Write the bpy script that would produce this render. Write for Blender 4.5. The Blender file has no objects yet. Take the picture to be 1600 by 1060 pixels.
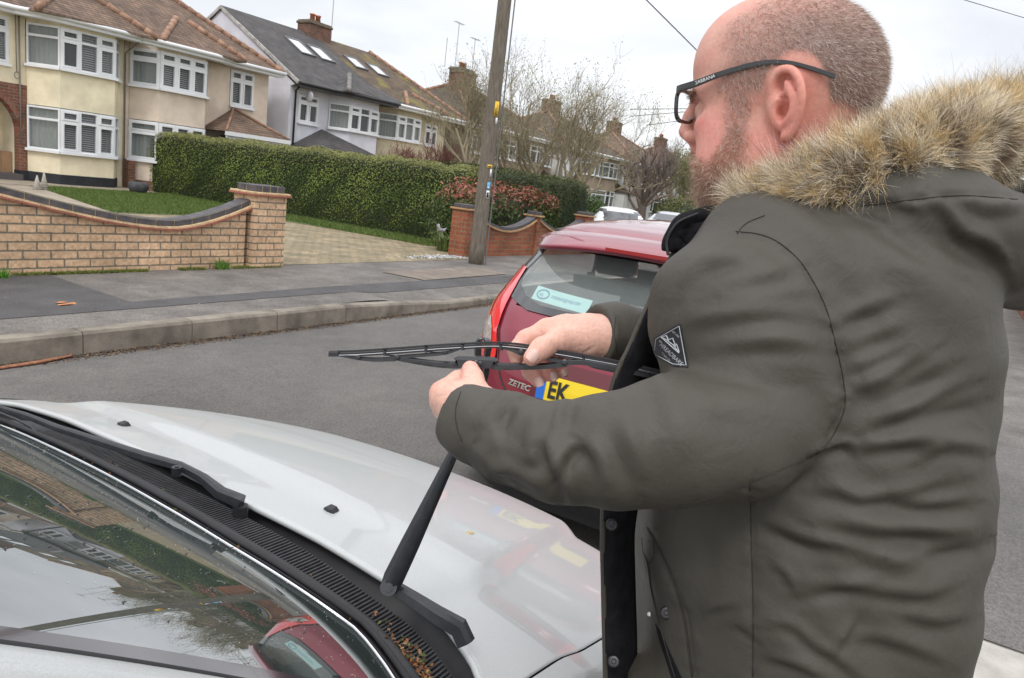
import bpy, bmesh, math, random
import numpy as np
from mathutils import Vector, Matrix
S = bpy.context.scene
COL = S.collection
R = math.radians
rng = np.random.default_rng(7)
random.seed(7)
# ------------------------------------------------------------------ camera
FPX = 1155.0; CAMH = 1.55
_P, _RO, _A = R(11.5), R(7.1), R(30.3)
CC = np.array([0, 0, CAMH])
CF = np.array([math.cos(_P)*math.cos(_A), math.cos(_P)*math.sin(_A), -math.sin(_P)])
_r0 = np.array([math.sin(_A), -math.cos(_A), 0]); _u0 = np.cross(_r0, CF)
CR = _r0*math.cos(_RO)+_u0*math.sin(_RO); CU = -_r0*math.sin(_RO)+_u0*math.cos(_RO)
cam = bpy.data.cameras.new('camera'); co = bpy.data.objects.new('camera', cam); COL.objects.link(co)
cam.sensor_width = 36; cam.lens = FPX/1600*36; cam.clip_start = 0.05; cam.clip_end = 2000
M4 = Matrix(((CR[0], CU[0], -CF[0], 0), (CR[1], CU[1], -CF[1], 0), (CR[2], CU[2], -CF[2], CAMH), (0, 0, 0, 1)))
co.matrix_world = M4
S.camera = co
cam.dof.use_dof = True; cam.dof.focus_distance = 0.78; cam.dof.aperture_fstop = 50.0
# measured photo point -> 3-D point at depth / on plane (used as a tape measure for real positions)
def _ray(x, y): return CF+CR*((x-800)/FPX)-CU*((y-530)/FPX)
def dep(x, y, D): return CC+_ray(x, y)*D
def aty(x, y, Y): d = _ray(x, y); return CC+d*Y/d[1]
def atx(x, y, X): d = _ray(x, y); return CC+d*X/d[0]
def atz(x, y, z): d = _ray(x, y); return CC+d*(z-CAMH)/d[2]
def projn(P):
    d = np.asarray(P, float)-CC; z = d@CF
    return 800+FPX*(d@CR)/z, 530-FPX*(d@CU)/z
# ------------------------------------------------------------------ sky, sun
SUN_EL, SUN_AZ = R(48), R(200)     # soft sun behind cloud; azimuth measured from +X towards +Y
W = bpy.data.worlds.new('World'); S.world = W; W.use_nodes = True
nt = W.node_tree; N = nt.nodes; L = nt.links; N.clear()
out = N.new('ShaderNodeOutputWorld'); add = N.new('ShaderNodeAddShader')
sky = N.new('ShaderNodeTexSky'); sky.sky_type = 'NISHITA'; sky.sun_disc = False
sky.sun_elevation = SUN_EL; sky.sun_rotation = R(90)-SUN_AZ
b1 = N.new('ShaderNodeBackground'); b1.inputs[1].default_value = 0.02
b2 = N.new('ShaderNodeBackground'); b2.inputs[1].default_value = 1.0
L.new(sky.outputs[0], b1.inputs[0]); L.new(b1.outputs[0], add.inputs[0]); L.new(b2.outputs[0], add.inputs[1]); L.new(add.outputs[0], out.inputs[0])
tc = N.new('ShaderNodeTexCoord'); sep = N.new('ShaderNodeSeparateXYZ'); L.new(tc.outputs['Generated'], sep.inputs[0])
# overcast sky: brighter overhead than at the horizon, broken by soft cloud
rmp = N.new('ShaderNodeValToRGB'); e = rmp.color_ramp.elements
e[0].position = 0.0; e[0].color = (.80, .80, .81, 1); e[1].position = 1.0; e[1].color = (1.6, 1.6, 1.62, 1)
m = e.new(.40); m.color = (.78, .78, .79, 1); m = e.new(.62); m.color = (1.22, 1.22, 1.24, 1)
L.new(sep.outputs[2], rmp.inputs[0])
mp = N.new('ShaderNodeMapping'); mp.inputs['Scale'].default_value = (1.2, 1.2, 4.2); L.new(tc.outputs['Generated'], mp.inputs[0])
nz = N.new('ShaderNodeTexNoise'); nz.inputs['Scale'].default_value = 1.8; nz.inputs['Detail'].default_value = 6; nz.inputs['Roughness'].default_value = .5
nz.inputs['Distortion'].default_value = .35
L.new(mp.outputs[0], nz.inputs[0])
cr = N.new('ShaderNodeValToRGB'); ce = cr.color_ramp.elements; ce[0].position = .36; ce[0].color = (.84, .845, .86, 1); ce[1].position = .62; ce[1].color = (1.14, 1.14, 1.14, 1)
L.new(nz.outputs[0], cr.inputs[0])
mx = N.new('ShaderNodeMix'); mx.data_type = 'RGBA'; mx.blend_type = 'MULTIPLY'; mx.inputs[0].default_value = 1
L.new(rmp.outputs[0], mx.inputs[6]); L.new(cr.outputs[0], mx.inputs[7]); L.new(mx.outputs[2], b2.inputs[0])
sl = bpy.data.lights.new('sun', 'SUN'); sl.energy = 0.9; sl.angle = R(14); sl.color = (1, .975, .94)
so = bpy.data.objects.new('sun', sl); COL.objects.link(so)
sd = Vector((math.cos(SUN_EL)*math.cos(SUN_AZ), math.cos(SUN_EL)*math.sin(SUN_AZ), math.sin(SUN_EL)))
so.rotation_euler = sd.to_track_quat('Z', 'Y').to_euler(); so.location = sd*50
S.view_settings.view_transform = 'Standard'; S.view_settings.look = 'None'
S.view_settings.exposure = 0.28; S.view_settings.gamma = 1
# ------------------------------------------------------------------ materials
MATS = {}
def mat(name, col, rough=.7, var=0, scale=5, bump=0, bscale=None, col2=None, metal=0, spec=.5, detail=4, coat=0, sheen=0, trans=0, alpha=1, emit=None, vcol=None, ior=None, lo=.35, hi=.65, bd=.02, stretch=None, sss=0):
    if name in MATS: return MATS[name]
    m = bpy.data.materials.new(name); m.use_nodes = True; t = m.node_tree; b = t.nodes['Principled BSDF']
    b.inputs['Base Color'].default_value = (*col, 1); b.inputs['Roughness'].default_value = rough
    b.inputs['Metallic'].default_value = metal; b.inputs['Specular IOR Level'].default_value = spec
    if coat: b.inputs['Coat Weight'].default_value = coat; b.inputs['Coat Roughness'].default_value = .03
    if sheen: b.inputs['Sheen Weight'].default_value = sheen; b.inputs['Sheen Roughness'].default_value = .4
    if trans: b.inputs['Transmission Weight'].default_value = trans
    if alpha < 1: b.inputs['Alpha'].default_value = alpha
    if ior: b.inputs['IOR'].default_value = ior
    if sss: b.inputs['Subsurface Weight'].default_value = sss; b.inputs['Subsurface Radius'].default_value = (.012, .004, .002); b.inputs['Subsurface Scale'].default_value = 1.0
    if emit: b.inputs['Emission Color'].default_value = (*emit[0], 1); b.inputs['Emission Strength'].default_value = emit[1]
    src = None; tcn = t.nodes.new('ShaderNodeTexCoord')
    def noise(sc, det=4):
        n = t.nodes.new('ShaderNodeTexNoise'); n.inputs['Scale'].default_value = sc; n.inputs['Detail'].default_value = det; n.inputs['Roughness'].default_value = .6
        if stretch:
            mpn = t.nodes.new('ShaderNodeMapping'); mpn.inputs['Scale'].default_value = stretch; t.links.new(tcn.outputs['Object'], mpn.inputs[0]); t.links.new(mpn.outputs[0], n.inputs[0])
        else: t.links.new(tcn.outputs['Object'], n.inputs[0])
        return n
    if vcol:
        at = t.nodes.new('ShaderNodeAttribute'); at.attribute_name = vcol; src = at.outputs['Color']
    if var or col2:
        n = noise(scale, detail); rp = t.nodes.new('ShaderNodeValToRGB'); rp.color_ramp.elements[0].position = lo; rp.color_ramp.elements[1].position = hi
        c2 = col2 if col2 else tuple(c*(1+var) for c in col); c1 = col if col2 else tuple(c*(1-var) for c in col)
        if src is not None: c1 = (1-var,)*3; c2 = (1+var,)*3
        rp.color_ramp.elements[0].color = (*c1, 1); rp.color_ramp.elements[1].color = (*c2, 1); t.links.new(n.outputs[0], rp.inputs[0])
        if src is not None:
            mm = t.nodes.new('ShaderNodeMix'); mm.data_type = 'RGBA'; mm.blend_type = 'MULTIPLY'; mm.inputs[0].default_value = 1
            t.links.new(src, mm.inputs[6]); t.links.new(rp.outputs[0], mm.inputs[7]); src = mm.outputs[2]
        else: src = rp.outputs[0]
    if src is not None: t.links.new(src, b.inputs['Base Color'])
    if bump:
        n = noise(bscale or scale*4, 5); bp = t.nodes.new('ShaderNodeBump'); bp.inputs['Strength'].default_value = bump; bp.inputs['Distance'].default_value = bd
        t.links.new(n.outputs[0], bp.inputs['Height']); t.links.new(bp.outputs[0], b.inputs['Normal'])
    m['src'] = 1; MATS[name] = m
    return m
def bsdf(m): return m.node_tree.nodes['Principled BSDF']
def brickmat(name, c1, c2, mortar, bw, bh, ms=.012, axis='x', bias=0, tint=None, bump=.5, off=.5, rough=.85):
    """bricks laid on world position; axis = the horizontal direction of the courses"""
    if name in MATS: return MATS[name]
    m = bpy.data.materials.new(name); m.use_nodes = True; t = m.node_tree; b = t.nodes['Principled BSDF']; b.inputs['Roughness'].default_value = rough
    g = t.nodes.new('ShaderNodeNewGeometry'); sp = t.nodes.new('ShaderNodeSeparateXYZ'); cb = t.nodes.new('ShaderNodeCombineXYZ'); t.links.new(g.outputs['Position'], sp.inputs[0])
    if axis == 'xy':     # floor
        t.links.new(sp.outputs[0], cb.inputs[0]); t.links.new(sp.outputs[1], cb.inputs[1])
    elif axis == 'wall':  # any upright face: x+y runs along it
        ad = t.nodes.new('ShaderNodeMath'); ad.operation = 'ADD'; t.links.new(sp.outputs[0], ad.inputs[0]); t.links.new(sp.outputs[1], ad.inputs[1])
        t.links.new(ad.outputs[0], cb.inputs[0]); t.links.new(sp.outputs[2], cb.inputs[1])
    else:
        t.links.new(sp.outputs[0 if axis == 'x' else 1], cb.inputs[0]); t.links.new(sp.outputs[2], cb.inputs[1])
    br = t.nodes.new('ShaderNodeTexBrick'); br.inputs['Scale'].default_value = 1; br.inputs['Brick Width'].default_value = bw; br.inputs['Row Height'].default_value = bh
    br.inputs['Mortar Size'].default_value = ms; br.inputs['Mortar Smooth'].default_value = .25; br.inputs['Bias'].default_value = bias; br.offset = off
    br.inputs['Color1'].default_value = (*c1, 1); br.inputs['Color2'].default_value = (*c2, 1); br.inputs['Mortar'].default_value = (*mortar, 1)
    n = t.nodes.new('ShaderNodeTexNoise'); n.inputs['Scale'].default_value = 2.2; n.inputs['Detail'].default_value = 6; t.links.new(g.outputs['Position'], n.inputs[0])
    n2 = t.nodes.new('ShaderNodeTexNoise'); n2.inputs['Scale'].default_value = 28; n2.inputs['Detail'].default_value = 5; t.links.new(g.outputs['Position'], n2.inputs[0])
    sc = t.nodes.new('ShaderNodeMath'); sc.operation = 'MULTIPLY_ADD'; sc.inputs[1].default_value = .014; sc.inputs[2].default_value = 0
    t.links.new(n2.outputs[0], sc.inputs[0])
    av = t.nodes.new('ShaderNodeVectorMath'); av.operation = 'ADD'; t.links.new(cb.outputs[0], av.inputs[0]); t.links.new(sc.outputs[0], av.inputs[1])
    sv = t.nodes.new('ShaderNodeVectorMath'); sv.operation = 'SUBTRACT'; t.links.new(av.outputs[0], sv.inputs[0]); sv.inputs[1].default_value = (.007, .007, 0)
    t.links.new(sv.outputs[0], br.inputs['Vector'])
    rp = t.nodes.new('ShaderNodeValToRGB'); rp.color_ramp.elements[0].position = .3; rp.color_ramp.elements[1].position = .7
    rp.color_ramp.elements[0].color = (*(tint or (.72, .72, .72)), 1); rp.color_ramp.elements[1].color = (1.15, 1.12, 1.08, 1); t.links.new(n.outputs[0], rp.inputs[0])
    rp2 = t.nodes.new('ShaderNodeValToRGB'); rp2.color_ramp.elements[0].position = .3; rp2.color_ramp.elements[1].position = .7
    rp2.color_ramp.elements[0].color = (.75, .73, .7, 1); rp2.color_ramp.elements[1].color = (1.2, 1.2, 1.2, 1); t.links.new(n2.outputs[0], rp2.inputs[0])
    mm = t.nodes.new('ShaderNodeMix'); mm.data_type = 'RGBA'; mm.blend_type = 'MULTIPLY'; mm.inputs[0].default_value = 1
    m3 = t.nodes.new('ShaderNodeMix'); m3.data_type = 'RGBA'; m3.blend_type = 'MULTIPLY'; m3.inputs[0].default_value = 1
    t.links.new(br.outputs[0], mm.inputs[6]); t.links.new(rp.outputs[0], mm.inputs[7]); t.links.new(mm.outputs[2], m3.inputs[6]); t.links.new(rp2.outputs[0], m3.inputs[7])
    t.links.new(m3.outputs[2], b.inputs['Base Color'])
    bp = t.nodes.new('ShaderNodeBump'); bp.inputs['Strength'].default_value = bump; bp.inputs['Distance'].default_value = .01; bp.invert = True
    t.links.new(br.outputs['Fac'], bp.inputs['Height'])
    bp2 = t.nodes.new('ShaderNodeBump'); bp2.inputs['Strength'].default_value = .4; bp2.inputs['Distance'].default_value = .008
    t.links.new(n2.outputs[0], bp2.inputs['Height']); t.links.new(bp.outputs[0], bp2.inputs['Normal']); t.links.new(bp2.outputs[0], b.inputs['Normal'])
    MATS[name] = m; return m
# ------------------------------------------------------------------ mesh helpers
def link(name, me, parent=None):
    o = bpy.data.objects.new(name, me); COL.objects.link(o)
    if parent is not None: o.parent = parent
    return o
def tag(o, label=None, cat=None, group=None, kind=None):
    if label: o['label'] = label
    if cat: o['category'] = cat
    if group: o['group'] = group
    if kind: o['kind'] = kind
    return o
def empty(name, loc=(0, 0, 0), label=None, cat=None, group=None, rz=0):
    o = bpy.data.objects.new(name, None); COL.objects.link(o); o.location = loc; o.rotation_euler = (0, 0, rz); o.empty_display_size = .2
    return tag(o, label, cat, group)
def npmesh(name, V, F, mats, parent=None, smooth=True, midx=None, colors=None, cname='Col'):
    """V (n,3); F (m,3|4) int array or list; world coordinates (children of an empty at a location are moved back)"""
    V = np.asarray(V, dtype=np.float32)
    me = bpy.data.meshes.new(name)
    if isinstance(F, np.ndarray):
        k = F.shape[1]; me.vertices.add(len(V)); me.vertices.foreach_set('co', V.ravel()); me.loops.add(F.size); me.loops.foreach_set('vertex_index', F.ravel().astype(np.int32))
        me.polygons.add(len(F)); me.polygons.foreach_set('loop_start', np.arange(len(F), dtype=np.int32)*k)
        me.update(calc_edges=True)
    else: me.from_pydata(V.tolist(), [], F)
    if not isinstance(mats, (list, tuple)): mats = [mats]
    for m in mats: me.materials.append(m)
    if midx is not None: me.polygons.foreach_set('material_index', np.asarray(midx, dtype=np.int32))
    me.polygons.foreach_set('use_smooth', np.full(len(me.polygons), bool(smooth)))
    if colors is not None:
        a = me.color_attributes.new(cname, 'FLOAT_COLOR', 'POINT'); c = np.ones((len(V), 4), np.float32); c[:, :3] = colors; a.data.foreach_set('color', c.ravel())
    me.update()
    o = link(name, me, parent)
    if parent is not None:
        o.matrix_parent_inverse = Matrix.Identity(4)
        mw = parent.matrix_basis.copy(); pp = parent.parent
        while pp is not None: mw = pp.matrix_basis @ mw; pp = pp.parent
        o.matrix_basis = mw.inverted()
    return o
class MB:
    def __init__(s): s.v = []; s.f = []; s.mi = []
    def add(s, vs, fs, mi=0):
        k = len(s.v); s.v += [tuple(map(float, v)) for v in vs]; s.f += [[i+k for i in f] for f in fs]; s.mi += [mi]*len(fs); return s
    def box(s, a, b, mi=0, M=None):
        x0, y0, z0 = a; x1, y1, z1 = b
        v = [(x0, y0, z0), (x1, y0, z0), (x1, y1, z0), (x0, y1, z0), (x0, y0, z1), (x1, y0, z1), (x1, y1, z1), (x0, y1, z1)]
        if M is not None: v = [tuple(M @ Vector(p)) for p in v]
        return s.add(v, [(3, 2, 1, 0), (4, 5, 6, 7), (0, 1, 5, 4), (1, 2, 6, 5), (2, 3, 7, 6), (3, 0, 4, 7)], mi)
    def bbox(s, a, b, bev=.004, mi=0):
        x0, y0, z0 = a; x1, y1, z1 = b; e = bev
        # chamfered box through 24 verts
        v = []; f = []
        for ax in range(3):
            for sg in (0, 1):
                c = []
                for (p, q) in ((0, 0), (1, 0), (1, 1), (0, 1)):
                    lo = [x0, y0, z0]; hi = [x1, y1, z1]; pt = [0, 0, 0]; o1 = (ax+1) % 3; o2 = (ax+2) % 3
                    pt[ax] = hi[ax] if sg else lo[ax]; pt[o1] = hi[o1]-e if p else lo[o1]+e; pt[o2] = hi[o2]-e if q else lo[o2]+e; c.append(tuple(pt))
                k = len(v); v += c; f.append([k, k+1, k+2, k+3] if sg else [k+3, k+2, k+1, k])
        bm = bmesh.new(); vs = [bm.verts.new(p) for p in v]; bmesh.ops.convex_hull(bm, input=vs); bm.verts.index_update()
        s.add([w.co for w in bm.verts], [[w.index for w in ff.verts] for ff in bm.faces], mi); bm.free(); return s
    def hull(s, pts, mi=0):
        bm = bmesh.new(); vs = [bm.verts.new(p) for p in pts]; r = bmesh.ops.convex_hull(bm, input=vs)
        bmesh.ops.delete(bm, geom=[g for g in r['geom_interior'] if isinstance(g, bmesh.types.BMVert)], context='VERTS'); bm.verts.index_update()
        s.add([w.co for w in bm.verts], [[w.index for w in ff.verts] for ff in bm.faces], mi); bm.free(); return s
    def prism(s, poly, d, mi=0):
        """poly: 3-D points (planar, CCW seen from -d side), extruded by vector d"""
        n = len(poly); d = Vector(d); a = [Vector(p) for p in poly]; b = [p+d for p in a]
        return s.add(a+b, [list(range(n))[::-1], [n+i for i in range(n)]]+[[i, (i+1) % n, n+(i+1) % n, n+i] for i in range(n)], mi)
    def tube(s, pts, r, n=8, mi=0, caps=True, flat=1.0, upv=None):
        pts = [Vector(p) for p in pts]; rs = r if isinstance(r, (list, tuple, np.ndarray)) else [r]*len(pts); k = len(s.v); prev = None
        for i, p in enumerate(pts):
            d = (pts[min(i+1, len(pts)-1)]-pts[max(i-1, 0)]).normalized()
            if prev is None:
                a = Vector(upv) if upv is not None else (Vector((0, 0, 1)) if abs(d.z) < .9 else Vector((1, 0, 0)))
                n1 = (a-d*a.dot(d)).normalized()
            else: n1 = (prev-d*prev.dot(d)).normalized()
            prev = n1; n2 = d.cross(n1)
            for j in range(n):
                t = 2*math.pi*j/n; s.v.append(tuple(p+(n1*math.cos(t)*flat+n2*math.sin(t))*rs[i]))
        for i in range(len(pts)-1):
            for j in range(n): s.f.append([k+i*n+j, k+i*n+(j+1) % n, k+(i+1)*n+(j+1) % n, k+(i+1)*n+j]); s.mi.append(mi)
        if caps:
            s.f.append([k+j for j in range(n)][::-1]); s.mi.append(mi); e0 = k+(len(pts)-1)*n; s.f.append([e0+j for j in range(n)]); s.mi.append(mi)
        return s
    def sweep(s, pts, prof, side, mi=0, closed=True, caps=True):
        """prof: list of (a,b) in the (side, normal) frame along pts; side: fixed side vector or list"""
        k = len(s.v); pts = [Vector(p) for p in pts]; n = len(prof)
        for i, p in enumerate(pts):
            d = (pts[min(i+1, len(pts)-1)]-pts[max(i-1, 0)]).normalized(); sv = Vector(side[i] if isinstance(side, list) else side); sv = (sv-d*sv.dot(d)).normalized(); nv = d.cross(sv)
            for a, b in prof: s.v.append(tuple(p+sv*a+nv*b))
        for i in range(len(pts)-1):
            for j in range(n if closed else n-1): s.f.append([k+i*n+j, k+i*n+(j+1) % n, k+(i+1)*n+(j+1) % n, k+(i+1)*n+j]); s.mi.append(mi)
        if caps and closed: s.f.append([k+j for j in range(n)][::-1]); s.mi.append(mi); e0 = k+(len(pts)-1)*n; s.f.append([e0+j for j in range(n)]); s.mi.append(mi)
        return s
    def grid(s, fn, nu, nv, mi=0, flip=False, u0=0, u1=1, v0=0, v1=1):
        k = len(s.v)
        for i in range(nu+1):
            for j in range(nv+1): s.v.append(tuple(map(float, fn(u0+(u1-u0)*i/nu, v0+(v1-v0)*j/nv))))
        for i in range(nu):
            for j in range(nv):
                a = k+i*(nv+1)+j; q = [a, a+nv+1, a+nv+2, a+1]; s.f.append(q[::-1] if flip else q); s.mi.append(mi)
        return s
    def ball(s, c, r, nu=12, nv=8, mi=0):
        r = r if isinstance(r, (tuple, list)) else (r, r, r); k = len(s.v)
        for i in range(nv+1):
            t = math.pi*i/nv
            for j in range(nu):
                p = 2*math.pi*j/nu; s.v.append((c[0]+r[0]*math.sin(t)*math.cos(p), c[1]+r[1]*math.sin(t)*math.sin(p), c[2]+r[2]*math.cos(t)))
        for i in range(nv):
            for j in range(nu): s.f.append([k+i*nu+j, k+(i+1)*nu+j, k+(i+1)*nu+(j+1) % nu, k+i*nu+(j+1) % nu]); s.mi.append(mi)
        return s
    def build(s, name, mats, parent=None, smooth=False, fix=False, bevel=0, solid=0, autos=None):
        o = npmesh(name, np.array(s.v), s.f, mats, parent, smooth, s.mi)
        if fix or autos:
            bm = bmesh.new(); bm.from_mesh(o.data)
            if fix: bmesh.ops.remove_doubles(bm, verts=bm.verts, dist=1e-5); bmesh.ops.recalc_face_normals(bm, faces=bm.faces)
            if autos:
                for e_ in bm.edges:
                    if len(e_.link_faces) == 2 and e_.calc_face_angle(0) > R(autos): e_.smooth = False
                for f_ in bm.faces: f_.smooth = True
            bm.to_mesh(o.data); bm.free()
        if solid: md = o.modifiers.new('t', 'SOLIDIFY'); md.thickness = solid; md.offset = -1
        if bevel: md = o.modifiers.new('b', 'BEVEL'); md.width = bevel; md.segments = 2; md.limit_method = 'ANGLE'
        return o
def struct(o): o['kind'] = 'structure'; return o
def smoothstep(a, b, x): t = np.clip((x-a)/(b-a), 0, 1); return t*t*(3-2*t)
def crom(P, n):
    P = np.asarray(P, float); out_ = []
    Q = np.vstack([2*P[0]-P[1], P, 2*P[-1]-P[-2]])
    for i in range(1, len(Q)-2):
        for k in range(n):
            t = k/n; out_.append(.5*((2*Q[i])+(-Q[i-1]+Q[i+1])*t+(2*Q[i-1]-5*Q[i]+4*Q[i+1]-Q[i+2])*t*t+(-Q[i-1]+3*Q[i]-3*Q[i+1]+Q[i+2])*t**3))
    out_.append(P[-1]); return np.array(out_)
def leafcloud(centers, normals, size, name, m, parent=None, jitter=.9, colors=None, aspect=.55, fold=.25, tag_=None):
    """many small leaf quads (two triangles folded along the rib) at centers"""
    n = len(centers); nr = np.asarray(normals, float)+rng.normal(0, jitter, (n, 3)); nr /= np.linalg.norm(nr, axis=1, keepdims=True)
    a = rng.normal(0, 1, (n, 3)); a -= nr*(a*nr).sum(1, keepdims=True); a /= np.linalg.norm(a, axis=1, keepdims=True); b = np.cross(nr, a)
    s_ = (np.asarray(size)*rng.uniform(.6, 1.25, n))[:, None] if np.ndim(size) == 0 else (np.asarray(size)*rng.uniform(.6, 1.25, n))[:, None]
    c = np.asarray(centers)
    V = np.stack([c-a*s_, c+b*s_*aspect+nr*s_*fold, c+a*s_, c-b*s_*aspect+nr*s_*fold], 1).reshape(-1, 3)
    k = np.arange(n)[:, None]*4; F = np.concatenate([k+np.array([[0, 1, 2]]), k+np.array([[0, 2, 3]])], 0)
    cols = None
    if colors is not None: cols = np.repeat(colors, 4, axis=0)
    return npmesh(name, V, F, m, parent, False, None, cols)
def text_mesh(txt, size, name, m, parent, origin, xdir, ydir, extrude=.0, shear=0, sx=1.0, align='LEFT', surf=None, bold=0, spacing=1.0):
    cu = bpy.data.curves.new('txt', 'FONT'); cu.body = txt; cu.size = size; cu.extrude = extrude; cu.shear = shear; cu.align_x = align; cu.resolution_u = 3; cu.offset = bold; cu.space_character = spacing
    to = bpy.data.objects.new('txt', cu); COL.objects.link(to); dg = bpy.context.evaluated_depsgraph_get(); me = bpy.data.meshes.new_from_object(to.evaluated_get(dg))
    COL.objects.unlink(to); bpy.data.objects.remove(to); bpy.data.curves.remove(cu)
    X = np.array(xdir, float); X /= np.linalg.norm(X); Yv = np.array(ydir, float); Yv -= X*(X@Yv); Yv /= np.linalg.norm(Yv); Z = np.cross(X, Yv)
    V = np.array([v.co[:] for v in me.vertices]); F = [list(p.vertices) for p in me.polygons]
    P = np.array(origin)+V[:, :1]*sx*X+V[:, 1:2]*Yv+V[:, 2:3]*Z
    if surf is not None: P = surf(P)
    return npmesh(name, P, F, m, parent, False)
# ------------------------------------------------------------------ ground
def world_coord_mat(m):
    """swap Object coords for world position so that big sheets share one grain"""
    return m
asph = mat('asphalt', (.118, .113, .109), .62, .14, .9, .8, 200, detail=9, bd=.008, spec=.45)
def add_speckle(m, scale, amt, c=(.5, .48, .45)):
    t = m.node_tree; b = bsdf(m); lk = b.inputs['Base Color'].links; vo = t.nodes.new('ShaderNodeTexVoronoi'); vo.inputs['Scale'].default_value = scale
    tcn = t.nodes.new('ShaderNodeTexCoord'); t.links.new(tcn.outputs['Object'], vo.inputs['Vector'])
    rp = t.nodes.new('ShaderNodeValToRGB'); rp.color_ramp.elements[0].position = 0.08; rp.color_ramp.elements[0].color = (1, 1, 1, 1); rp.color_ramp.elements[1].position = .22; rp.color_ramp.elements[1].color = (0, 0, 0, 1)
    t.links.new(vo.outputs['Distance'], rp.inputs[0]); mm = t.nodes.new('ShaderNodeMix'); mm.data_type = 'RGBA'; mu = t.nodes.new('ShaderNodeMath'); mu.operation = 'MULTIPLY'; mu.inputs[1].default_value = amt
    # only some cells carry a pale stone
    wn = t.nodes.new('ShaderNodeMath'); wn.operation = 'GREATER_THAN'; wn.inputs[1].default_value = .55; sp = t.nodes.new('ShaderNodeSeparateColor'); t.links.new(vo.outputs['Color'], sp.inputs[0]); t.links.new(sp.outputs[0], wn.inputs[0])
    m2 = t.nodes.new('ShaderNodeMath'); m2.operation = 'MULTIPLY'; t.links.new(rp.outputs[0], m2.inputs[0]); t.links.new(wn.outputs[0], m2.inputs[1]); t.links.new(m2.outputs[0], mu.inputs[0])
    t.links.new(mu.outputs[0], mm.inputs[0]); mm.inputs[7].default_value = (*c, 1)
    if lk: t.links.new(lk[0].from_socket, mm.inputs[6])
    else: mm.inputs[6].default_value = b.inputs['Base Color'].default_value
    t.links.new(mm.outputs[2], b.inputs['Base Color'])
def add_grain(m, scales, lo=.62, hi=1.4):
    t = m.node_tree; b = bsdf(m); src = b.inputs['Base Color'].links[0].from_socket; tcn = t.nodes.new('ShaderNodeTexCoord')
    for sc_, dt, a, c in scales:
        n = t.nodes.new('ShaderNodeTexNoise'); n.inputs['Scale'].default_value = sc_; n.inputs['Detail'].default_value = dt; n.inputs['Roughness'].default_value = .75; t.links.new(tcn.outputs['Object'], n.inputs[0])
        rp = t.nodes.new('ShaderNodeValToRGB'); rp.color_ramp.elements[0].position = .34; rp.color_ramp.elements[1].position = .66; rp.color_ramp.elements[0].color = (a, a, a, 1); rp.color_ramp.elements[1].color = (c, c*.985, c*.96, 1); t.links.new(n.outputs[0], rp.inputs[0])
        mm = t.nodes.new('ShaderNodeMix'); mm.data_type = 'RGBA'; mm.blend_type = 'MULTIPLY'; mm.inputs[0].default_value = 1; t.links.new(src, mm.inputs[6]); t.links.new(rp.outputs[0], mm.inputs[7]); src = mm.outputs[2]
    t.links.new(src, b.inputs['Base Color'])
add_grain(asph, ((70, 3, .62, 1.42), (9, 4, .88, 1.12), (.5, 3, .84, 1.14))); add_speckle(asph, 75, .8, (.34, .33, .31)); add_speckle(asph, 140, .6, (.04, .04, .04))
pavem = mat('pavement_tarmac', (.152, .142, .133), .85, .22, 2.2, .6, 160, detail=8, bd=.006, spec=.3); add_grain(pavem, ((60, 3, .66, 1.38), (7, 5, .84, 1.15))); add_speckle(pavem, 80, .8)
patchm = mat('dark_tarmac', (.082, .08, .082), .8, .15, 3, .6, 220, detail=6, bd=.006, spec=.3); add_grain(patchm, ((80, 3, .6, 1.5),)); add_speckle(patchm, 130, .25)
kerbm = mat('kerb_concrete', (.205, .18, .145), .9, .38, 4, .6, 60, detail=8, bd=.006)
concm = mat('pale_concrete', (.42, .40, .36), .9, .14, 8, .5, 120, bd=.004); add_speckle(concm, 60, .5, (.16, .12, .09))
grassm = mat('grass_blades', (.075, .15, .022), .7, vcol='Col', spec=.25)
soilm = mat('lawn_soil', (.075, .115, .03), .95, .4, 3, .8, 90, col2=(.12, .12, .05))
blockm = brickmat('block_paving', (.36, .29, .19), (.26, .215, .15), (.13, .12, .07), .22, .11, .01, 'xy', tint=(.65, .66, .6))
struct(npmesh('ground', [(-60, -60, -.08), (260, -60, -.08), (260, 220, -.08), (-60, 220, -.08)], [[0, 1, 2, 3]], soilm, smooth=False))
def sheet(name, poly, z, m): return struct(npmesh(name, [(x, y, z) for x, y in poly], [list(range(len(poly)))], m, smooth=False))
# road with a slight camber
g = MB(); g.grid(lambda u, v: (-20+220*u, -.20+5.62*v, .0-.05*(2*v-1)**4+.0), 40, 14); struct(g.build('road', asph, smooth=True))
def pave_z(x, y):
    drop = smoothstep(6.3, 7.1, x)*(1-smoothstep(11.0, 11.8, x)); return .12-.085*drop*(1-smoothstep(5.5, 6.6, y))
g = MB(); g.grid(lambda u, v: (-20+220*(u if u < .0 else u), 5.555+2.6*v, 0), 1, 1); g.v = []; g.f = []; g.mi = []
xs = list(np.arange(-20, 5, 2.5))+list(np.arange(5, 14, .25))+list(np.arange(14, 200, 8)); ys = list(np.arange(5.555, 7.3, .25))+[7.84, 8.6]
g.add([(x, y, pave_z(x, y)) for x in xs for y in ys], [[i*len(ys)+j, (i+1)*len(ys)+j, (i+1)*len(ys)+j+1, i*len(ys)+j+1] for i in range(len(xs)-1) for j in range(len(ys)-1)])
struct(g.build('pavement', pavem, smooth=True))
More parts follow.
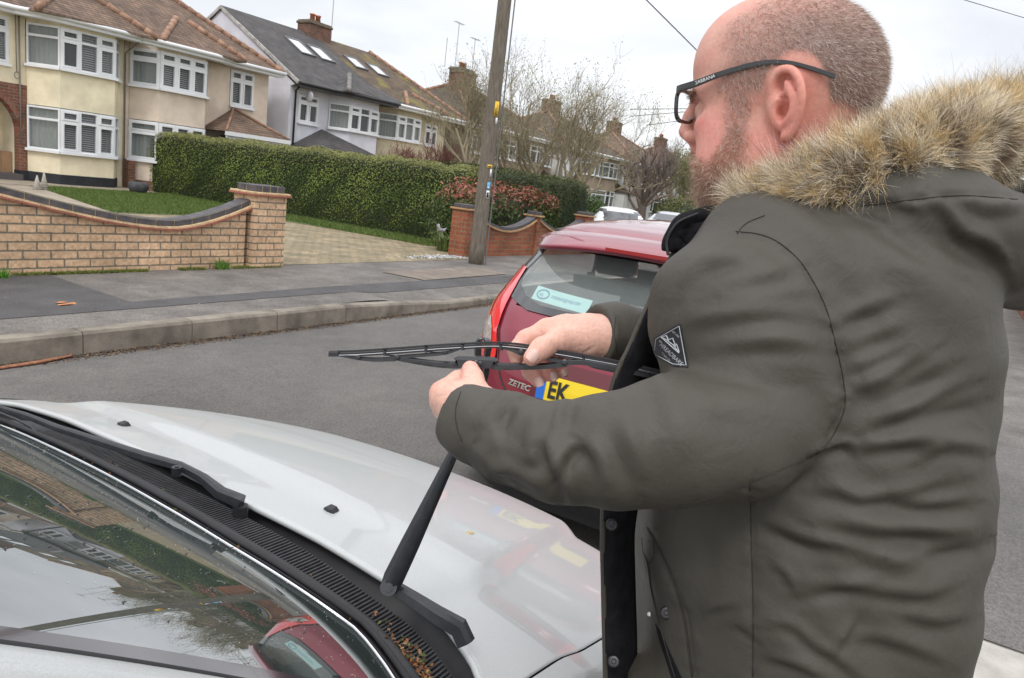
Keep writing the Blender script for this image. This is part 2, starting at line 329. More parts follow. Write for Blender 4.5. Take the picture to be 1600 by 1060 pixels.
def pave_patch(name, poly, m, dz=.004):
    # laid on the pavement surface
    bm = bmesh.new(); vs = [bm.verts.new((x, y, 0)) for x, y in poly]; bm.faces.new(vs); bmesh.ops.triangulate(bm, faces=bm.faces[:]); bmesh.ops.subdivide_edges(bm, edges=bm.edges[:], cuts=10, use_grid_fill=True)
    for v in bm.verts: v.co.z = pave_z(v.co.x, v.co.y)+dz
    me = bpy.data.meshes.new(name); bm.to_mesh(me); bm.free(); me.materials.append(m); return struct(link(name, me))
pave_patch('pavement_repair', [(-3, 6.02), (2.6, 6.02), (3.9, 6.3), (3.95, 7.80), (-3, 7.80)], patchm)
pave_patch('pavement_repair', [(3.9, 6.3), (7, 6.42), (12.6, 6.35), (12.6, 6.02), (7, 6.04), (2.6, 6.02)], patchm, .0045)
pave_patch('pavement_repair', [(8.3, 6.4), (10.6, 6.45), (10.7, 7.2), (8.2, 7.1)], mat('brown_tarmac', (.20, .165, .135), .9, .2, 4, .5, 150, bd=.005), .0095)
# kerb stones of the far side, dropped at the driveway
x = -8.0; k_ = 0
gg = MB()
while x < 60:
    l = .915; a, b_ = x+.004, x+l-.004
    za, zb = (pave_z(a, 5.5)+.004, pave_z(b_, 5.5)+.004); y0 = 5.40+random.uniform(-.004, .004)
    gg.hull([(a, y0, -.08), (b_, y0, -.08), (a, y0+.004, za-.022), (b_, y0+.004, zb-.022), (a, y0+.02, za), (b_, y0+.02, zb), (a, y0+.15, za), (b_, y0+.15, zb), (a, y0+.15, -.08), (b_, y0+.15, -.08)])
    x += l
struct(gg.build('kerb', kerbm))
grime = mat('gutter_grime', (.075, .055, .042), .95, .35, 18, .8, 120); gx = np.arange(-4, 14, .06); ge1 = 5.33-.05*np.abs(np.sin(gx*1.7)*np.sin(gx*.63+1))-rng.uniform(0, .03, len(gx)); g = MB(); k_ = len(gx)
g.add([(x, 5.402, -.046) for x in gx]+[(x, y, -.047+.012*0+.0035) for x, y in zip(gx, ge1)], [[i, i+1, k_+i+1, k_+i][::-1] for i in range(k_-1)]); struct(g.build('gutter_dirt', grime))
# near pavement (on the right), its kerb and strips
sheet('pavement', [(-6, -6), (80, -6), (80, -.27), (-6, -.27)], .1, pavem)
sheet('pavement_repair', [(3.18, -4), (5.5, -4), (6.7, -1.2), (6.5, -.28), (3.18, -.28)], .104, asph)
sheet('paving_slab', [(2.2, -2.0), (3.16, -2.0), (3.16, -.28), (2.2, -.28)], .1045, concm)
sheet('paving_slab', [(9.5, -6), (14.5, -6), (14.5, -.43), (9.7, -.43)], .1045, concm) if False else None
gg = MB(); x = -5.0
while x < 40: gg.bbox((x+.004, -.27, -.08), (x+.911, -.15, .107), .012); x += .915
struct(gg.build('kerb', kerbm))
# front garden surfaces
sheet('driveway', [(-6, 7.95), (11.7, 7.95), (13.2, 9.2), (13.2, 20.4), (12.4, 14.2), (-6, 14.2)], .125, blockm)
sheet('driveway', [(17.3, 8.0), (40, 8.0), (40, 21.9), (17.3, 21.9)], .122, blockm)
sheet('lawn', [(8.4, 14.2), (12.2, 14.2), (12.6, 10.4), (13.3, 9.6), (13.6, 22), (9.9, 22), (9.7, 19.4)], .13, soilm); sheet('path', [(-6, 14.2), (8.4, 14.2), (9.7, 19.4), (9.9, 20.2), (-6, 20.2)], .129, mat('path_concrete', (.32, .27, .21), .9, .2, 3, .4, 40))
sheet('path', [(-6, 20.2), (13.5, 20.2), (13.5, 22), (-6, 22)], .136, mat('path_concrete', (.32, .27, .21), .9, .2, 3, .4, 40))
def grass_patch(name, n, px, py, h, label, z=.13, col=((.06, .11, .02), (.17, .22, .06)), keep=None):
    P = np.stack([rng.uniform(*px, n), rng.uniform(*py, n)], 1)
    if keep is not None: P = P[keep(P[:, 0], P[:, 1])]
    n = len(P); a = rng.uniform(0, 2*np.pi, n); hh = h*rng.uniform(.5, 1.3, n); w = rng.uniform(.004, .008, n)*(1 if h < .1 else 1.4); le = rng.normal(0, .45, (n, 2))*hh[:, None]
    zz = np.full(n, z); b0 = np.stack([P[:, 0]-np.cos(a)*w, P[:, 1]-np.sin(a)*w, zz], 1); b1_ = np.stack([P[:, 0]+np.cos(a)*w, P[:, 1]+np.sin(a)*w, zz], 1); tp = np.stack([P[:, 0]+le[:, 0], P[:, 1]+le[:, 1], zz+hh], 1)
    V = np.stack([b0, b1_, tp], 1).reshape(-1, 3); F = np.arange(3*n).reshape(-1, 3); t = rng.uniform(0, 1, n)[:, None]; c = np.array(col[0])*(1-t)+np.array(col[1])*t
    o = npmesh(name, V, F, grassm, None, False, None, np.repeat(c, 3, 0)); tag(o, label, 'grass', kind='stuff'); return o
grass_patch('grass', 60000, (8.5, 13.6), (14.3, 20.1), .06, 'short green lawn of the cream house behind the brick garden wall', keep=lambda x, y: x > 8.4+(y-14.2)*.25)
grass_patch('grass', 14000, (12.4, 13.65), (9.6, 15), .07, 'strip of rough grass along the foot of the long hedge', keep=lambda x, y: (x > 12.5+.0*y))
grass_patch('moss', 6500, (3.2, 6.95), (7.78, 7.86), .03, 'moss and weeds growing where garden wall meets pavement', .12, ((.10, .13, .03), (.2, .22, .05)), keep=lambda x, y: (np.sin(x*7)+np.sin(x*2.9+1)) > -.5)
grass_patch('weed_tuft', 260, (3.2, 3.55), (7.66, 7.85), .09, 'green weed tuft at the foot of the brick wall on the far left', .12, ((.05, .17, .01), (.13, .30, .03)))
grass_patch('weed_tuft', 140, (5.95, 6.1), (7.76, 7.86), .11, 'small weed tuft at the wall foot near the brick pier', .12, ((.06, .15, .02), (.15, .26, .05)))
# leaf litter and small stones in the gutter and on the pavement
def litter(name, n, px, py, z, sz, cols, label, cat='leaf litter'):
    P = np.stack([rng.uniform(*px, n), rng.uniform(*py, n), np.full(n, z)+rng.uniform(0.001, .006, n)], 1); c = np.array(cols)[rng.integers(0, len(cols), n)]
    o = leafcloud(P, np.tile([0, 0, 1.], (n, 1)), sz, name, mat('litter', (.2, .1, .05), .9, vcol='Col'), colors=c, jitter=.25); tag(o, label, cat, kind='stuff'); return o
litter('leaf_litter', 2600, (2.4, 8.6), (5.24, 5.395), -.045, .013, [(.11, .07, .045), (.2, .13, .07), (.07, .06, .05)], 'brown leaf litter and grit lying in the far gutter')
litter('leaf_litter', 130, (1, 12), (.3, 5.2), 0.0, .008, [(.3, .25, .15), (.35, .33, .3), (.12, .08, .05)], 'small pale leaves and grit scattered on the road')
litter('leaf_litter', 220, (3, 12), (5.6, 7.8), .124, .010, [(.32, .28, .2), (.4, .38, .34), (.35, .2, .1)], 'crumbs and leaf scraps scattered on the far pavement')
bk = MB(); p0 = atz(0, 575, -.03); p1 = atz(60, 566, -.03); p2 = atz(110, 556, -.03)
bk.tube([p0-(p1-p0), p0, p1, p2, p2+np.array([.03, .05, .01])], [.012, .02, .024, .014, .004], 7, flat=.5); o = bk.build('bark_strip', mat('bark_red', (.30, .13, .07), .8, .3, 30, .5, 90), smooth=True); tag(o, 'strip of reddish bark lying in the gutter below the far kerb', 'bark')
bk = MB()
for (x_, y_) in ((95, 473), (102, 476), (112, 474)): q = atz(x_, y_, .13); bk.hull([tuple(q+rng.normal(0, 1, 3)*np.array([.035, .02, .004])) for _ in range(9)])
o = bk.build('orange_leaf', mat('orangeleaf', (.5, .2, .08), .8, .2, 20)); tag(o, 'torn orange leaf scraps on the dark pavement repair', 'leaf')
# ------------------------------------------------------------------ brick garden wall with swept top
buff = brickmat('buff_brick', (.68, .47, .31), (.56, .39, .26), (.20, .18, .14), .268, .0885, .010, 'x', tint=(.82, .8, .74), off=.5)
buffy = brickmat('buff_brick_end', (.68, .47, .31), (.56, .39, .26), (.20, .18, .14), .268, .0885, .010, 'y', tint=(.82, .8, .74))
blue = mat('blue_brick', (.045, .046, .055), .55, .35, 9, .4, 40, col2=(.10, .085, .09))
tile = mat('wall_tile', (.62, .46, .27), .85, .2, 9, .6, 50); tile2 = mat('wall_tile_red', (.33, .12, .08), .85, .2, 9, .6, 50); mort = mat('mortar', (.30, .25, .13), .95, .2, 20, .4)
gw = empty('garden_wall', (5, 7.95, .12), 'low buff brick garden wall with swept top and dark coping bricks', 'garden wall')
def wtop(x): # top of brickwork sweeps down to x~5.2 and rises to the pier
    return .12+.46+.48*smoothstep(5.4, 2.1, x)+.25*max(0, (x-5.35)/1.0)**1.6
xs = np.arange(1.0, 6.46, .06); b = MB()
fr = [(x, 7.88, .12) for x in xs]; 
for y_ in (7.88, 8.09):
    k = len(b.v); b.v += [(x, y_, .06) for x in xs]+[(x, y_, wtop(x)) for x in xs]; n = len(xs)
    for i in range(n-1): q = [k+i, k+i+1, k+n+i+1, k+n+i]; b.f.append(q if y_ < 8 else q[::-1]); b.mi.append(0)
b.build('brickwork', buff, gw)
for dz, th, ov, mm_, nm in ((0, .022, .045, tile2, 'tile_course'), (.022, .022, .03, tile, 'tile_course')):
    b = MB(); x = 1.0
    while x < 6.40: x2 = min(x+.17, 6.46); z1, z2 = wtop(x)+dz, wtop(x2)+dz; j = random.uniform(-.004, .004); b.hull([(x+.002, 7.88-ov+j, z1), (x2, 7.88-ov+j, z2), (x+.002, 8.09+ov, z1), (x2, 8.09+ov, z2), (x+.002, 7.88-ov+j, z1+th), (x2, 7.88-ov+j, z2+th), (x+.002, 8.09+ov, z1+th), (x2, 8.09+ov, z2+th)]); x = x2+.001
    b.build(nm, mm_, gw)
b = MB(); bmo = MB(); x = 1.0
while x < 6.42:
    x2 = min(x+.232, 6.46); z1, z2 = wtop(x)+.046, wtop(x2)+.046
    b.hull([(x, 7.885, z1), (x2-.012, 7.885, z2), (x, 8.085, z1), (x2-.012, 8.085, z2), (x, 7.885, z1+.06), (x2-.012, 7.885, z2+.06), (x, 7.90, z1+.075), (x2-.012, 7.90, z2+.075), (x, 8.085, z1+.075), (x2-.012, 8.085, z2+.075)]); x = x2
for x in np.arange(1.0, 6.42, .05): bmo.hull([(xx, yy, zz+wtop(xx)+.046) for xx in (x, min(x+.0501, 6.46)) for yy in (7.889, 8.081) for zz in (0, .071)])
b.build('coping_brick', blue, gw); bmo.build('coping_mortar', mort, gw)
b = MB(); b.box((6.46, 7.80, .06), (6.98, 8.20, 1.05)); b.build('pier', brickmat('buff_brick_pier', (.68, .47, .31), (.56, .39, .26), (.20, .18, .14), .268, .0885, .010, 'wall', tint=(.82, .8, .74)), gw)
b = MB(); b.bbox((6.41, 7.75, 1.05), (7.03, 8.25, 1.075), .004, 1); b.bbox((6.42, 7.77, 1.0755), (7.02, 8.24, 1.10), .004, 0); b.build('pier_tiles', [tile, tile2], gw)
b = MB()
for i in range(4):
    for j in range(2): b.bbox((6.475+i*.124, 7.82+j*.18, 1.101), (6.475+i*.124+.114, 7.99+j*.18, 1.185), .006)
b.build('pier_coping', blue, gw); b = MB(); b.box((6.48, 7.825, 1.100), (6.96, 8.165, 1.18)); b.build('coping_mortar', mort, gw)
# ------------------------------------------------------------------ red brick wall with scalloped coping
redb = brickmat('red_brick', (.36, .10, .05), (.24, .085, .05), (.24, .17, .10), .27, .088, .010, 'x', tint=(.6, .6, .5), off=.5)
redw = brickmat('red_brick_w', (.36, .10, .05), (.24, .085, .05), (.24, .17, .10), .27, .088, .010, 'wall', tint=(.6, .6, .5))
rw = empty('garden_wall', (14, 8.35, .12), 'red brick wall with scalloped dark coping and small piers beside the telegraph pole', 'garden wall')
def rtop(x):
    a = (x-12.15)/2.45; f = a-math.floor(a); return .62+.30*(2*f-1)**2
xs = np.arange(12.1, 17.06, .07); b = MB()
for y_ in (8.25, 8.45):
    k = len(b.v); b.v += [(x, y_, .06) for x in xs]+[(x, y_, rtop(x)) for x in xs]; n = len(xs)
    for i in range(n-1): q = [k+i, k+i+1, k+n+i+1, k+n+i]; b.f.append(q if y_ < 8.3 else q[::-1]); b.mi.append(0)
b.build('brickwork', redb, rw)
b = MB(); c_ = MB()
for x in xs[:-1]:
    x2 = x+.07; z1, z2 = rtop(x), rtop(x2)
    b.hull([(xx, yy, zz+zq) for xx, zz in ((x, z1), (x2, z2)) for yy in (8.21, 8.49) for zq in (0, .035)]); c_.hull([(xx, yy, zz+zq) for xx, zz in ((x, z1), (x2, z2)) for yy in (8.245, 8.455) for zq in (.036, .10)])
b.build('tile_course', mat('tan_tile', (.42, .26, .13), .85, .25, 9, .6, 50), rw); c_.build('coping_brick', blue, rw)
for x_, h in ((11.72, 1.02), (14.52, .98), (16.98, 1.06)):
    w = .34 if x_ != 14.52 else .12
    b = MB(); b.box((x_, 8.16 if w > .2 else 8.2, .06), (x_+w, 8.52, h)); b.build('pier', redw, rw)
    b = MB(); b.bbox((x_-.04, 8.12, h+.001), (x_+w+.04, 8.56, h+.035), .004); b.build('pier_tiles', mat('tan_tile', ()), rw)
    b = MB(); b.bbox((x_+.01, 8.17, h+.036), (x_+w-.01, 8.51, h+.11), .008); b.build('pier_coping', blue, rw)
# ------------------------------------------------------------------ telegraph pole
tp = empty('telegraph_pole', (11.2, 7.5, .12), 'weathered wooden telegraph pole with small yellow plates on the far pavement', 'telegraph pole')
b = MB(); P0 = Vector((11.2, 7.5, .05)); P1 = Vector((11.17, 7.5, 8.2)); b.tube([P0.lerp(P1, t) for t in np.linspace(0, 1, 24)], [.138-.040*t for t in np.linspace(0, 1, 24)], 24)
b.build('pole', mat('weathered_pole', (.17, .145, .115), .9, .35, 6, .9, 40, stretch=(9, 9, .9), detail=8, bd=.01), tp, smooth=True)
camd = Vector((-11.2, -7.5, 0)).normalized(); sidev = Vector((-camd.y, camd.x, 0))
def plate(x0, x1, z0, z1, m, nm, lab=None, rr=.132, ang=0):
    b = MB(); n = 8
    c_ang = math.atan2(camd.y, camd.x)
    b.grid(lambda u, v: (11.19+(rr+.006)*math.cos(c_ang+ang+(x0+(x1-x0)*u)/rr), 7.5+(rr+.006)*math.sin(c_ang+ang+(x0+(x1-x0)*u)/rr), z0+(z1-z0)*v), n, 1)
    o = b.build(nm, m, tp, smooth=True, solid=.002); 
    if lab: o['label'] = lab
    return o
yel = mat('yellow_plate', (.75, .47, .03), .45, .08, 20); blk = mat('black_ink', (.02, .02, .02), .6); wht = mat('white_plate', (.7, .71, .72), .4); blu = mat('blue_plate', (.1, .4, .65), .4)
# z heights from the photograph: pixel y at the pole -> z
zy = lambda y: float(aty(768-(y-160)*.10, y, 7.37)[2])
plate(.03, .11, zy(180), zy(156), yel, 'warning_plate', 'yellow warning plate'); plate(.075, .08, zy(177), zy(160), blk, 'warning_mark', None, .134); plate(.045, .095, zy(178), zy(176.5), blk, 'warning_mark', None, .134); plate(.05, .06, zy(176), zy(166), blk, 'warning_mark', None, .134)
plate(.07, .11, zy(192), zy(181.5), wht, 'number_plate', 'white number plate')
plate(.02, .11, zy(262), zy(256.5), yel, 'warning_plate', 'narrow yellow plate'); plate(.03, .09, zy(260.5), zy(258.5), blk, 'warning_mark', None, .134)
plate(.075, .115, zy(275), zy(263), wht, 'notice', 'small white notice'); plate(.05, .115, zy(296), zy(284), blu, 'notice', 'pale blue notice'); plate(.05, .115, zy(310), zy(297), wht, 'notice', 'white notice strip'); plate(.06, .10, zy(308), zy(300), blk, 'notice_print', None, .134)
plate(.06, .1, zy(294), zy(291), wht, 'notice_print', None, .134)
b = MB()
b.tube([(11.3, 7.36, .1), (11.29, 7.37, 8)], .012, 6); b.build('cable_duct', mat('grey_duct', (.15, .15, .15), .6), tp)
# overhead wires
def wire(pts, r, label, sag=.0):
    b = MB(); a, c = Vector(pts[0]), Vector(pts[1]); b.tube([a.lerp(c, t)-Vector((0, 0, sag*4*t*(1-t))) for t in np.linspace(0, 1, 24)], r, 5); o = b.build('overhead_wire', mat('wire', (.05, .05, .055), .6), smooth=True); tag(o, label, 'wire')
top = (11.17, 7.5, 8.1)
wire([dep(985, -25, 10), dep(1140, 130, 14)], .009, 'dark overhead wire slanting down behind the man\'s forehead', 0)
wire([dep(1480, -8, 12), dep(1640, 40, 14)], .006, 'thin overhead wire crossing the sky above the fur hood', 0)
for i, (a, c) in enumerate((((985, 171, 60), (1110, 170, 60)), ((985, 182, 60), (1110, 172, 60)), ((1010, 196, 60), (1130, 180, 60)))):
    wire([dep(*a), dep(*c)], .03, ['topmost of three faint far wires left of the man\'s glasses', 'middle of three faint far wires left of the man\'s glasses', 'lowest of three faint far wires left of the man\'s glasses'][i])
# ------------------------------------------------------------------ pierced screen wall on the right
sw = empty('screen_wall', (14, -1.35, .1), 'white pierced block wall on a red brick plinth beside the near pavement', 'garden wall')
b = MB(); b.box((11.5, -1.55, .05), (40, -1.35, .55)); b.build('plinth', redb, sw)
b = MB(); x = 11.6
while x < 26:
    for r_ in range(3):
        z = .555+r_*.30; c = [(x, z), (x+.29, z), (x+.29, z+.29), (x, z+.29)]
        for a, d in ((c[0], c[1]), (c[1], c[2]), (c[2], c[3]), (c[3], c[0])): b.box((min(a[0], d[0])-.015+.015, -1.50, min(a[1], d[1])), (max(a[0], d[0])+.03, -1.40, max(a[1], d[1])+.03))
        b.tube([(x+.03, -1.45, z+.03), (x+.28, -1.45, z+.28)], .022, 5); b.tube([(x+.28, -1.45, z+.03), (x+.03, -1.45, z+.28)], .022, 5)
    x += .3
b.build('pierced_blocks', mat('screen_block', (.62, .60, .55), .9, .15, 6, .3, 40), sw); b = MB(); b.bbox((11.55, -1.53, 1.49), (26.1, -1.37, 1.53), .006); b.build('coping', mat('screen_block', ()), sw)
# ------------------------------------------------------------------ houses
def stucco(name, c, v=.1): return mat(name, c, .92, v, 1.6, .5, 55, detail=7, bd=.015, spec=.25)
cream = stucco('cream_render', (.82, .73, .53), .13); beige = stucco('beige_render', (.70, .59, .48), .13); lilac = stucco('lilac_render', (.68, .68, .73), .09); white = stucco('white_render', (.72, .72, .70)); yell = stucco('yellow_render', (.60, .53, .38)); brownr = stucco('brown_render', (.34, .27, .21))
upvc = mat('white_upvc', (.80, .81, .82), .35, .03, 3); blackp = mat('black_plinth', (.02, .022, .028), .6, .2, 4)
glass_h = mat('house_glass', (.15, .165, .17), .06, spec=.8, alpha=.42)
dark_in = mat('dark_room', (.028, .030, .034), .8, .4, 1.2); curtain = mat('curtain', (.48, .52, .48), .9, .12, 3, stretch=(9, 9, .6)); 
blind = mat('blind_slats', (.55, .56, .56), .6); gut_w = mat('white_gutter', (.78, .79, .80), .4); gut_b = mat('black_gutter', (.03, .03, .033), .4)
def tilemat(name, c1, c2, moss=None, bh=.07):
    m = brickmat(name, c1, c2, tuple(c*.35 for c in c1), .19, bh, .010, 'wall', tint=(.62, .62, .6), bump=.9, off=.5)
    if moss:
        t = m.node_tree; b = bsdf(m); s = b.inputs['Base Color'].links[0].from_socket; n = t.nodes.new('ShaderNodeTexNoise'); n.inputs['Scale'].default_value = .9; n.inputs['Detail'].default_value = 8
        g = t.nodes.new('ShaderNodeNewGeometry'); t.links.new(g.outputs['Position'], n.inputs[0]); rp = t.nodes.new('ShaderNodeValToRGB'); rp.color_ramp.elements[0].position = moss[1]; rp.color_ramp.elements[1].position = moss[1]+.12; rp.color_ramp.elements[0].color = (0, 0, 0, 1); rp.color_ramp.elements[1].color = (.8, .8, .8, 1)
        t.links.new(n.outputs[0], rp.inputs[0]); mm = t.nodes.new('ShaderNodeMix'); mm.data_type = 'RGBA'; t.links.new(rp.outputs[0], mm.inputs[0]); t.links.new(s, mm.inputs[6]); mm.inputs[7].default_value = (*moss[0], 1); t.links.new(mm.outputs[2], b.inputs['Base Color'])
    return m
t_brown = tilemat('brown_tiles', (.26, .175, .13), (.16, .11, .085), ((.14, .13, .04), .66)); t_grey = tilemat('grey_tiles', (.115, .11, .115), (.085, .082, .086)); t_moss = tilemat('mossy_tiles', (.17, .12, .085), (.12, .085, .06), ((.20, .17, .03), .52)); t_dark = tilemat('dark_tiles', (.13, .095, .07), (.09, .07, .055), ((.13, .12, .035), .58))
ridge_t = mat('ridge_tile', (.30, .175, .115), .85, .3, 5, .5, 30); ridge_g = mat('ridge_grey', (.2, .19, .18), .85, .3, 5, .5, 30)
hbrick = brickmat('house_brick', (.27, .10, .06), (.17, .07, .05), (.24, .2, .15), .24, .08, .010, 'wall', tint=(.7, .7, .7)); chbrick = brickmat('chimney_brick', (.22, .09, .06), (.14, .065, .05), (.2, .17, .13), .22, .075, .010, 'wall', tint=(.6, .6, .6)); pot = mat('clay_pot', (.42, .15, .07), .8, .2, 6)
def window(parent, path, z0, z1, cols, lights=None, inside=None, tr=.28, label=None, det=1, opens=None, sill=True):
    """a window that follows path [(x,y),..] (left to right as seen from the road, outside on the right-hand side);
    one facet per path step; cols = panes per facet; inside[i] kind of what shows behind pane i"""
    fr = MB(); gl = MB(); ins = {'d': MB(), 'c': MB(), 'b': MB()}; sl = MB(); fw = .05; idx = 0; H_ = z1-z0; zt = z1-tr*H_
    for s_ in range(len(path)-1):
        p, q = Vector((*path[s_], 0)), Vector((*path[s_+1], 0)); d = q-p; Ln = d.length; d.normalize(); nrm = Vector((d.y, -d.x, 0)) # outward (towards -Y when d=+X)
        Mx = Matrix(((d.x, nrm.x, 0, p.x), (d.y, nrm.y, 0, p.y), (0, 0, 1, 0), (0, 0, 0, 1)))
        n = cols[s_] if isinstance(cols, (list, tuple)) else cols; w = Ln/n
        fr.box((0, -.06, z0), (Ln, .03, z0+fw*1.2), 0, Mx); fr.box((0, -.06, z1-fw), (Ln, .03, z1), 0, Mx)
        if sill: sl.box((-.02, .031, z0-.05), (Ln+.02, .11, z0+.02), 0, Mx)
        fr.box((0, -.058, z0+.061), (fw*.8, .032, z1-fw-.001), 0, Mx); fr.box((Ln-fw*.8, -.058, z0+.061), (Ln, .032, z1-fw-.001), 0, Mx)
        for i in range(n):
            if i: fr.box((i*w-.035, -.058, z0+.061), (i*w+.035, .033, z1-fw-.001), 0, Mx)
            fr.box((i*w+.036, -.05, zt-.03), ((i+1)*w-.036, .029, zt+.03), 0, Mx)
            if det and (opens is None or opens[idx % len(opens)]):  # opening sash stands proud
                for (a0, a1, b0, b1) in ((z0+.062, zt-.031, 0, 0), (zt+.031, z1-fw-.002, 0, 0)):
                    x0, x1 = i*w+.04, (i+1)*w-.04; t_ = .045
                    fr.box((x0, -.02, a0), (x0+t_, .05, a1), 0, Mx); fr.box((x1-t_, -.02, a0), (x1, .05, a1), 0, Mx); fr.box((x0+t_+.001, -.02, a0), (x1-t_-.001, .05, a0+t_), 0, Mx); fr.box((x0+t_+.001, -.02, a1-t_), (x1-t_-.001, .05, a1), 0, Mx)
            gl.add([tuple(Mx @ Vector(v)) for v in ((i*w, -.012, z0), ((i+1)*w, -.012, z0), ((i+1)*w, -.012, z1), (i*w, -.012, z1))], [(0, 1, 2, 3)])
            kd = inside[idx % len(inside)] if inside else 'd'
            if kd == 'b':
                k = 0
                zz = z0+.05
                while zz < z1-.05: ins['b'].add([tuple(Mx @ Vector(v)) for v in ((i*w+.02, -.085, zz), ((i+1)*w-.02, -.085, zz), ((i+1)*w-.02, -.11, zz+.035), (i*w+.02, -.11, zz+.035))], [(0, 1, 2, 3)]); zz += .058 if det else .12
            elif kd == 'c':
                nn = 14; ins['c'].grid(lambda u, v: tuple(Mx @ Vector((i*w+.01+(w-.02)*u, -.12+.018*math.sin(u*40), z0+H_*v))), 28, 1)
            idx += 1
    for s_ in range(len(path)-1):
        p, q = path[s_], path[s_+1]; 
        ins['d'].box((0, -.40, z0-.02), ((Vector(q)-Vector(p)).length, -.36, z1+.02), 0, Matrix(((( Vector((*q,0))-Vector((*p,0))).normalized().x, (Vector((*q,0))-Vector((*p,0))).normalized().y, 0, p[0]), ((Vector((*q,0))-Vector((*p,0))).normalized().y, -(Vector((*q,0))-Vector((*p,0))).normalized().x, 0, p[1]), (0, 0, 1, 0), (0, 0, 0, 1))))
    f = fr.build('window', upvc, parent)
    if label: f['label'] = label
    gl.build('pane', glass_h, f)
    if sill: sl.build('sill', upvc, f)
    ins['d'].build('room_shade', dark_in, f)
    if ins['c'].v: ins['c'].build('curtain', curtain, f, smooth=True)
    if ins['b'].v: ins['b'].build('blind', blind, f)
    return f
def arc_path(x0, x1, yb, bulge, n=5, flat=.6):
    """front line of a bay: straight-ish curve between x0 and x1 standing out by bulge"""
    pts = []
    for i in range(n+1):
        t = i/n; u = abs(2*t-1); y = yb-bulge*(1-max(0, (u-flat)/(1-flat))**1.6*.85-.10*u*u); pts.append((x0+(x1-x0)*t, y))
    return pts
def bay(parent, path, yb, m, z_floor, z_sill1, z_head1, z_sill2, z_head2, z_eave, plinth=None, base=None, d=.0):
    """rendered bay body (below, between, above the windows)"""
    def band(za, zb, mm, off=0, nm='bay_wall'):
        b = MB(); P = [(path[0][0], yb)]+list(path)+[(path[-1][0], yb)]
        P = [(x, y-off) for x, y in P] if off else P
        v = [(x, y, za) for x, y in P]+[(x, y, zb) for x, y in P]; n = len(P)
        b.add(v, [[i, i+1, n+i+1, n+i] for i in range(n-1)]+[list(range(n))[::-1], list(range(n, 2*n))]); b.build(nm, mm, parent)
    if base: band(z_floor+.38, z_sill1-.4, base[0], 0) if False else None
    band(z_floor, z_floor+.30, plinth or m, .02, 'plinth'); band(z_floor+.301, z_sill1-.03, m); band(z_head1+.02, z_sill2-.03, m); band(z_head2+.0, z_eave, m)
def hiproof(parent, m, rm, x0, x1, y0, y1, ze, slope, hl=True, hr=True, gable_t=.0, name='roof', over=.0, ridge=True, th=.06):
    """pitched roof with ridge along X"""
    ym = (y0+y1)/2; run = ym-y0; zr = ze+run*slope; a = x0+run if hl else x0; c = x1-run if hr else x1
    if a > c: a = c = (x0+x1)/2
    b = MB(); v = [(x0, y0, ze), (x1, y0, ze), (x1, y1, ze), (x0, y1, ze), (a, ym, zr), (c, ym, zr)]
    b.add(v+[(p[0], p[1], p[2]-th) for p in v], [(0, 1, 5, 4), (1, 2, 5), (2, 3, 4, 5), (3, 0, 4), (6, 7, 1, 0), (7, 8, 2, 1), (8, 9, 3, 2), (9, 6, 0, 3), (11, 7, 6, 10), (11, 8, 7), (10, 9, 8, 11), (6, 9, 10)])
    o = b.build(name, m, parent)
    if ridge:
        def ridge_line(p, q):
            r = MB(); p, q = Vector(p), Vector(q); n = max(1, int((q-p).length/.32))
            for i in range(n): r.tube([p.lerp(q, i/n)+Vector((0, 0, .01)), p.lerp(q, (i+.98)/n)+Vector((0, 0, .025))], [.085, .10], 8)
            return r
        r = ridge_line((a, ym, zr), (c, ym, zr))
        for fl, p, q in ((hl, (x0, y0, ze), (a, ym, zr)), (hr, (x1, y0, ze), (c, ym, zr)), (hl, (x0, y1, ze), (a, ym, zr)), (hr, (x1, y1, ze), (c, ym, zr))):
            if fl: k = ridge_line(p, q); r.add(k.v, k.f)
        r.build('ridge_tiles', rm, o, smooth=True)
    return o
def bayroof(parent, m, rm, x0, x1, y0, ze, slope, ymain, back=1.2, n=(1, 1)):
    run = (x1-x0)/2*.86; z1 = ze+run*slope; xm0 = x0+run; xm1 = x1-run; yb = y0+run+back
    b = MB(); b.add([(x0, y0, ze), (x1, y0, ze), (x1, yb, ze), (x0, yb, ze), (xm0, y0+run, z1), (xm1, y0+run, z1), (xm1, yb+1.5, z1), (xm0, yb+1.5, z1), (x0, y0, ze-.05), (x1, y0, ze-.05), (x1, yb, ze-.05), (x0, yb, ze-.05)], [(0, 1, 5, 4), (1, 2, 6, 5), (4, 5, 6, 7), (3, 0, 4, 7), (8, 9, 1, 0), (9, 10, 2, 1), (11, 8, 0, 3), (11, 10, 9, 8)])
    o = b.build('bay_roof', m, parent)
    for f_, p, q in ((n[0], (x0, y0, ze), (xm0, y0+run, z1)), (n[1], (x1, y0, ze), (xm1, y0+run, z1))):
        if not f_: continue
        r = MB(); p, q = Vector(p), Vector(q); k = max(1, int((q-p).length/.32))
        for i in range(k): r.tube([p.lerp(q, i/k)+Vector((0, 0, .01)), p.lerp(q, (i+.98)/k)+Vector((0, 0, .025))], [.085, .10], 8)
        r.build('ridge_tiles', rm, o, smooth=True)
def gutter(parent, pts, m, r=.06, fascia=None):
    b = MB(); b.tube([(x, y-.05, z) for x, y, z in pts], r, 8); b.build('gutter', m, parent, smooth=True)
    b = MB()
    for p, q in zip(pts[:-1], pts[1:]): b.hull([(x, y+dy, z+dz) for x, y, z in (p, q) for dy in (0.0, .35) for dz in ((-.13, -.10) if dy else (-.13, .02))])
    b.build('soffit', fascia or m, parent)
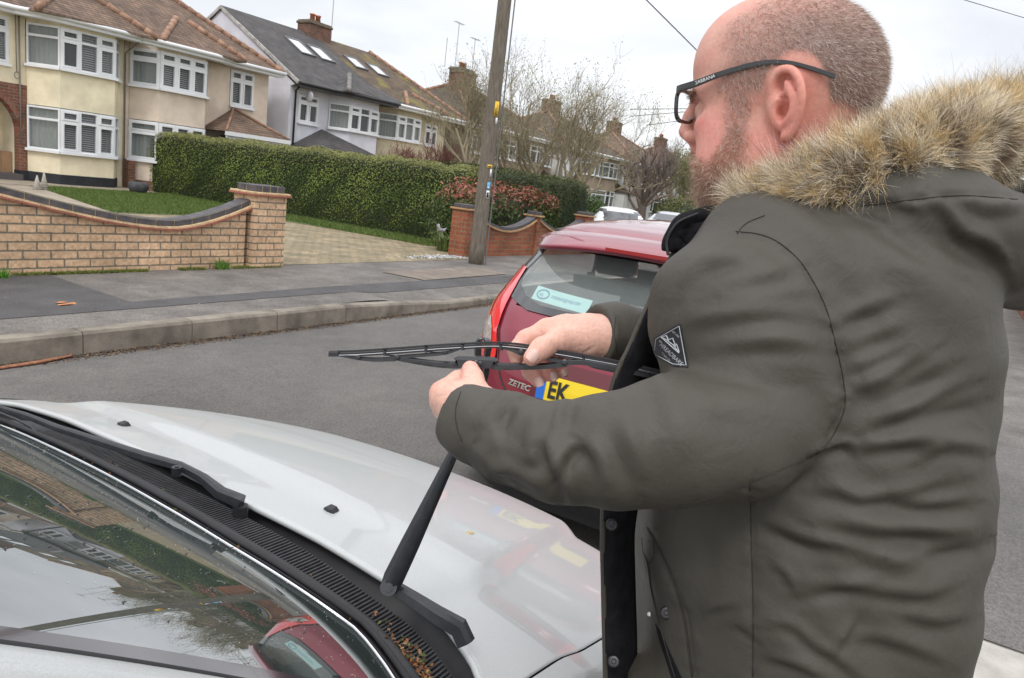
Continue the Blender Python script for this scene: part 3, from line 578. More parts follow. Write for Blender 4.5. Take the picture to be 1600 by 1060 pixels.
def walls(parent, m, x0, x1, y0, y1, z0, z1, holes=(), name='wall'):
    """box of walls with rectangular openings in the front (x0,x1,z0,z1)"""
    b = MB(); xs = sorted({x0, x1, *[h[0] for h in holes], *[h[1] for h in holes]}); zs = sorted({z0, z1, *[h[2] for h in holes], *[h[3] for h in holes]})
    for i in range(len(xs)-1):
        for j in range(len(zs)-1):
            cx, cz = (xs[i]+xs[i+1])/2, (zs[j]+zs[j+1])/2
            if any(h[0] < cx < h[1] and h[2] < cz < h[3] for h in holes): continue
            b.add([(xs[i], y0, zs[j]), (xs[i+1], y0, zs[j]), (xs[i+1], y0, zs[j+1]), (xs[i], y0, zs[j+1])], [(0, 1, 2, 3)])
    for h in holes:
        b.add([(h[0], y0, h[2]), (h[1], y0, h[2]), (h[1], y0, h[3]), (h[0], y0, h[3]), (h[0], y0+.2, h[2]), (h[1], y0+.2, h[2]), (h[1], y0+.2, h[3]), (h[0], y0+.2, h[3])], [(0, 4, 5, 1), (1, 5, 6, 2), (2, 6, 7, 3), (3, 7, 4, 0)])
    b.add([(x1, y0, z0), (x1, y1, z0), (x1, y1, z1), (x1, y0, z1)], [(0, 1, 2, 3)]); b.add([(x0, y0, z0), (x0, y1, z0), (x0, y1, z1), (x0, y0, z1)], [(3, 2, 1, 0)]); b.add([(x0, y1, z0), (x1, y1, z0), (x1, y1, z1), (x0, y1, z1)], [(3, 2, 1, 0)])
    return b.build(name, m, parent)
FY = 22.0
# --- the cream house
h1 = empty('semi_detached_house', (10.5, FY, .12), 'cream rendered house with two stacked curved bay windows and brick porch arch', 'house')
arch_x0, arch_x1 = 7.2, 10.02
walls(h1, cream, 5.0, 13.27, FY, 30.4, .1, 4.46, [(9.25, 10.22, 3.05, 4.25), (7.7, 10.56, .1, 2.60), (10.6, 13.1, .9, 2.2), (10.6, 13.1, 3.1, 4.3)])
window(h1, [(9.25, FY+.05), (10.22, FY+.05)], 3.07, 4.25, 2, inside=['b', 'b'])
P = arc_path(10.62, 13.10, FY, .72, 5)
bay(h1, P, FY, cream, .1, 1.0, 2.14, 3.17, 4.22, 4.42, blackp)
window(h1, P, 1.0, 2.14, [1, 1, 1, 1, 1], inside=['c', 'b', 'b', 'b', 'b'], opens=[0, 1, 0, 1, 0]); window(h1, P, 3.17, 4.22, [1, 1, 1, 1, 1], inside=['c', 'd', 'b', 'b', 'd'], opens=[0, 1, 0, 1, 0])
# brick surround of the arched porch
ab = MB(); cx_, cz_, r_i, n = 9.14, 1.40, 1.28, 20
for i in range(n):
    a0, a1 = math.pi*i/n, math.pi*(i+1)/n
    for (ra, rb) in ((r_i, r_i+.13),): ab.add([(cx_+r*math.cos(a), FY-.035, cz_+r*math.sin(a)*.84) for r, a in ((ra, a0), (rb, a0), (rb, a1), (ra, a1))]+[(cx_+r*math.cos(a), FY+.25, cz_+r*math.sin(a)*.84) for r, a in ((ra, a0), (rb, a0), (rb, a1), (ra, a1))], [(0, 3, 2, 1), (0, 4, 7, 3), (1, 2, 6, 5)])
ab.build('arch_ring', brickmat('arch_brick', (.33, .11, .07), (.24, .09, .06), (.24, .2, .15), .09, .3, .012, 'x'), h1)
ab = MB()
for i in range(n):
    a0, a1 = math.pi*i/n, math.pi*(i+1)/n; p = [(cx_+(r_i+.13)*math.cos(a), cz_+(r_i+.13)*math.sin(a)*.84) for a in (a0, a1)]
    ab.add([(p[0][0], FY-.02, p[0][1]), (p[0][0], FY-.02, 2.62), (p[1][0], FY-.02, 2.62), (p[1][0], FY-.02, p[1][1])], [(0, 3, 2, 1)][::1])
ab.box((cx_+r_i+.13, FY-.02, .40), (10.68, FY+.25, 2.62)); ab.box((cx_+r_i, FY-.021, .40), (cx_+r_i+.1299, FY+.25, cz_-.001)); ab.build('porch_brickwork', hbrick, h1, fix=False)
b = MB(); b.box((cx_+r_i-.01, FY-.04, .1), (10.69, FY+.26, .40)); b.build('plinth', blackp, h1)
b = MB(); b.box((7.0, FY+.9, .3), (10.6, FY+.95, 2.6)); b.box((10.42, FY+.26, .3), (10.46, FY+.9, 2.6)); b.build('porch_wall', cream, h1)
b = MB(); b.box((6.9, FY-.25, .1), (10.4, FY+.9, .30)); b.build('door_step', mat('step_tile', (.09, .08, .08), .7), h1)
d_ = MB(); d_.box((9.0, FY+.86, .3), (10.0, FY+.90, 2.3)); dd = d_.build('door', mat('dark_door', (.045, .035, .035), .4), h1)
b = MB(); b.box((10.0, FY+.84, .3), (10.12, FY+.899, 2.4)); b.box((8.9, FY+.84, 2.3), (9.999, FY+.899, 2.4)); b.build('door_frame', upvc, h1)
b = MB(); b.box((10.16, FY+.35, .60), (10.40, FY+.6, 1.15), 0, Matrix.Translation((0, 0, -.3)) ); o = b.build('cardboard_box', mat('cardboard', (.36, .22, .12), .9, .1, 5)); tag(o, 'brown cardboard box left in the arched porch of the cream house', 'box')
gutter(h1, [(5, 21.62, 4.47), (10.15, 21.62, 4.45), (10.6, 21.2, 4.43), (11.1, 21.02, 4.42), (12.6, 20.98, 4.42), (13.25, 21.10, 4.42)], gut_w)
b = MB(); b.tube([(10.42, FY-.06, 4.35), (10.44, FY-.06, 1.1)], .022, 6); b.build('downpipe', mat('grey_cable', (.22, .2, .18), .7), h1, smooth=True); b = MB(); b.tube([(10.34, FY-.05, 4.35), (10.36, FY-.05, 2.9)], .012, 5); b.build('house_cable', mat('grey_cable', (.22, .2, .18), .7), h1, smooth=True); b = MB(); b.tube([(10.36+.06*math.cos(t), FY-.06, 2.84+.09*math.sin(t)) for t in np.linspace(0, 6.2, 12)], .012, 5)
b.build('house_cable', mat('grey_cable', (.22, .2, .18), .7), h1, smooth=True); b = MB(); b.tube([(13.24, FY-.8, 4.3), (13.26, FY-.10, 4.0), (13.27, FY-.10, .4)], .022, 6); b.build('downpipe', mat('grey_cable', (.22, .2, .18), .7), h1, smooth=True)
# roof of the pair: cream half and beige half share the ridge; each keeps its own covering
r1 = empty('semi_detached_house', (16, FY, .12), 'beige rendered house with hipped brown roof, blinds and small tiled porch roof', 'house')
walls(r1, beige, 13.29, 18.55, FY, 30.4, .1, 4.46, [(13.5, 16.0, .9, 2.2), (13.5, 16.0, 3.1, 4.3), (16.95, 17.93, 3.05, 4.28)])
P = arc_path(13.45, 16.05, FY, .72, 5)
bay(r1, P, FY, beige, .1, 1.0, 2.16, 3.15, 4.22, 4.42, hbrick)
b = MB(); b.box((13.30, FY-.03, .1), (13.44, FY, .98)); b.box((13.0+.28, FY-.30, .12), (13.5, FY-.03, .95)); b.build('brick_base', hbrick, r1)
window(r1, P, 1.0, 2.16, [1]*5, inside=['c', 'b', 'b', 'b', 'b'], opens=[1, 1, 1, 1, 0]); window(r1, P, 3.15, 4.22, [1]*5, inside=['c', 'b', 'b', 'b', 'd'], opens=[1, 1, 1, 1, 0])
window(r1, [(16.98, FY+.02), (17.93, FY+.02)], 3.1, 4.27, 2, inside=['b'])
# roofs: hip at the right-hand end
ze, sl_ = 4.50, .70
def half_roof(parent, xa, xb, hip, m, rm, y0=21.62, y1=30.6):
    ym = (y0+y1)/2; run = ym-y0; zr = ze+run*sl_; c = xb-run if hip else xb; b = MB()
    c2 = max(c, xa)
    vv = [(xa, y0, ze), (xb, y0, ze), (xb, y1, ze), (xa, y1, ze), (xa, ym, zr), (c2, ym, zr)]
    b.add(vv+[(p[0], p[1], p[2]-.06) for p in vv], [(0, 1, 5, 4), (1, 2, 5), (2, 3, 4, 5), (6, 7, 1, 0), (7, 8, 2, 1), (8, 9, 3, 2), (11, 7, 6, 10), (11, 8, 7), (10, 9, 8, 11)])
    o = b.build('roof', m, parent)
    for p, q in (((xa, ym, zr), (c2, ym, zr)),)+((((xb, y0, ze), (c2, ym, zr)), ((xb, y1, ze), (c2, ym, zr))) if hip else ()):
        r = MB(); p, q = Vector(p), Vector(q); k = max(1, int((q-p).length/.32))
        for i in range(k): r.tube([p.lerp(q, i/k)+Vector((0, 0, .01)), p.lerp(q, (i+.98)/k)+Vector((0, 0, .025))], [.085, .10], 8)
        r.build('ridge_tiles', rm, o, smooth=True)
half_roof(h1, 4.6, 13.27, False, t_brown, ridge_t); half_roof(r1, 13.275, 18.85, True, t_brown, ridge_t)
bayroof(h1, t_brown, ridge_t, 10.35, 13.60, 20.90, 4.47, .70, FY)
bayroof(r1, t_brown, ridge_t, 13.78, 16.75, 20.95, 4.475, .70, FY, .8)
gutter(r1, [(13.27, 21.10, 4.42), (13.7, 21.0, 4.42), (15.6, 20.98, 4.42), (16.3, 21.2, 4.43), (16.8, 21.55, 4.45), (18.9, 21.58, 4.46)], gut_w)
# porch with pyramid roof
b = MB(); b.add([(15.9, 20.7, 2.2), (18.5, 20.7, 2.2), (18.5, 21.995, 2.2), (15.9, 21.995, 2.2), (17.1, 21.99, 3.0)], [(0, 1, 4), (1, 2, 4), (3, 0, 4), (3, 2, 1, 0)]); pr = b.build('porch_roof', t_brown, r1)
r = MB(); r.tube([(15.9, 20.7, 2.21), (17.1, 21.95, 3.02)], .045, 6); r.tube([(18.5, 20.7, 2.21), (17.1, 21.95, 3.02)], .045, 6); r.build('ridge_tiles', ridge_t, pr, smooth=True)
b = MB(); b.box((15.88, 20.66, 2.07), (18.52, 20.74, 2.197)); b.build('porch_fascia', gut_w, r1)
window(r1, [(16.0, 20.8), (18.4, 20.8)], .9, 2.06, 5, inside=['d'], sill=False); b = MB(); b.box((16.0, 20.78, .1), (18.4, 21.9, .88)); b.build('porch_wall', beige, r1)
# --- lilac house with gable and grey roof, rooflights
h2 = empty('semi_detached_house', (22, FY, .12), 'lilac rendered house with dark grey tiled gable roof and two rooflights', 'house')
walls(h2, lilac, 19.55, 24.28, FY, 30.2, .1, 4.34, [(20.25, 21.25, 2.9, 4.1)] if False else [(20.0, 20.95, 2.93, 4.0), (21.55, 24.1, 2.9, 4.0), (21.55, 24.1, .9, 2.1)])
ze2, s2, ym2 = 4.34, .588, 26.0
b = MB(); b.add([(19.548, 21.7, 4.2), (19.548, 30.3, 4.2), (19.548, 26.0, 6.86), (19.56, 22, 4.34), (19.56, 30, 4.34)], [(0, 2, 1)]); b.build('gable', lilac, h2)
b = MB(); b.prism([(19.50, 21.55, 4.24), (19.50, 26.0, 6.86), (19.50, 26.0, 6.98), (19.50, 21.5, 4.36)], (-.05, 0, 0)); b.prism([(19.50, 30.5, 4.24), (19.50, 30.5, 4.36), (19.50, 26.0, 6.98), (19.50, 26.0, 6.86)], (-.05, 0, 0)); b.build('bargeboard', mat('verge', (.42, .40, .37), .8, .3, 6), h2)
def gable_roof(parent, xa, xb, m, hip=False, y0=21.5):
    run = ym2-y0; zr = ze2+run*s2; c = xb-run*.55 if hip else xb; b = MB(); v = [(xa, y0, ze2), (xb, y0, ze2), (xb, 2*ym2-y0, ze2), (xa, 2*ym2-y0, ze2), (xa, ym2, zr), (c, ym2, zr)]
    b.add(v+[(p[0], p[1], p[2]-.07) for p in v], [(0, 1, 5, 4), (1, 2, 5), (2, 3, 4, 5), (6, 7, 1, 0), (7, 8, 2, 1), (8, 9, 3, 2), (11, 7, 6, 10), (11, 8, 7), (10, 9, 8, 11), (6, 10, 4, 0), (10, 9, 3, 4)])
    return b.build('roof', m, parent), zr, c
ro2, zr2, _ = gable_roof(h2, 19.48, 24.30, t_grey)
def rooflight(parent, x0, x1, ya, yb):
    f = MB(); zz = lambda y: ze2+(y-21.5)*s2
    nrm = np.array([0, -s2, 1])/math.hypot(1, s2)
    def pt(x, y, h): return tuple(np.array([x, y, zz(y)])+nrm*h)
    for (a, b_, c, d) in ((x0, x0+.07, ya, yb), (x1-.07, x1, ya, yb), (x0+.0701, x1-.0701, ya, ya+.07), (x0+.0701, x1-.0701, yb-.07, yb)): f.hull([pt(x, y, h) for x in (a, b_) for y in (c, d) for h in (-.02, .07)])
    o = f.build('roof_window', mat('rooflight_frame', (.12, .12, .125), .5), parent); g = MB(); g.add([pt(x0+.06, ya+.06, .045), pt(x1-.06, ya+.06, .045), pt(x1-.06, yb-.06, .045), pt(x0+.06, yb-.06, .045)], [(0, 1, 2, 3)]); g.build('pane', mat('skylight_glass', (.62, .64, .65), .15, spec=.9), o)
def on_roof(px, py):   # point of the photograph on the plane of this roof
    d = _ray(px, py); n = np.array([0, -s2, 1]); p0 = np.array([0, 21.5, ze2]); return CC+d*(((p0-CC)@n)/(d@n))
A_ = on_roof(445, 60); B_ = on_roof(482, 86); 
def rl(parent, c): 
    P = [on_roof(*q) for q in c]; xs_ = [p[0] for p in P]; ys_ = [p[1] for p in P]; rooflight(parent, min(xs_)+.0, min(xs_)+.78, min(ys_), max(ys_))
rl(h2, [(443, 58), (480, 87)]); rl(h2, [(477, 70), (509, 96)])
P = arc_path(21.5, 24.22, FY, .62, 5); bay(h2, P, FY, lilac, .1, 1.0, 2.1, 2.95, 3.90, 4.2); window(h2, P, 2.95, 3.90, [1]*5, inside=['c', 'd', 'd', 'd', 'c'], opens=[0, 1, 0, 1, 0], label=None); window(h2, P, 1.0, 2.1, [1]*5, inside=['c', 'd', 'd', 'd', 'c'], opens=[0, 1, 0, 1, 0])
window(h2, [(19.98, FY+.02), (20.95, FY+.02)], 2.95, 3.98, 2, inside=['d'])
b = MB(); b.add([(19.7, 20.6, 2.1), (23.0, 20.6, 2.1), (23.0, 21.995, 2.1), (19.7, 21.995, 2.1), (21.2, 21.99, 2.85)], [(0, 1, 4), (1, 2, 4), (3, 0, 4), (3, 2, 1, 0)]); b.build('porch_roof', t_grey, h2)
b = MB(); b.box((19.75, 20.7, .1), (22.9, 21.99, 2.09)); b.build('porch_wall', lilac, h2)
bayroof(h2, t_grey, ridge_g, 21.4, 24.9, 20.92, 4.36, .52, FY, 1.2, (1, 0))
gutter(h2, [(19.5, 21.48, 4.30), (21.1, 21.45, 4.30), (21.8, 21.02, 4.29), (24.3, 20.9, 4.29)], gut_b, .055)
b = MB(); b.tube([(19.62, 21.5, 4.25), (19.75, 21.93, 4.05), (19.75, 21.93, .2)], .04, 8); b.build('downpipe', gut_b, h2, smooth=True)
b = MB(); b.tube([(19.72, 21.7, 3.9), (20.0, 21.55, 3.9)], .015, 5); b.ball((20.02, 21.5, 3.88), (.05, .2, .2), 10, 8); b.build('satellite_dish', mat('dish', (.4, .4, .42), .5), h2, smooth=True)
# --- cream-yellow house sharing the roof
h3 = empty('semi_detached_house', (26.5, FY, .12), 'pale yellow rendered house with mossy brown roof joined to the lilac house', 'house')
walls(h3, yell, 24.3, 28.98, FY, 30.2, .1, 4.34, [(24.4, 26.9, 2.9, 4.0), (24.4, 26.9, .9, 2.1), (27.5, 28.4, 2.95, 3.9)])
ro3, _, c3 = gable_roof(h3, 24.31, 30.2, t_moss, True); rl(h3, [(535, 87), (565, 109)]); rl(h3, [(570, 99), (599, 120)])
P = arc_path(24.35, 26.95, FY, .62, 5); bay(h3, P, FY, yell, .1, 1.0, 2.1, 2.95, 3.95, 4.2); window(h3, P, 2.95, 3.95, [1]*5, inside=['c', 'c', 'c', 'c', 'd'], opens=[0, 1, 0, 1, 0]); window(h3, P, 1.0, 2.1, [1]*5, inside=['c', 'd', 'd', 'd', 'c'], opens=[0, 1, 0, 1, 0])
window(h3, [(27.5, FY+.02), (28.4, FY+.02)], 2.95, 3.9, 2, inside=['d'])
bayroof(h3, t_moss, ridge_t, 24.9, 27.8, 20.95, 4.365, .52, FY, .9)
gutter(h3, [(24.3, 20.92, 4.29), (27.0, 20.98, 4.29), (27.8, 21.45, 4.30), (30.2, 21.48, 4.30)], gut_w, .055)
r = MB()
p, q = Vector((30.2, 21.5, ze2)), Vector((c3, ym2, zr2)); k = 14
for i in range(k): r.tube([p.lerp(q, i/k)+Vector((0, 0, .01)), p.lerp(q, (i+.98)/k)+Vector((0, 0, .025))], [.085, .10], 8)
r.build('ridge_tiles', ridge_t, ro3, smooth=True)
def chimney(parent, cx, cy, z0, z1, w, d, pots=2, lab=None):
    b = MB(); b.box((cx-w/2, cy-d/2, z0), (cx+w/2, cy+d/2, z1-.12)); o = b.build('chimney', chbrick, parent)
    b = MB(); b.bbox((cx-w/2-.05, cy-d/2-.05, z1-.1195), (cx+w/2+.05, cy+d/2+.05, z1-.02), .01); b.bbox((cx-w/2, cy-d/2, z1-.019), (cx+w/2, cy+d/2, z1+.04), .01); b.build('chimney_cap', mat('chimney_cap', (.14, .115, .08), .9, .3, 5), o)
    for i in range(pots):
        b = MB(); b.tube([(cx+(i-(pots-1)/2)*.32, cy, z1+.04), (cx+(i-(pots-1)/2)*.32, cy, z1+.30), (cx+(i-(pots-1)/2)*.32, cy, z1+.31), (cx+(i-(pots-1)/2)*.32, cy, z1+.36)], [.12, .10, .13, .13], 10); b.build('chimney_pot', pot, o, smooth=True)
    return o
chimney(h3, 24.25, 26.0, 6.3, 7.45, 1.25, .75, 2)
def aerial(parent, x, y, z0, z1, arms=1):
    b = MB(); b.tube([(x, y, z0), (x, y, z1)], .022, 5)
    if arms:
        b.tube([(x-.45, y, z1-.05), (x+.45, y, z1-.05)], .014, 4)
        for i in range(7): b.tube([(x-.4+i*.13, y-.14, z1-.05), (x-.4+i*.13, y+.14, z1-.05)], .009, 4)
    b.build('aerial', mat('aerial_metal', (.45, .45, .46), .5, metal=.3), parent)
aerial(h3, 25.25, 26, 6.8, 9.3, 1)
# --- house 4 (hipped, moss) and the row beyond
def far_house(x0, x1, wallm, wall2, tm, label, ch=True, det=0):
    h = empty('semi_detached_pair', ((x0+x1)/2, FY, .12), label, 'house'); xm = (x0+x1)/2; w = (x1-x0)
    walls(h, wallm, x0+.2, x1-.2, FY, 30.2, .1, 4.34, [(x0+1.9, xm-.1, 2.9, 3.9), (xm+.1, x1-1.9, 2.9, 3.9), (x0+1.9, xm-.1, .9, 2.1), (xm+.1, x1-1.9, .9, 2.1)])
    for a, c in ((x0+1.85, xm-.08), (xm+.08, x1-1.85)):
        P = arc_path(a, c, FY, .62, 4); bay(h, P, FY, wall2, .1, 1.0, 2.1, 2.95, 3.95, 4.2)
        for z0, z1 in ((1.0, 2.1), (2.95, 3.95)): window(h, P, z0, z1, [1]*4, inside=['c', 'd', 'd', 'd'], det=det)
    for a in (x0+.6, x1-1.4): window(h, [(a, FY-.05), (a+.85, FY-.05)], 3.0, 3.9, 2, inside=['d'], det=0)
    for a in (x0+.3, x1-2.0):
        b = MB(); b.add([(a, 20.8, 2.1), (a+1.7, 20.8, 2.1), (a+1.7, 21.995, 2.1), (a, 21.995, 2.1), (a+.85, 21.99, 2.8)], [(0, 1, 4), (1, 2, 4), (3, 0, 4), (3, 2, 1, 0)]); b.build('porch_roof', tm, h); b = MB(); b.box((a+.1, 20.9, .1), (a+1.6, 21.99, 2.09)); b.build('porch_wall', wallm, h)
    hiproof(h, tm, ridge_t, x0-.2, x1+.2, 21.5, 30.5, 4.36, .56)
    gutter(h, [(x0-.1, 21.48, 4.30), (x0+1.5, 21.4, 4.3), (x0+2, 21.1, 4.3), (x1-2, 21.1, 4.3), (x1-1.5, 21.4, 4.3), (x1+.1, 21.48, 4.30)], gut_w, .055)
    if ch: chimney(h, xm, 26, 6.4, 7.65, 1.3, .8, 2)
    return h
h4 = far_house(30.6, 40.0, brownr, brownr, t_dark, 'brown rendered pair with mossy hipped roof and chimney behind the bare bushes')
aerial(h4, 34.6, 26, 7.6, 10.0, 1); aerial(h4, 33.8, 26.1, 7.5, 9.0, 0); aerial(h4, 36.1, 25.9, 7.5, 9.5, 1)
chimney(h4, 34.4, 25.2, 6.0, 7.35, 1.2, .9, 0)
far_house(41.2, 50.6, white, brownr, t_dark, 'white and brown pair half hidden by the large bare tree')
far_house(51.8, 61.2, white, white, t_brown, 'white rendered pair with brown roof beyond the large bare tree')
far_house(62.4, 71.8, white, brownr, t_brown, 'white pair with tan bay panels above the parked white car')
far_house(73.0, 82.4, white, white, t_dark, 'small white pair far down the street left of the man\'s beard')
far_house(83.6, 93.0, cream, brownr, t_brown, 'farthest cream pair at the end of the street', ch=False)
# garden ornaments by the cream house
for i, (px_, h_) in enumerate(((58, .34), (69, .42))):
    q = atz(px_, 296, .14); b = MB(); b.tube([(q[0], q[1], .13), (q[0], q[1], .13+h_)], [.10, .012], 8)
    for z in np.linspace(.02, h_*.9, 7): b.tube([(q[0]+(.11*(1-z/h_))*math.cos(t), q[1]+(.11*(1-z/h_))*math.sin(t), .13+z) for t in np.linspace(0, 6.283, 9)], .008, 4, caps=False)
    o = b.build('garden_cone', mat('pale_wicker', (.42, .38, .33), .9, .2, 20), smooth=True); tag(o, ['shorter pale cone ornament on the left of the two before the cream bay', 'taller pale cone ornament on the right of the two before the cream bay'][i], 'garden ornament', 'cone ornaments before the cream bay')
q = atz(216, 302, .14); b = MB(); b.tube([(q[0], q[1], .13+z) for z in (0, .04, .16, .28, .33, .33, .22)], [.14, .2, .27, .25, .2, .16, .12], 18); pl = b.build('planter', mat('stone_pot', (.07, .07, .075), .8, .3, 8, .3), smooth=True); tag(pl, 'round dark stone planter on the lawn beside the cream bay', 'planter')
# ------------------------------------------------------------------ hedges, shrubs, trees
leafm = mat('leaf_green', (.07, .12, .03), .6, vcol='Col', spec=.3); bsdf(leafm).inputs['Subsurface Weight'].default_value = 0
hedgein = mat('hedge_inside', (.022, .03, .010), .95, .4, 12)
def hedge(name, label, pathfn, L_, hw, h, n, cols, z0=.13, cat='hedge', size=.03, topcol=None):
    """hedge along pathfn(s)->(x,y,dx,dy); rounded section"""
    root = empty(name, (pathfn(L_/2)[0], pathfn(L_/2)[1], z0), label, cat)
    def surf(s, a, k=1.0):
        # a in [0,1] round the section from foot over the top to the other foot
        x, y, dx, dy = pathfn(s); nx, ny = -dy, dx
        t = a*2-1; m_ = abs(t); 
        if m_ > .42: o_ = 1.0; zz = h*.94*(1-(m_-.42)/.58); o_ = 1-.07*((m_-.42)/.58)**2
        else: o_ = (m_/.42); zz = h-(h*.06)*(m_/.42)**3; o_ = o_**.85
        lump = 1+.035*math.sin(s*2.3+a*5)+.03*math.sin(s*5.1+a*11+1)+.02*math.sin(s*9.7+a*17)
        sg = 1 if t > 0 else -1
        e_ = min(1, max(.0, min(s, L_-s)/.35)); ek = math.sqrt(max(0, 1-(1-e_)**2))*.5+.5
        return (x+nx*hw*o_*sg*lump*k*ek, y+ny*hw*o_*sg*lump*k*ek, z0+zz*k*(lump*.4+.6)*(ek*.3+.7))
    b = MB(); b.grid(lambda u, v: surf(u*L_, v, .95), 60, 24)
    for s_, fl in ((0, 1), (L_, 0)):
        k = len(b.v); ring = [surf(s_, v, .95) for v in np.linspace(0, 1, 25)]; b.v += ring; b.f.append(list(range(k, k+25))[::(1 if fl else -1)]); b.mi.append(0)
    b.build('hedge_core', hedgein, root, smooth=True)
    S_ = rng.uniform(0, L_, n); A2 = rng.uniform(0, 1, n)
    # ends get leaves too
    ne = int(n*.12); S_[:ne] = np.abs(rng.normal(0, .05, ne)); S_[ne:2*ne] = L_-np.abs(rng.normal(0, .05, ne))
    P = np.array([surf(s, a, rng.uniform(.96, 1.03)) for s, a in zip(S_, A2)]); Cn = np.array([[pathfn(s)[0], pathfn(s)[1], z0+h*.45] for s in S_])
    inner = np.arange(n) < 2*ne; fct = rng.uniform(0.05, 1, n)[:, None]; P[inner] = Cn[inner]+(P[inner]-Cn[inner])*np.sqrt(fct[inner])
    for i_, s_ in enumerate(S_[:2*ne]): 
        x, y, dx, dy = pathfn(s_); sg = -1 if i_ < ne else 1; P[i_] += np.array([dx, dy, 0])*sg*rng.uniform(0, .05)
    Nn = P-Cn; Nn /= np.linalg.norm(Nn, axis=1, keepdims=True)
    # patches of colour: yellowish dead twigs and darker green leaves
    pn = np.sin(P[:, 0]*2.1+P[:, 1]*1.7)+np.sin(P[:, 1]*3.7+P[:, 2]*2.9+1)+np.sin(P[:, 2]*6.1+P[:, 1]*5.3)
    t = np.clip(.5+.22*pn+rng.normal(0, .22, n), 0, 1)[:, None]; c = np.array(cols[0])*(1-t)+np.array(cols[1])*t
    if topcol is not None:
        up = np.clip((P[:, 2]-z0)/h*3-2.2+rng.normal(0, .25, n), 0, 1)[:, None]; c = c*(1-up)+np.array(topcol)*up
    leafcloud(P, Nn, size, 'foliage', leafm, root, colors=c, jitter=.45)
    return root
def line(x0, y0, x1, y1):
    L_ = math.hypot(x1-x0, y1-y0); dx, dy = (x1-x0)/L_, (y1-y0)/L_; return (lambda s: (x0+dx*s+.0, y0+dy*s, dx, dy)), L_
f_, L_ = line(14.55, 9.9, 14.45, 21.9)
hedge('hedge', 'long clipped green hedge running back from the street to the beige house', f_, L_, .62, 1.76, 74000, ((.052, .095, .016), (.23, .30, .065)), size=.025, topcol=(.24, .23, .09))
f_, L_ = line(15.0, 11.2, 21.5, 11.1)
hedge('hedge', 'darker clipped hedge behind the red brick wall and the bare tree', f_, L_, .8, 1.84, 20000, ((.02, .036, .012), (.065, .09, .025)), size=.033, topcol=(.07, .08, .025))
# photinia: green below, red young leaves above
root = empty('photinia_shrub', (15, 9.4, .12), 'rounded shrub with red young leaves above green, behind the red brick wall', 'shrub')
n = 9000; u_ = rng.normal(0, 1, (n, 3)); u_ /= np.linalg.norm(u_, axis=1, keepdims=True); rr = rng.uniform(.72, 1.06, n)[:, None]
th = np.arctan2(u_[:, 1], u_[:, 0]); lm = 1+.06*np.sin(th*5)+.05*np.sin(u_[:, 2]*7+th*3)
sq = np.sign(u_)*np.abs(u_)**.72; P = sq*rr*lm[:, None]*np.array([2.35, .62, .80])+np.array([15.0, 9.45, .80]); P[:, 2] = np.maximum(P[:, 2], .2)
redp = smoothstep(1.05, 1.5, P[:, 2]+rng.normal(0, .16, n))*(rng.uniform(0, 1, n) < .75); g_ = rng.uniform(0, 1, n)[:, None]
c = np.array([.025, .05, .012])*(1-g_)+np.array([.10, .14, .04])*g_; rc = np.array([.28, .06, .045])*(1-g_)+np.array([.50, .22, .17])*g_; c = c*(1-redp[:, None])+rc*redp[:, None]
leafcloud(P, u_+np.array([0, 0, .4]), .058, 'foliage', leafm, root, colors=c, jitter=.6, aspect=.36)
b = MB(); b.ball((15.0, 9.45, .75), (1.9, .42, .55), 20, 12); b.build('stems', hedgein, root, smooth=True)
barkm = mat('bark', (.25, .21, .16), .95, .35, 8, .6, 40, col2=(.30, .26, .15)); barkp = mat('bark_purple', (.21, .15, .13), .95, .3, 8); barkd = mat('bark_dark', (.13, .105, .09), .95, .3, 8)
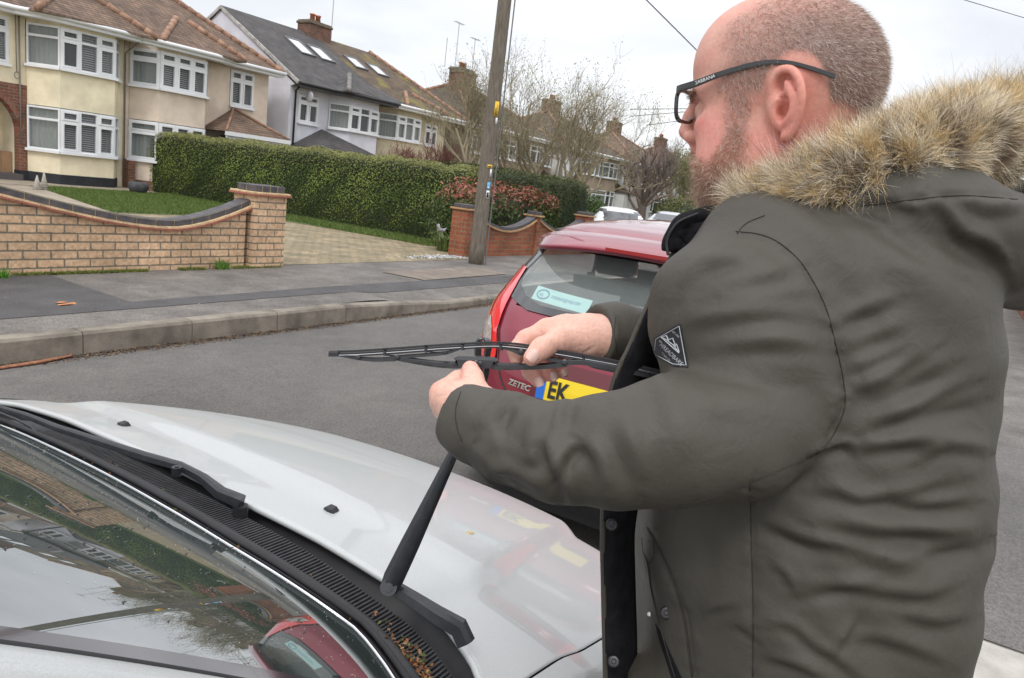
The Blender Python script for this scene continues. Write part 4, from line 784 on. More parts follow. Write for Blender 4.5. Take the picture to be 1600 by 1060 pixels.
def bare_tree(name, label, base, h, spread, seed, m, limbs=6, levels=4, tw=.5, trunk=.12, budget=9000, cat='tree', low=.15, up=.35, buds=None, len0=.42, kids=(3, 5)):
    rg = random.Random(seed); root = empty(name, base, label, cat); T = MB(); K = MB(); base = Vector(base); cnt = [0]; tips = []
    def limb(p, d, ln, r, lv):
        if cnt[0] > budget: return
        n = 4 if lv < 2 else 3; pts = [p]; dd = d.copy(); q = p.copy()
        for i in range(n):
            dd = (dd+Vector((rg.gauss(0, .18), rg.gauss(0, .18), rg.gauss(0, .12)+up*.28))).normalized(); q = q+dd*(ln/n); pts.append(q.copy())
        r1_ = r*.55 if lv < levels else r*.3
        (T if lv == 0 else K).tube(pts, [r+(r1_-r)*i/n for i in range(n+1)], 6 if lv < 1 else (5 if lv < 2 else 3), caps=False); cnt[0] += 1
        if lv >= levels: tips.append(pts[-1]); return
        nk = rg.randint(*kids)+(1 if lv >= levels-2 else 0)
        for j in range(nk):
            t = .35+.65*(j+rg.random())/nk; t = min(t, .999); seg = min(int(t*n), n-1); o = pts[seg].lerp(pts[seg+1], t*n-seg); ax = Vector((rg.gauss(0, 1), rg.gauss(0, 1), rg.gauss(0, .6)))
            ax = (ax-dd*ax.dot(dd)).normalized(); a = rg.uniform(.45, .95); nd = (dd*math.cos(a)+ax*math.sin(a)+Vector((0, 0, up*.35))).normalized()
            limb(o, nd, ln*rg.uniform(.5, .78), max(r*(1-.45*t)*.62, .0055), lv+1)
    th_ = h*low; T.tube([base-Vector((0, 0, .1)), base+Vector((.03, 0, th_*.5)), base+Vector((0, .03, th_))], [trunk*1.25, trunk, trunk*.92], 8, caps=False)
    for i in range(limbs):
        a = 2*math.pi*(i+rg.random()*.6)/limbs; e_ = rg.uniform(.35, 1.15); d = Vector((math.cos(a)*math.cos(e_)*spread, math.sin(a)*math.cos(e_)*spread, math.sin(e_))).normalized()
        limb(base+Vector((0, 0, th_*rg.uniform(.7, 1))), d, h*len0, trunk*rg.uniform(.45, .65), 0)
    T.build('trunk', m, root, smooth=True); K.build('crown', m, root, smooth=False)
    if buds:
        n = min(len(tips)*3, 9000); P = np.array([tips[rg.randrange(len(tips))] for _ in range(n)])+rng.normal(0, .07, (n, 3)); t = rng.uniform(0, 1, n)[:, None]
        leafcloud(P, rng.normal(0, 1, (n, 3)), buds[0], 'buds', leafm, root, colors=np.array(buds[1])*(1-t)+np.array(buds[2])*t)
    return root
bt = dep(866, 276, 26); bare_tree('bare_tree', 'large spreading bare tree with gnarled pale limbs behind the dark hedge', (bt[0], bt[1], .2), 6.1, 1.35, 5, barkm, 10, 4, budget=9000, trunk=.17, low=.10, up=.45, buds=(.028, (.22, .20, .12), (.42, .38, .24)), len0=.43, kids=(3, 5))
bt = dep(742, 262, 24); bare_tree('bare_tree', 'thin bare tree rising behind the telegraph pole', (bt[0], bt[1], .2), 5.6, .6, 11, barkm, 5, 4, budget=1500, trunk=.10, low=.2, up=.6, buds=(.024, (.18, .16, .09), (.3, .27, .15)), len0=.40)
bt = dep(690, 262, 25); bare_tree('bare_shrub', 'reddish brown bare shrub in front of the brown house', (bt[0], bt[1], .2), 2.7, 1.1, 21, mat('bark_red2', (.17, .075, .06), .9, .3, 9), 10, 4, budget=3200, trunk=.05, low=.05, up=.5, len0=.45)
bt = dep(645, 250, 24); bare_tree('bare_shrub', 'dense maroon twiggy shrub beside the pale yellow house', (bt[0], bt[1], .2), 2.3, .9, 22, mat('bark_red2', ()), 10, 4, budget=2600, trunk=.04, low=.05, up=.8, len0=.5)
bt = dep(1008, 300, 42); bare_tree('bare_tree', 'dark pollarded tree standing beyond the parked white car', (bt[0], bt[1], 0), 5.6, .8, 31, barkd, 7, 3, budget=1500, trunk=.24, low=.35, up=.5, len0=.34)
bt = dep(1000, 330, 52); bare_tree('bare_tree', 'purple tinged bare tree far down the street', (bt[0], bt[1], 0), 6.2, 1.0, 32, barkp, 8, 4, budget=2600, trunk=.2, low=.2, up=.5, len0=.4)
for i, (px, D, hh, mm_) in enumerate(((1052, 55, 6.5, barkp), (1080, 46, 5.4, barkm), (1110, 60, 7.5, barkm), (1035, 70, 8.2, barkd), (1140, 50, 6.2, barkp), (1180, 60, 7, barkm))):
    bt = dep(px, 352, D); bare_tree('bare_tree', ['bare tree directly left of the man\'s beard', 'olive brown bare tree beside the jacket collar', 'tall bare tree behind the man\'s chin', 'farthest dark bare tree on the skyline', 'bare tree hidden behind the man\'s neck', 'bare tree hidden behind the fur hood'][i], (bt[0], bt[1], 0), hh, .9, 40+i, mm_, 7, 4, budget=2000, trunk=.16, low=.15, up=.5, len0=.4, buds=(.07, (.12, .13, .05), (.22, .22, .10)) if i in (1, 2) else None)
# small evergreens near the white car, plants by the wall
def bush(name, label, c, r, n, cols, size=.05, cat='shrub'):
    root = empty(name, (c[0], c[1], .1), label, cat); u = rng.normal(0, 1, (n, 3)); u /= np.linalg.norm(u, axis=1, keepdims=True); P = u*rng.uniform(.7, 1.08, (n, 1))*np.array(r)*(1+.12*np.sin(u[:, :1]*6+u[:, 2:]*5))+np.array(c); P[:, 2] = np.maximum(P[:, 2], .1)
    t = np.clip(rng.normal(.5, .3, n), 0, 1)[:, None]; leafcloud(P, u, size, 'foliage', leafm, root, colors=np.array(cols[0])*(1-t)+np.array(cols[1])*t)
    b = MB(); b.ball(c, tuple(x*.75 for x in r), 12, 8); b.build('stems', hedgein, root, smooth=True)
q = dep(922, 318, 27); bush('shrub', 'bright green shrub between the dark hedge and the white car', (q[0], q[1], .8), (.9, .7, .8), 2600, ((.04, .09, .02), (.13, .2, .05)), .055)
q = dep(905, 332, 24); bush('shrub', 'low dark shrub at the end of the dark hedge', (q[0], q[1], .5), (.8, .6, .5), 1800, ((.02, .04, .012), (.07, .09, .03)), .05)
q = dep(1075, 332, 40); bush('shrub', 'olive green bush right of the white car by the collar', (q[0], q[1], .8), (2.6, 1.6, 1.3), 3600, ((.05, .06, .02), (.16, .17, .06)), .09)
q = dep(1030, 322, 60); bush('shrub', 'distant green bush under the far bare trees', (q[0], q[1], .8), (3, 2, 1.4), 3000, ((.04, .06, .02), (.12, .14, .05)), .10)
# strappy plants, pebbles and a pale twisted ornament at the driveway edge
q = atz(692, 392, .13)
root = empty('strappy_plant', (q[0], q[1], .12), 'clump of strappy green leaves at the left end of the red wall', 'plant'); b = MB()
for i in range(150):
    a = random.uniform(0, 6.28); rr_ = random.uniform(0, .18); h_ = random.uniform(.2, .42); p = Vector((q[0]+rr_*math.cos(a), q[1]+rr_*math.sin(a), .12)); d = Vector((math.cos(a), math.sin(a), 0))*random.uniform(.05, .25); s_ = Vector((-math.sin(a), math.cos(a), 0))*.008
    b.add([p-s_, p+s_, p+d*.4+Vector((0, 0, h_*.7))+s_, p+d*.4+Vector((0, 0, h_*.7))-s_, p+d+Vector((0, 0, h_))], [(0, 1, 2, 3), (3, 2, 4)])
b.build('leaves', mat('strap_leaf', (.11, .15, .04), .6, .4, 6), root)
q2 = atz(712, 372, .13); root = empty('low_shrub', (q2[0], q2[1], .12), 'small brown twiggy shrub beside the left pier of the red wall', 'shrub'); n = 1500; P = rng.normal(0, 1, (n, 3))*np.array([.22, .22, .2])+np.array([q2[0], q2[1], .42]); P[:, 2] = np.abs(P[:, 2]-.12)+.12; t = rng.uniform(0, 1, n)[:, None]
leafcloud(P, rng.normal(0, 1, (n, 3)), .03, 'foliage', leafm, root, colors=np.array([.10, .05, .03])*(1-t)+np.array([.2, .17, .07])*t)
n = 900; q = atz(690, 402, .13); P = np.stack([q[0]+rng.normal(0, .45, n)+.1, q[1]+rng.normal(0, .09, n), np.full(n, .135)], 1); o = leafcloud(P, np.tile([0, 0, 1.], (n, 1)), .022, 'pebbles', mat('pebble', (.55, .53, .5), .8, vcol='Col'), colors=np.repeat(rng.uniform(.35, .75, (n, 1)), 3, 1), jitter=.4, aspect=.8); tag(o, 'strip of white pebbles edging the bed beside the driveway', 'pebbles', kind='stuff')
q = atz(687, 372, .35); b = MB(); b.tube([(q[0]-.12, q[1], .55), (q[0]-.13, q[1], .62), (q[0]-.09, q[1], .63), (q[0]-.06, q[1], .52), (q[0]+.1, q[1], .5), (q[0]+.2, q[1], .56)], [.012, .015, .02, .045, .04, .008], 7); b.tube([(q[0], q[1], .5), (q[0], q[1], .12)], .01, 5); o = b.build('bird_ornament', mat('grey_stone', (.4, .4, .42), .8, .2, 10), smooth=True); tag(o, 'small grey bird shaped ornament above the strappy plant', 'garden ornament')
# ------------------------------------------------------------------ cars
black_pl = mat('black_plastic', (.018, .018, .020), .55, .15, 30, .25, 300, bd=.001); rubber = mat('rubber', (.022, .022, .024), .75, .15, 20); tyre_m = mat('tyre', (.025, .025, .027), .8, .15, 12)
rim_m = mat('alloy', (.55, .56, .58), .3, metal=.8); chrome = mat('chrome', (.75, .76, .78), .15, metal=1.0); silver_dirt = 1; cin = mat('car_interior', (.045, .045, .05), .85, .3, 6); seat_m = mat('car_seat', (.11, .112, .12), .9, .2, 8)
silver = mat('silver_paint', (.47, .485, .48), .5, .07, 700, metal=.12, coat=.55, detail=2); redp = mat('red_paint', (.24, .012, .034), .40, .05, 900, metal=.35, coat=1.0, detail=2); whitep = mat('white_paint', (.78, .79, .80), .3, coat=.8)
def glassmat(name, c, alpha, ior=1.6, rough=.01):
    m = mat(name, c, rough, spec=.5, alpha=alpha, ior=ior); return m
cglass = glassmat('car_glass', (.36, .42, .40), .38, 2.3); wglass = glassmat('windscreen_glass', (.055, .07, .066), .90, 5.5); 
lampred = mat('lamp_red', (.85, .012, .018), .12, coat=1, spec=.8); lampclear = mat('lamp_clear', (.62, .60, .60), .1, .2, 60, metal=.4, coat=1); platey = mat('plate_yellow', (.85, .62, .02), .35); plblue = mat('plate_blue', (.02, .14, .55), .4)
def interp(tab, z): return np.interp(z, [t[0] for t in tab], [t[1] for t in tab])
class Body:
    """a car body as a stack of plan outlines: half width w(z), rear end xr(z), front end xf(z), squareness n(z)"""
    def __init__(s, xr, xf, w, n, X0, Y0, L0=0): s.t = (xr, xf, w, n); s.X0 = X0; s.Y0 = Y0
    def pr(s, z): return [interp(t, z) for t in s.t]
    def out(s, z, a):
        xr, xf, w, n = s.pr(z); xm = xr+(xf-xr)*.42; c, sn = math.cos(a), math.sin(a); A_ = (xm-xr) if c < 0 else (xf-xm)
        return (s.X0+xm+A_*math.copysign(abs(c)**(2/n), c), s.Y0+w*math.copysign(abs(sn)**(2/n), sn), z)
    def rear_x(s, y, z, off=0):
        xr, xf, w, n = s.pr(z); xm = xr+(xf-xr)*.42; q = min(abs(y-s.Y0)/w, .9995); return s.X0+xm-(xm-xr)*(1-q**n)**(1/n)-off
    def F(s, P):
        xr, xf, w, n = s.pr(P[2]); xm = xr+(xf-xr)*.42; dx = s.X0+xm-P[0]
        return (abs(P[1]-s.Y0)/w)**n+(max(dx, 0)/(xm-xr))**n-1
    def hit(s, px, py, lo=1.6, hi=6.5):
        d = _ray(px, py); T = np.linspace(lo, hi, 500); f = [s.F(CC+d*t) for t in T]
        for i in range(len(T)-1):
            if f[i] > 0 >= f[i+1]:
                a, b = T[i], T[i+1]
                for _ in range(30):
                    m_ = (a+b)/2
                    if s.F(CC+d*m_) > 0: a = m_
                    else: b = m_
                return CC+d*b
        i = int(np.argmin(f)); return CC+d*T[i]
def rear_patch(B, yz_left, yz_right, nu, nv, off, name, m, parent, label=None, thick=.004):
    """patch on the rear surface between a left and a right edge polyline [(y,z)..] with the same number of points"""
    Lp, Rp = np.array(yz_left), np.array(yz_right); g = MB()
    tl = np.linspace(0, 1, len(Lp))
    def fn(u, v):
        l = np.array([np.interp(v, tl, Lp[:, 0]), np.interp(v, tl, Lp[:, 1])]); r_ = np.array([np.interp(v, tl, Rp[:, 0]), np.interp(v, tl, Rp[:, 1])]); p = l*(1-u)+r_*u
        return (B.rear_x(p[0], p[1], off), p[0], p[1])
    g.grid(fn, nu, nv); o = g.build(name, m, parent, smooth=True)
    if label: o['label'] = label
    return o
def wheel(parent, x, y, r=.30, w=.19, side=1):
    b = MB(); prof = [(.66*r, -w/2), (.92*r, -w/2), (r, -w/2+.025), (r, w/2-.025), (.92*r, w/2), (.66*r, w/2)]; n = 48; k = len(b.v)
    for j in range(n):
        a = 2*math.pi*j/n
        for rr, yy in prof: b.v.append((x+rr*math.cos(a), y+yy, r+rr*math.sin(a)))
    for j in range(n):
        for i in range(len(prof)-1): b.f.append([k+j*6+i, k+j*6+i+1, k+((j+1) % n)*6+i+1, k+((j+1) % n)*6+i]); b.mi.append(0)
    for g_ in (-.055, 0, .055):   # tread grooves, as raised ribs each side of them
        for s_ in (-.02, .02): b.tube([(x+(r+.002)*math.cos(a), y+g_+s_, r+(r+.002)*math.sin(a)) for a in np.linspace(0, 2*math.pi, 49)], .012, 4, caps=False)
    wp = b.build('wheel', tyre_m, parent, smooth=True)
    b = MB(); ys = y+side*(w/2-.02)
    b.tube([(x, ys-.10*side, r), (x, ys, r)], .66*r, 32, caps=True)
    for k in range(5):
        a = 2*math.pi*k/5; b.hull([(x+rr*math.cos(a+da), ys+side*dy, r+rr*math.sin(a+da)) for rr, da in ((.1*r, .5), (.1*r, -.5), (.65*r, .14), (.65*r, -.14)) for dy in (0.0, .025)])
    b.build('rim', rim_m, wp)
def car_shell(B, parent, paint, zs, na, cut, matlab='body', cap=True):
    V = []; F = []
    for z in zs:
        for j in range(na): V.append(B.out(z, 2*math.pi*j/na))
    for i in range(len(zs)-1):
        for j in range(na):
            q = [i*na+j, i*na+(j+1) % na, (i+1)*na+(j+1) % na, (i+1)*na+j]; c = np.mean([V[k] for k in q], axis=0)
            if not cut(c[0]-B.X0, c[1]-B.Y0, c[2]): F.append(q)
    if cap: F.append([(len(zs)-1)*na+j for j in range(na)])
    o = npmesh('body', np.array(V), F, paint, parent, True); return o
def shell_glass(B, name, parent, m, test, zs, na, off=-.012):
    V = []; F = []
    for z in zs:
        for j in range(na):
            p = np.array(B.out(z, 2*math.pi*j/na)); c = np.array([p[0]-(B.X0+1.9), p[1]-B.Y0, 0]); V.append(p+off*c/np.linalg.norm(c))
    for i in range(len(zs)-1):
        for j in range(na):
            q = [i*na+j, i*na+(j+1) % na, (i+1)*na+(j+1) % na, (i+1)*na+j]; c = np.mean([V[k] for k in q], axis=0)
            if test(c[0]-B.X0, c[1]-B.Y0, c[2]): F.append(q)
    if F: return npmesh(name, np.array(V), F, m, parent, True)
# ---- red hatchback
RX, RY = 2.72, 1.24
XR = [(.18, .06), (.3, .0), (.55, .0), (.60, .03), (.75, .05), (.90, .09), (1.0, .15), (1.1, .23), (1.2, .33), (1.32, .45), (1.36, .50), (1.385, .55), (1.41, .62), (1.43, .76), (1.455, 1.05), (1.47, 1.35), (1.478, 1.7)]
XF = [(.18, 3.85), (.3, 3.95), (.6, 3.92), (.75, 3.8), (.85, 3.55), (.95, 3.1), (1.02, 2.85), (1.2, 2.45), (1.35, 2.12), (1.43, 1.98), (1.478, 1.85)]
WW = [(.18, .78), (.3, .83), (.6, .86), (.85, .86), (.98, .835), (1.1, .78), (1.32, .65), (1.385, .62), (1.42, .56), (1.45, .46), (1.47, .33), (1.478, .15)]
NN = [(.18, 3.6), (.6, 3.7), (.9, 3.5), (1.1, 3.3), (1.3, 3.6), (1.478, 2.6)]
RB = Body(XR, XF, WW, NN, RX, RY)
rc = empty('parked_car', (RX+2, RY, 0), 'dark red hatchback parked ahead, its rear window carrying a pale dealer sticker', 'car')
# the outline of the rear glass, measured on the visible left half (towards +Y) and mirrored
wl = [RB.hit(*p) for p in ((812, 474), (804, 462), (806, 447), (820, 424), (838, 404), (858, 392))]
yz = [(float(min(p[1], RY+.74)), float(p[2])) for p in wl]
zb, zt_ = 1.035, 1.325
Lft = [(RY+.40, 1.015), (RY+.54, 1.045), (RY+.635, 1.095), (RY+.665, 1.14), (RY+.66, 1.185), (RY+.63, 1.24), (RY+.60, 1.30), (RY+.585, 1.325)]
Lft = [(a, b) for a, b in Lft]; Rgt = [(2*RY-a, b) for a, b in Lft]
def inwin(x, y, z, k=1.0): 
    if x > 1.2 or not (.99 < z < 1.33): return False
    lim = np.interp(z, [p[1] for p in Lft], [p[0]-RY for p in Lft]); return abs(y) < lim*k and z > 1.015+.03*(abs(y)/.6)**2*0
def sidewin(x, y, z):
    if not (1.03 < z < 1.34) or abs(y) < .45: return False
    a = 1.05+(1.34-z)*.1; b = 2.75-(z-1.03)*2.0
    return (.72+(z-1.03)*.5 < x < 1.62) or (1.72 < x < b)
def wind(x, y, z): return 1.03 < z < 1.385 and x > 2.0 and abs(y) < .60-(z-1.03)*.25 and not sidewin(x, y, z)
archc = lambda xc: (lambda x, z: (x-xc)**2+(z-.30)**2 < .355**2)
def rcut(x, y, z):
    if inwin(x, y, z, .97) or sidewin(x, y, z) or wind(x, y, z): return True
    return abs(y) > .55 and ((x-.78)**2+(z-.30)**2 < .35**2 or (x-3.2)**2+(z-.30)**2 < .35**2)
zs = sorted(set(list(np.arange(.33, 1.30, .03))+list(np.arange(1.30, 1.478, .01))+[1.385, 1.478]))
car_shell(RB, rc, redp, zs, 220, rcut)
shell_glass(RB, 'side_window', rc, cglass, lambda x, y, z: sidewin(x, y, z), np.arange(1.0, 1.38, .02), 220); shell_glass(RB, 'windscreen', rc, cglass, wind, np.arange(1.0, 1.40, .02), 220)
def ring_patch(B, outer_l, k, off, name, m, parent):
    """band between the window outline and the same outline drawn in by k"""
    O = [(a, b) for a, b in outer_l]+[(2*B.Y0-a, b) for a, b in outer_l[::-1]]; O = crom(O+[O[0]], 3)[:-1] if False else np.array(O)
    c = np.array([B.Y0, (outer_l[0][1]+outer_l[-1][1])/2]); V = []; F = []; n = len(O); nn = 5
    # resample long straight runs
    R_ = []
    for i in range(n):
        p, q = O[i], O[(i+1) % n]; m_ = max(1, int(np.linalg.norm(q-p)/.04)); R_ += [p+(q-p)*t/m_ for t in range(m_)]
    O = np.array(R_); n = len(O)
    for i in range(nn):
        t = i/(nn-1)
        for p in O:
            I_ = np.array([c[0]+(p[0]-c[0])*k[0], c[1]+(p[1]-c[1])*k[1]+k[2]]); q = p*(1-t)+I_*t; V.append((B.rear_x(q[0], q[1], off), q[0], q[1]))
    for i in range(nn-1):
        for j in range(n): F.append([i*n+j, i*n+(j+1) % n, (i+1)*n+(j+1) % n, (i+1)*n+j])
    return npmesh(name, np.array(V), F, m, parent, True)
rwn = rear_patch(RB, Lft, Rgt, 40, 24, .004, 'rear_window', cglass, rc)
ring_patch(RB, Lft, (.84, .80, -.0), .008, 'window_border', mat('frit', (.02, .022, .024), .08, spec=.7, coat=.6), rwn)
# spoiler lip over the glass
b = MB()
def spl(u, v):
    y = RY+(.60-1.20*u); s_ = (y-RY)/.60; z_top = 1.395-.03*s_**2-.05*s_**6; x_top = RX+.44+.12*s_**4; xe = RX+.255+(RB.rear_x(y, 1.31)-RX-.45)*1.0+.14*s_**6
    pr_ = [(x_top+.18, z_top-.03), (x_top, z_top+.002), (xe+.03, 1.352-.06*s_**2), (xe, 1.335-.06*s_**2), (xe+.012, 1.318-.06*s_**2), (xe+.10, 1.31-.05*s_**2), (x_top+.12, 1.315-.04*s_**2)]
    t = v*(len(pr_)-1); i = min(int(t), len(pr_)-2); f = t-i; return (pr_[i][0]*(1-f)+pr_[i+1][0]*f, y, pr_[i][1]*(1-f)+pr_[i+1][1]*f)
b.grid(spl, 40, 12); sp_o = b.build('spoiler', redp, rc, smooth=True)
b = MB(); b.hull([(RX+.222+dx, RY+y, 1.335+z) for y in (-.27, .07) for dx in (-.006, .03) for z in (-.002, .014)]); b.build('brake_light', mat('brake_red', (.30, .008, .012), .2, coat=.8), sp_o)
# tail lamps: tall, running up beside the glass
def side_patch(B, outline, off, name, m, parent, sgn):
    """patch through (a,z) points, a = angle on the plan outline"""
    g = MB(); T = np.linspace(0, 1, len(outline[0])); Lp, Rp = np.array(outline[0]), np.array(outline[1])
    def fn(u, v):
        a = np.interp(v, T, Lp[:, 0])*(1-u)+np.interp(v, T, Rp[:, 0])*u; z = np.interp(v, T, Lp[:, 1])*(1-u)+np.interp(v, T, Rp[:, 1])*u
        p = np.array(B.out(z, a)); c = p-np.array([B.X0+1.9, B.Y0, z]); c /= np.linalg.norm(c); p = p+c*off
        if sgn < 0: p[1] = 2*B.Y0-p[1]
        return p
    g.grid(fn, 16, 24); return g.build(name, m, parent, smooth=True)
def ang(B, P):   # plan angle of a surface point
    xr, xf, w, n = B.pr(P[2]); xm = B.X0+xr+(xf-xr)*.42; c = -(max(xm-P[0], 1e-6)/(xm-B.X0-xr))**(n/2); s_ = (min(abs(P[1]-B.Y0)/w, 1))**(n/2); return math.atan2(s_, c)
def az(px, py): P = RB.hit(px, py); return (ang(RB, P), float(P[2]))
lampL = [az(*p) for p in ((765, 560), (748, 535), (752, 500), (768, 465), (790, 436), (812, 412))]; lampR = [az(*p) for p in ((779, 552), (778, 530), (777, 500), (785, 470), (805, 440), (822, 412))]
zl_ = [.74, .79, .84, .90, .99, 1.09, 1.18]; lampR, lampL = [], []
def limb(z, target):   # plan angle whose point shows at photo column target, and the angle of the visible edge
    A_ = np.linspace(1.7, 3.0, 400); X_ = np.array([projn(RB.out(z, a))[0] for a in A_]); k = int(X_.argmin()); j = k+int(np.argmin(np.abs(X_[k:]-target))); return A_[k], A_[j]
for z, tx in zip(zl_, (768, 777, 779, 779, 790, 808, 826)): a, b_ = limb(z, tx); lampL.append((a-.12, z)); lampR.append((max(b_, a+.06), z))
def lens_at(z, f0): a, b_ = limb(z, 779); return (a+(b_-a)*f0, z)
cl = [lens_at(z, f) for z, f in ((.815, .45), (.86, .25), (.90, .2), (.94, .3))]; cr_ = [lens_at(z, f) for z, f in ((.815, .80), (.86, .80), (.90, .78), (.94, .6))]
for sgn in (1, -1):
    lo_ = side_patch(RB, (lampL, lampR), .012, 'tail_lamp', lampred, rc, sgn); side_patch(RB, (cl, cr_), .016, 'reversing_lens', lampclear, lo_, sgn)
# tailgate shut line, plate, badge, bumper
b = MB(); pts = [RB.hit(*p) for p in ((784, 470), (779, 510), (778, 560), (782, 590), (792, 612), (815, 628))]
pts = [np.array([RB.rear_x(p[1], p[2], .002), p[1], p[2]]) for p in pts]; pts += [np.array([RB.rear_x(y, .585, .002), y, .585]) for y in np.linspace(pts[-1][1]-.06, RY, 8)]
pm = [np.array([p[0], 2*RY-p[1], p[2]]) for p in pts[::-1]]; b.tube(crom(np.array(pts+pm), 5), .004, 5); b.build('tailgate_gap', black_pl, rc, smooth=True)
def surfp(off): return lambda P: np.array([[RB.rear_x(p[1], p[2], off), p[1], p[2]] for p in P])
pc = RB.hit(852, 588); pz = .745; py_l = 1.405
g = MB(); g.grid(lambda u, v: (RB.rear_x(RY+.25-.60*u, .665+.175*v, .003), RY+.25-.60*u, .665+.175*v), 20, 6); g.build('plate_recess', mat('red_dark', (.12, .008, .015), .4, coat=.6), rc, smooth=True)
g = MB(); g.grid(lambda u, v: (RB.rear_x(RY+.215-.52*u, .674+.106*v, .012), RY+.215-.52*u, .674+.106*v), 12, 2); plt = g.build('number_plate', platey, rc)
g = MB(); g.grid(lambda u, v: (RB.rear_x(RY+.217-.042*u, .674+.106*v, .014), RY+.217-.042*u, .674+.106*v), 3, 2); g.build('plate_band', plblue, plt)
text_mesh('EK', .106, 'plate_letters', blk, plt, (0, RY+.16, .690), (0, -1, 0), (0, 0, 1), sx=.80, surf=surfp(.0165), bold=.003)
zp = RB.hit(795, 598); text_mesh('ZETEC', .036, 'badge', chrome, rc, (0, float(zp[1]), float(zp[2])-.004), (0, -1, -.02), (0, 0, 1), sx=1.15, surf=surfp(.006), bold=.0012, shear=.15)
# dealer sticker inside the glass
g = MB(); s0 = (RY+.415, 1.062); g.grid(lambda u, v: (RB.rear_x(s0[0]-.31*u, s0[1]+.058*v-.012*u, -.004), s0[0]-.31*u, s0[1]+.058*v-.012*u), 12, 3); 
st = g.build('window_sticker', mat('sticker', (.50, .85, .80), .5, emit=None), rwn)
text_mesh('essexautogroup.com', .024, 'sticker_print', mat('sticker_blue', (.10, .33, .50), .5), st, (0, s0[0]-.105, s0[1]+.022), (0, -1, -.036), (0, 0, 1), sx=.78, surf=surfp(-.0015))
g = MB()
g.tube([(RB.rear_x(s0[0]-.055+.035*math.cos(t), s0[1]+.029+.018*math.sin(t), -.001), s0[0]-.055+.035*math.cos(t), s0[1]+.029+.018*math.sin(t)) for t in np.linspace(0, 6.283, 20)], .0035, 5); g.build('sticker_emblem', mat('sticker_blue', ()), st)
text_mesh('eag', .020, 'sticker_print', mat('sticker_blue', ()), st, (0, s0[0]-.034, s0[1]+.022), (0, -1, 0), (0, 0, 1), sx=.9, surf=surfp(-.0012))
lb = car_shell(RB, rc, black_pl, list(np.arange(.17, .332, .02))+[.333], 160, lambda x, y, z: abs(y) > .55 and ((x-.78)**2+(z-.30)**2 < .35**2 or (x-3.2)**2+(z-.30)**2 < .35**2), cap=False); lb.name = 'lower_bumper'
g = MB(); g.tube([(RB.rear_x(RY, 1.05, .03), RY, 1.03), (RB.rear_x(RY-.2, 1.06, .035), RY-.22, 1.06), (RB.rear_x(RY-.42, 1.07, .03), RY-.42, 1.075)], [.018, .01, .006], 6); g.build('rear_wiper', black_pl, rc)
for (x, y, s_) in ((.78, .76, 1), (.78, -.76, -1), (3.2, .76, 1), (3.2, -.76, -1)): wheel(rc, RX+x, RY+y, .30, .195, s_)
b = MB(); b.box((RX+.25, RY-.72, .22), (RX+3.6, RY+.72, .34)); b.build('floorpan', cin, rc)
for dx, nm in ((1.15, 'rear'), (2.1, 'front')):
    for sy in (-.36, .36):
        b = MB(); b.bbox((RX+dx, RY+sy-.24, .85-.4), (RX+dx+.5, RY+sy+.24, .62), .04); b.hull([(RX+dx-.02+x, RY+sy+y, z) for x, z in ((0, .55), (.12, .55), (-.13, 1.12), (-.03, 1.12)) for y in (-.23, .23)]); b.bbox((RX+dx-.17, RY+sy-.12, 1.15), (RX+dx-.07, RY+sy+.12, 1.31), .03); b.build('car_seat', seat_m, rc)
b = MB(); b.bbox((RX+.3, RY-.55, .93), (RX+.95, RY+.55, .95), .006); b.build('parcel_shelf', cin, rc); b = MB(); b.bbox((RX+2.9, RY-.7, .8), (RX+3.3, RY+.7, .97), .03); b.build('dashboard', cin, rc)
b = MB()
for y0 in (.30,): b.tube([(RX+2.0, RY, 1.36), (RX+2.02, RY, 1.30)], .01, 5); b.bbox((RX+2.0, RY-.11, 1.25), (RX+2.02, RY+.11, 1.31), .01)
b.build('mirror', cin, rc)
b = MB(); b.bbox((RX+2.55, RY+.86, .98), (RX+2.68, RY+1.02, 1.12), .03); b.build('door_mirror', redp, rc); b = MB(); b.bbox((RX+2.55, RY-1.02, .98), (RX+2.68, RY-.86, 1.12), .03); b.build('door_mirror', redp, rc)
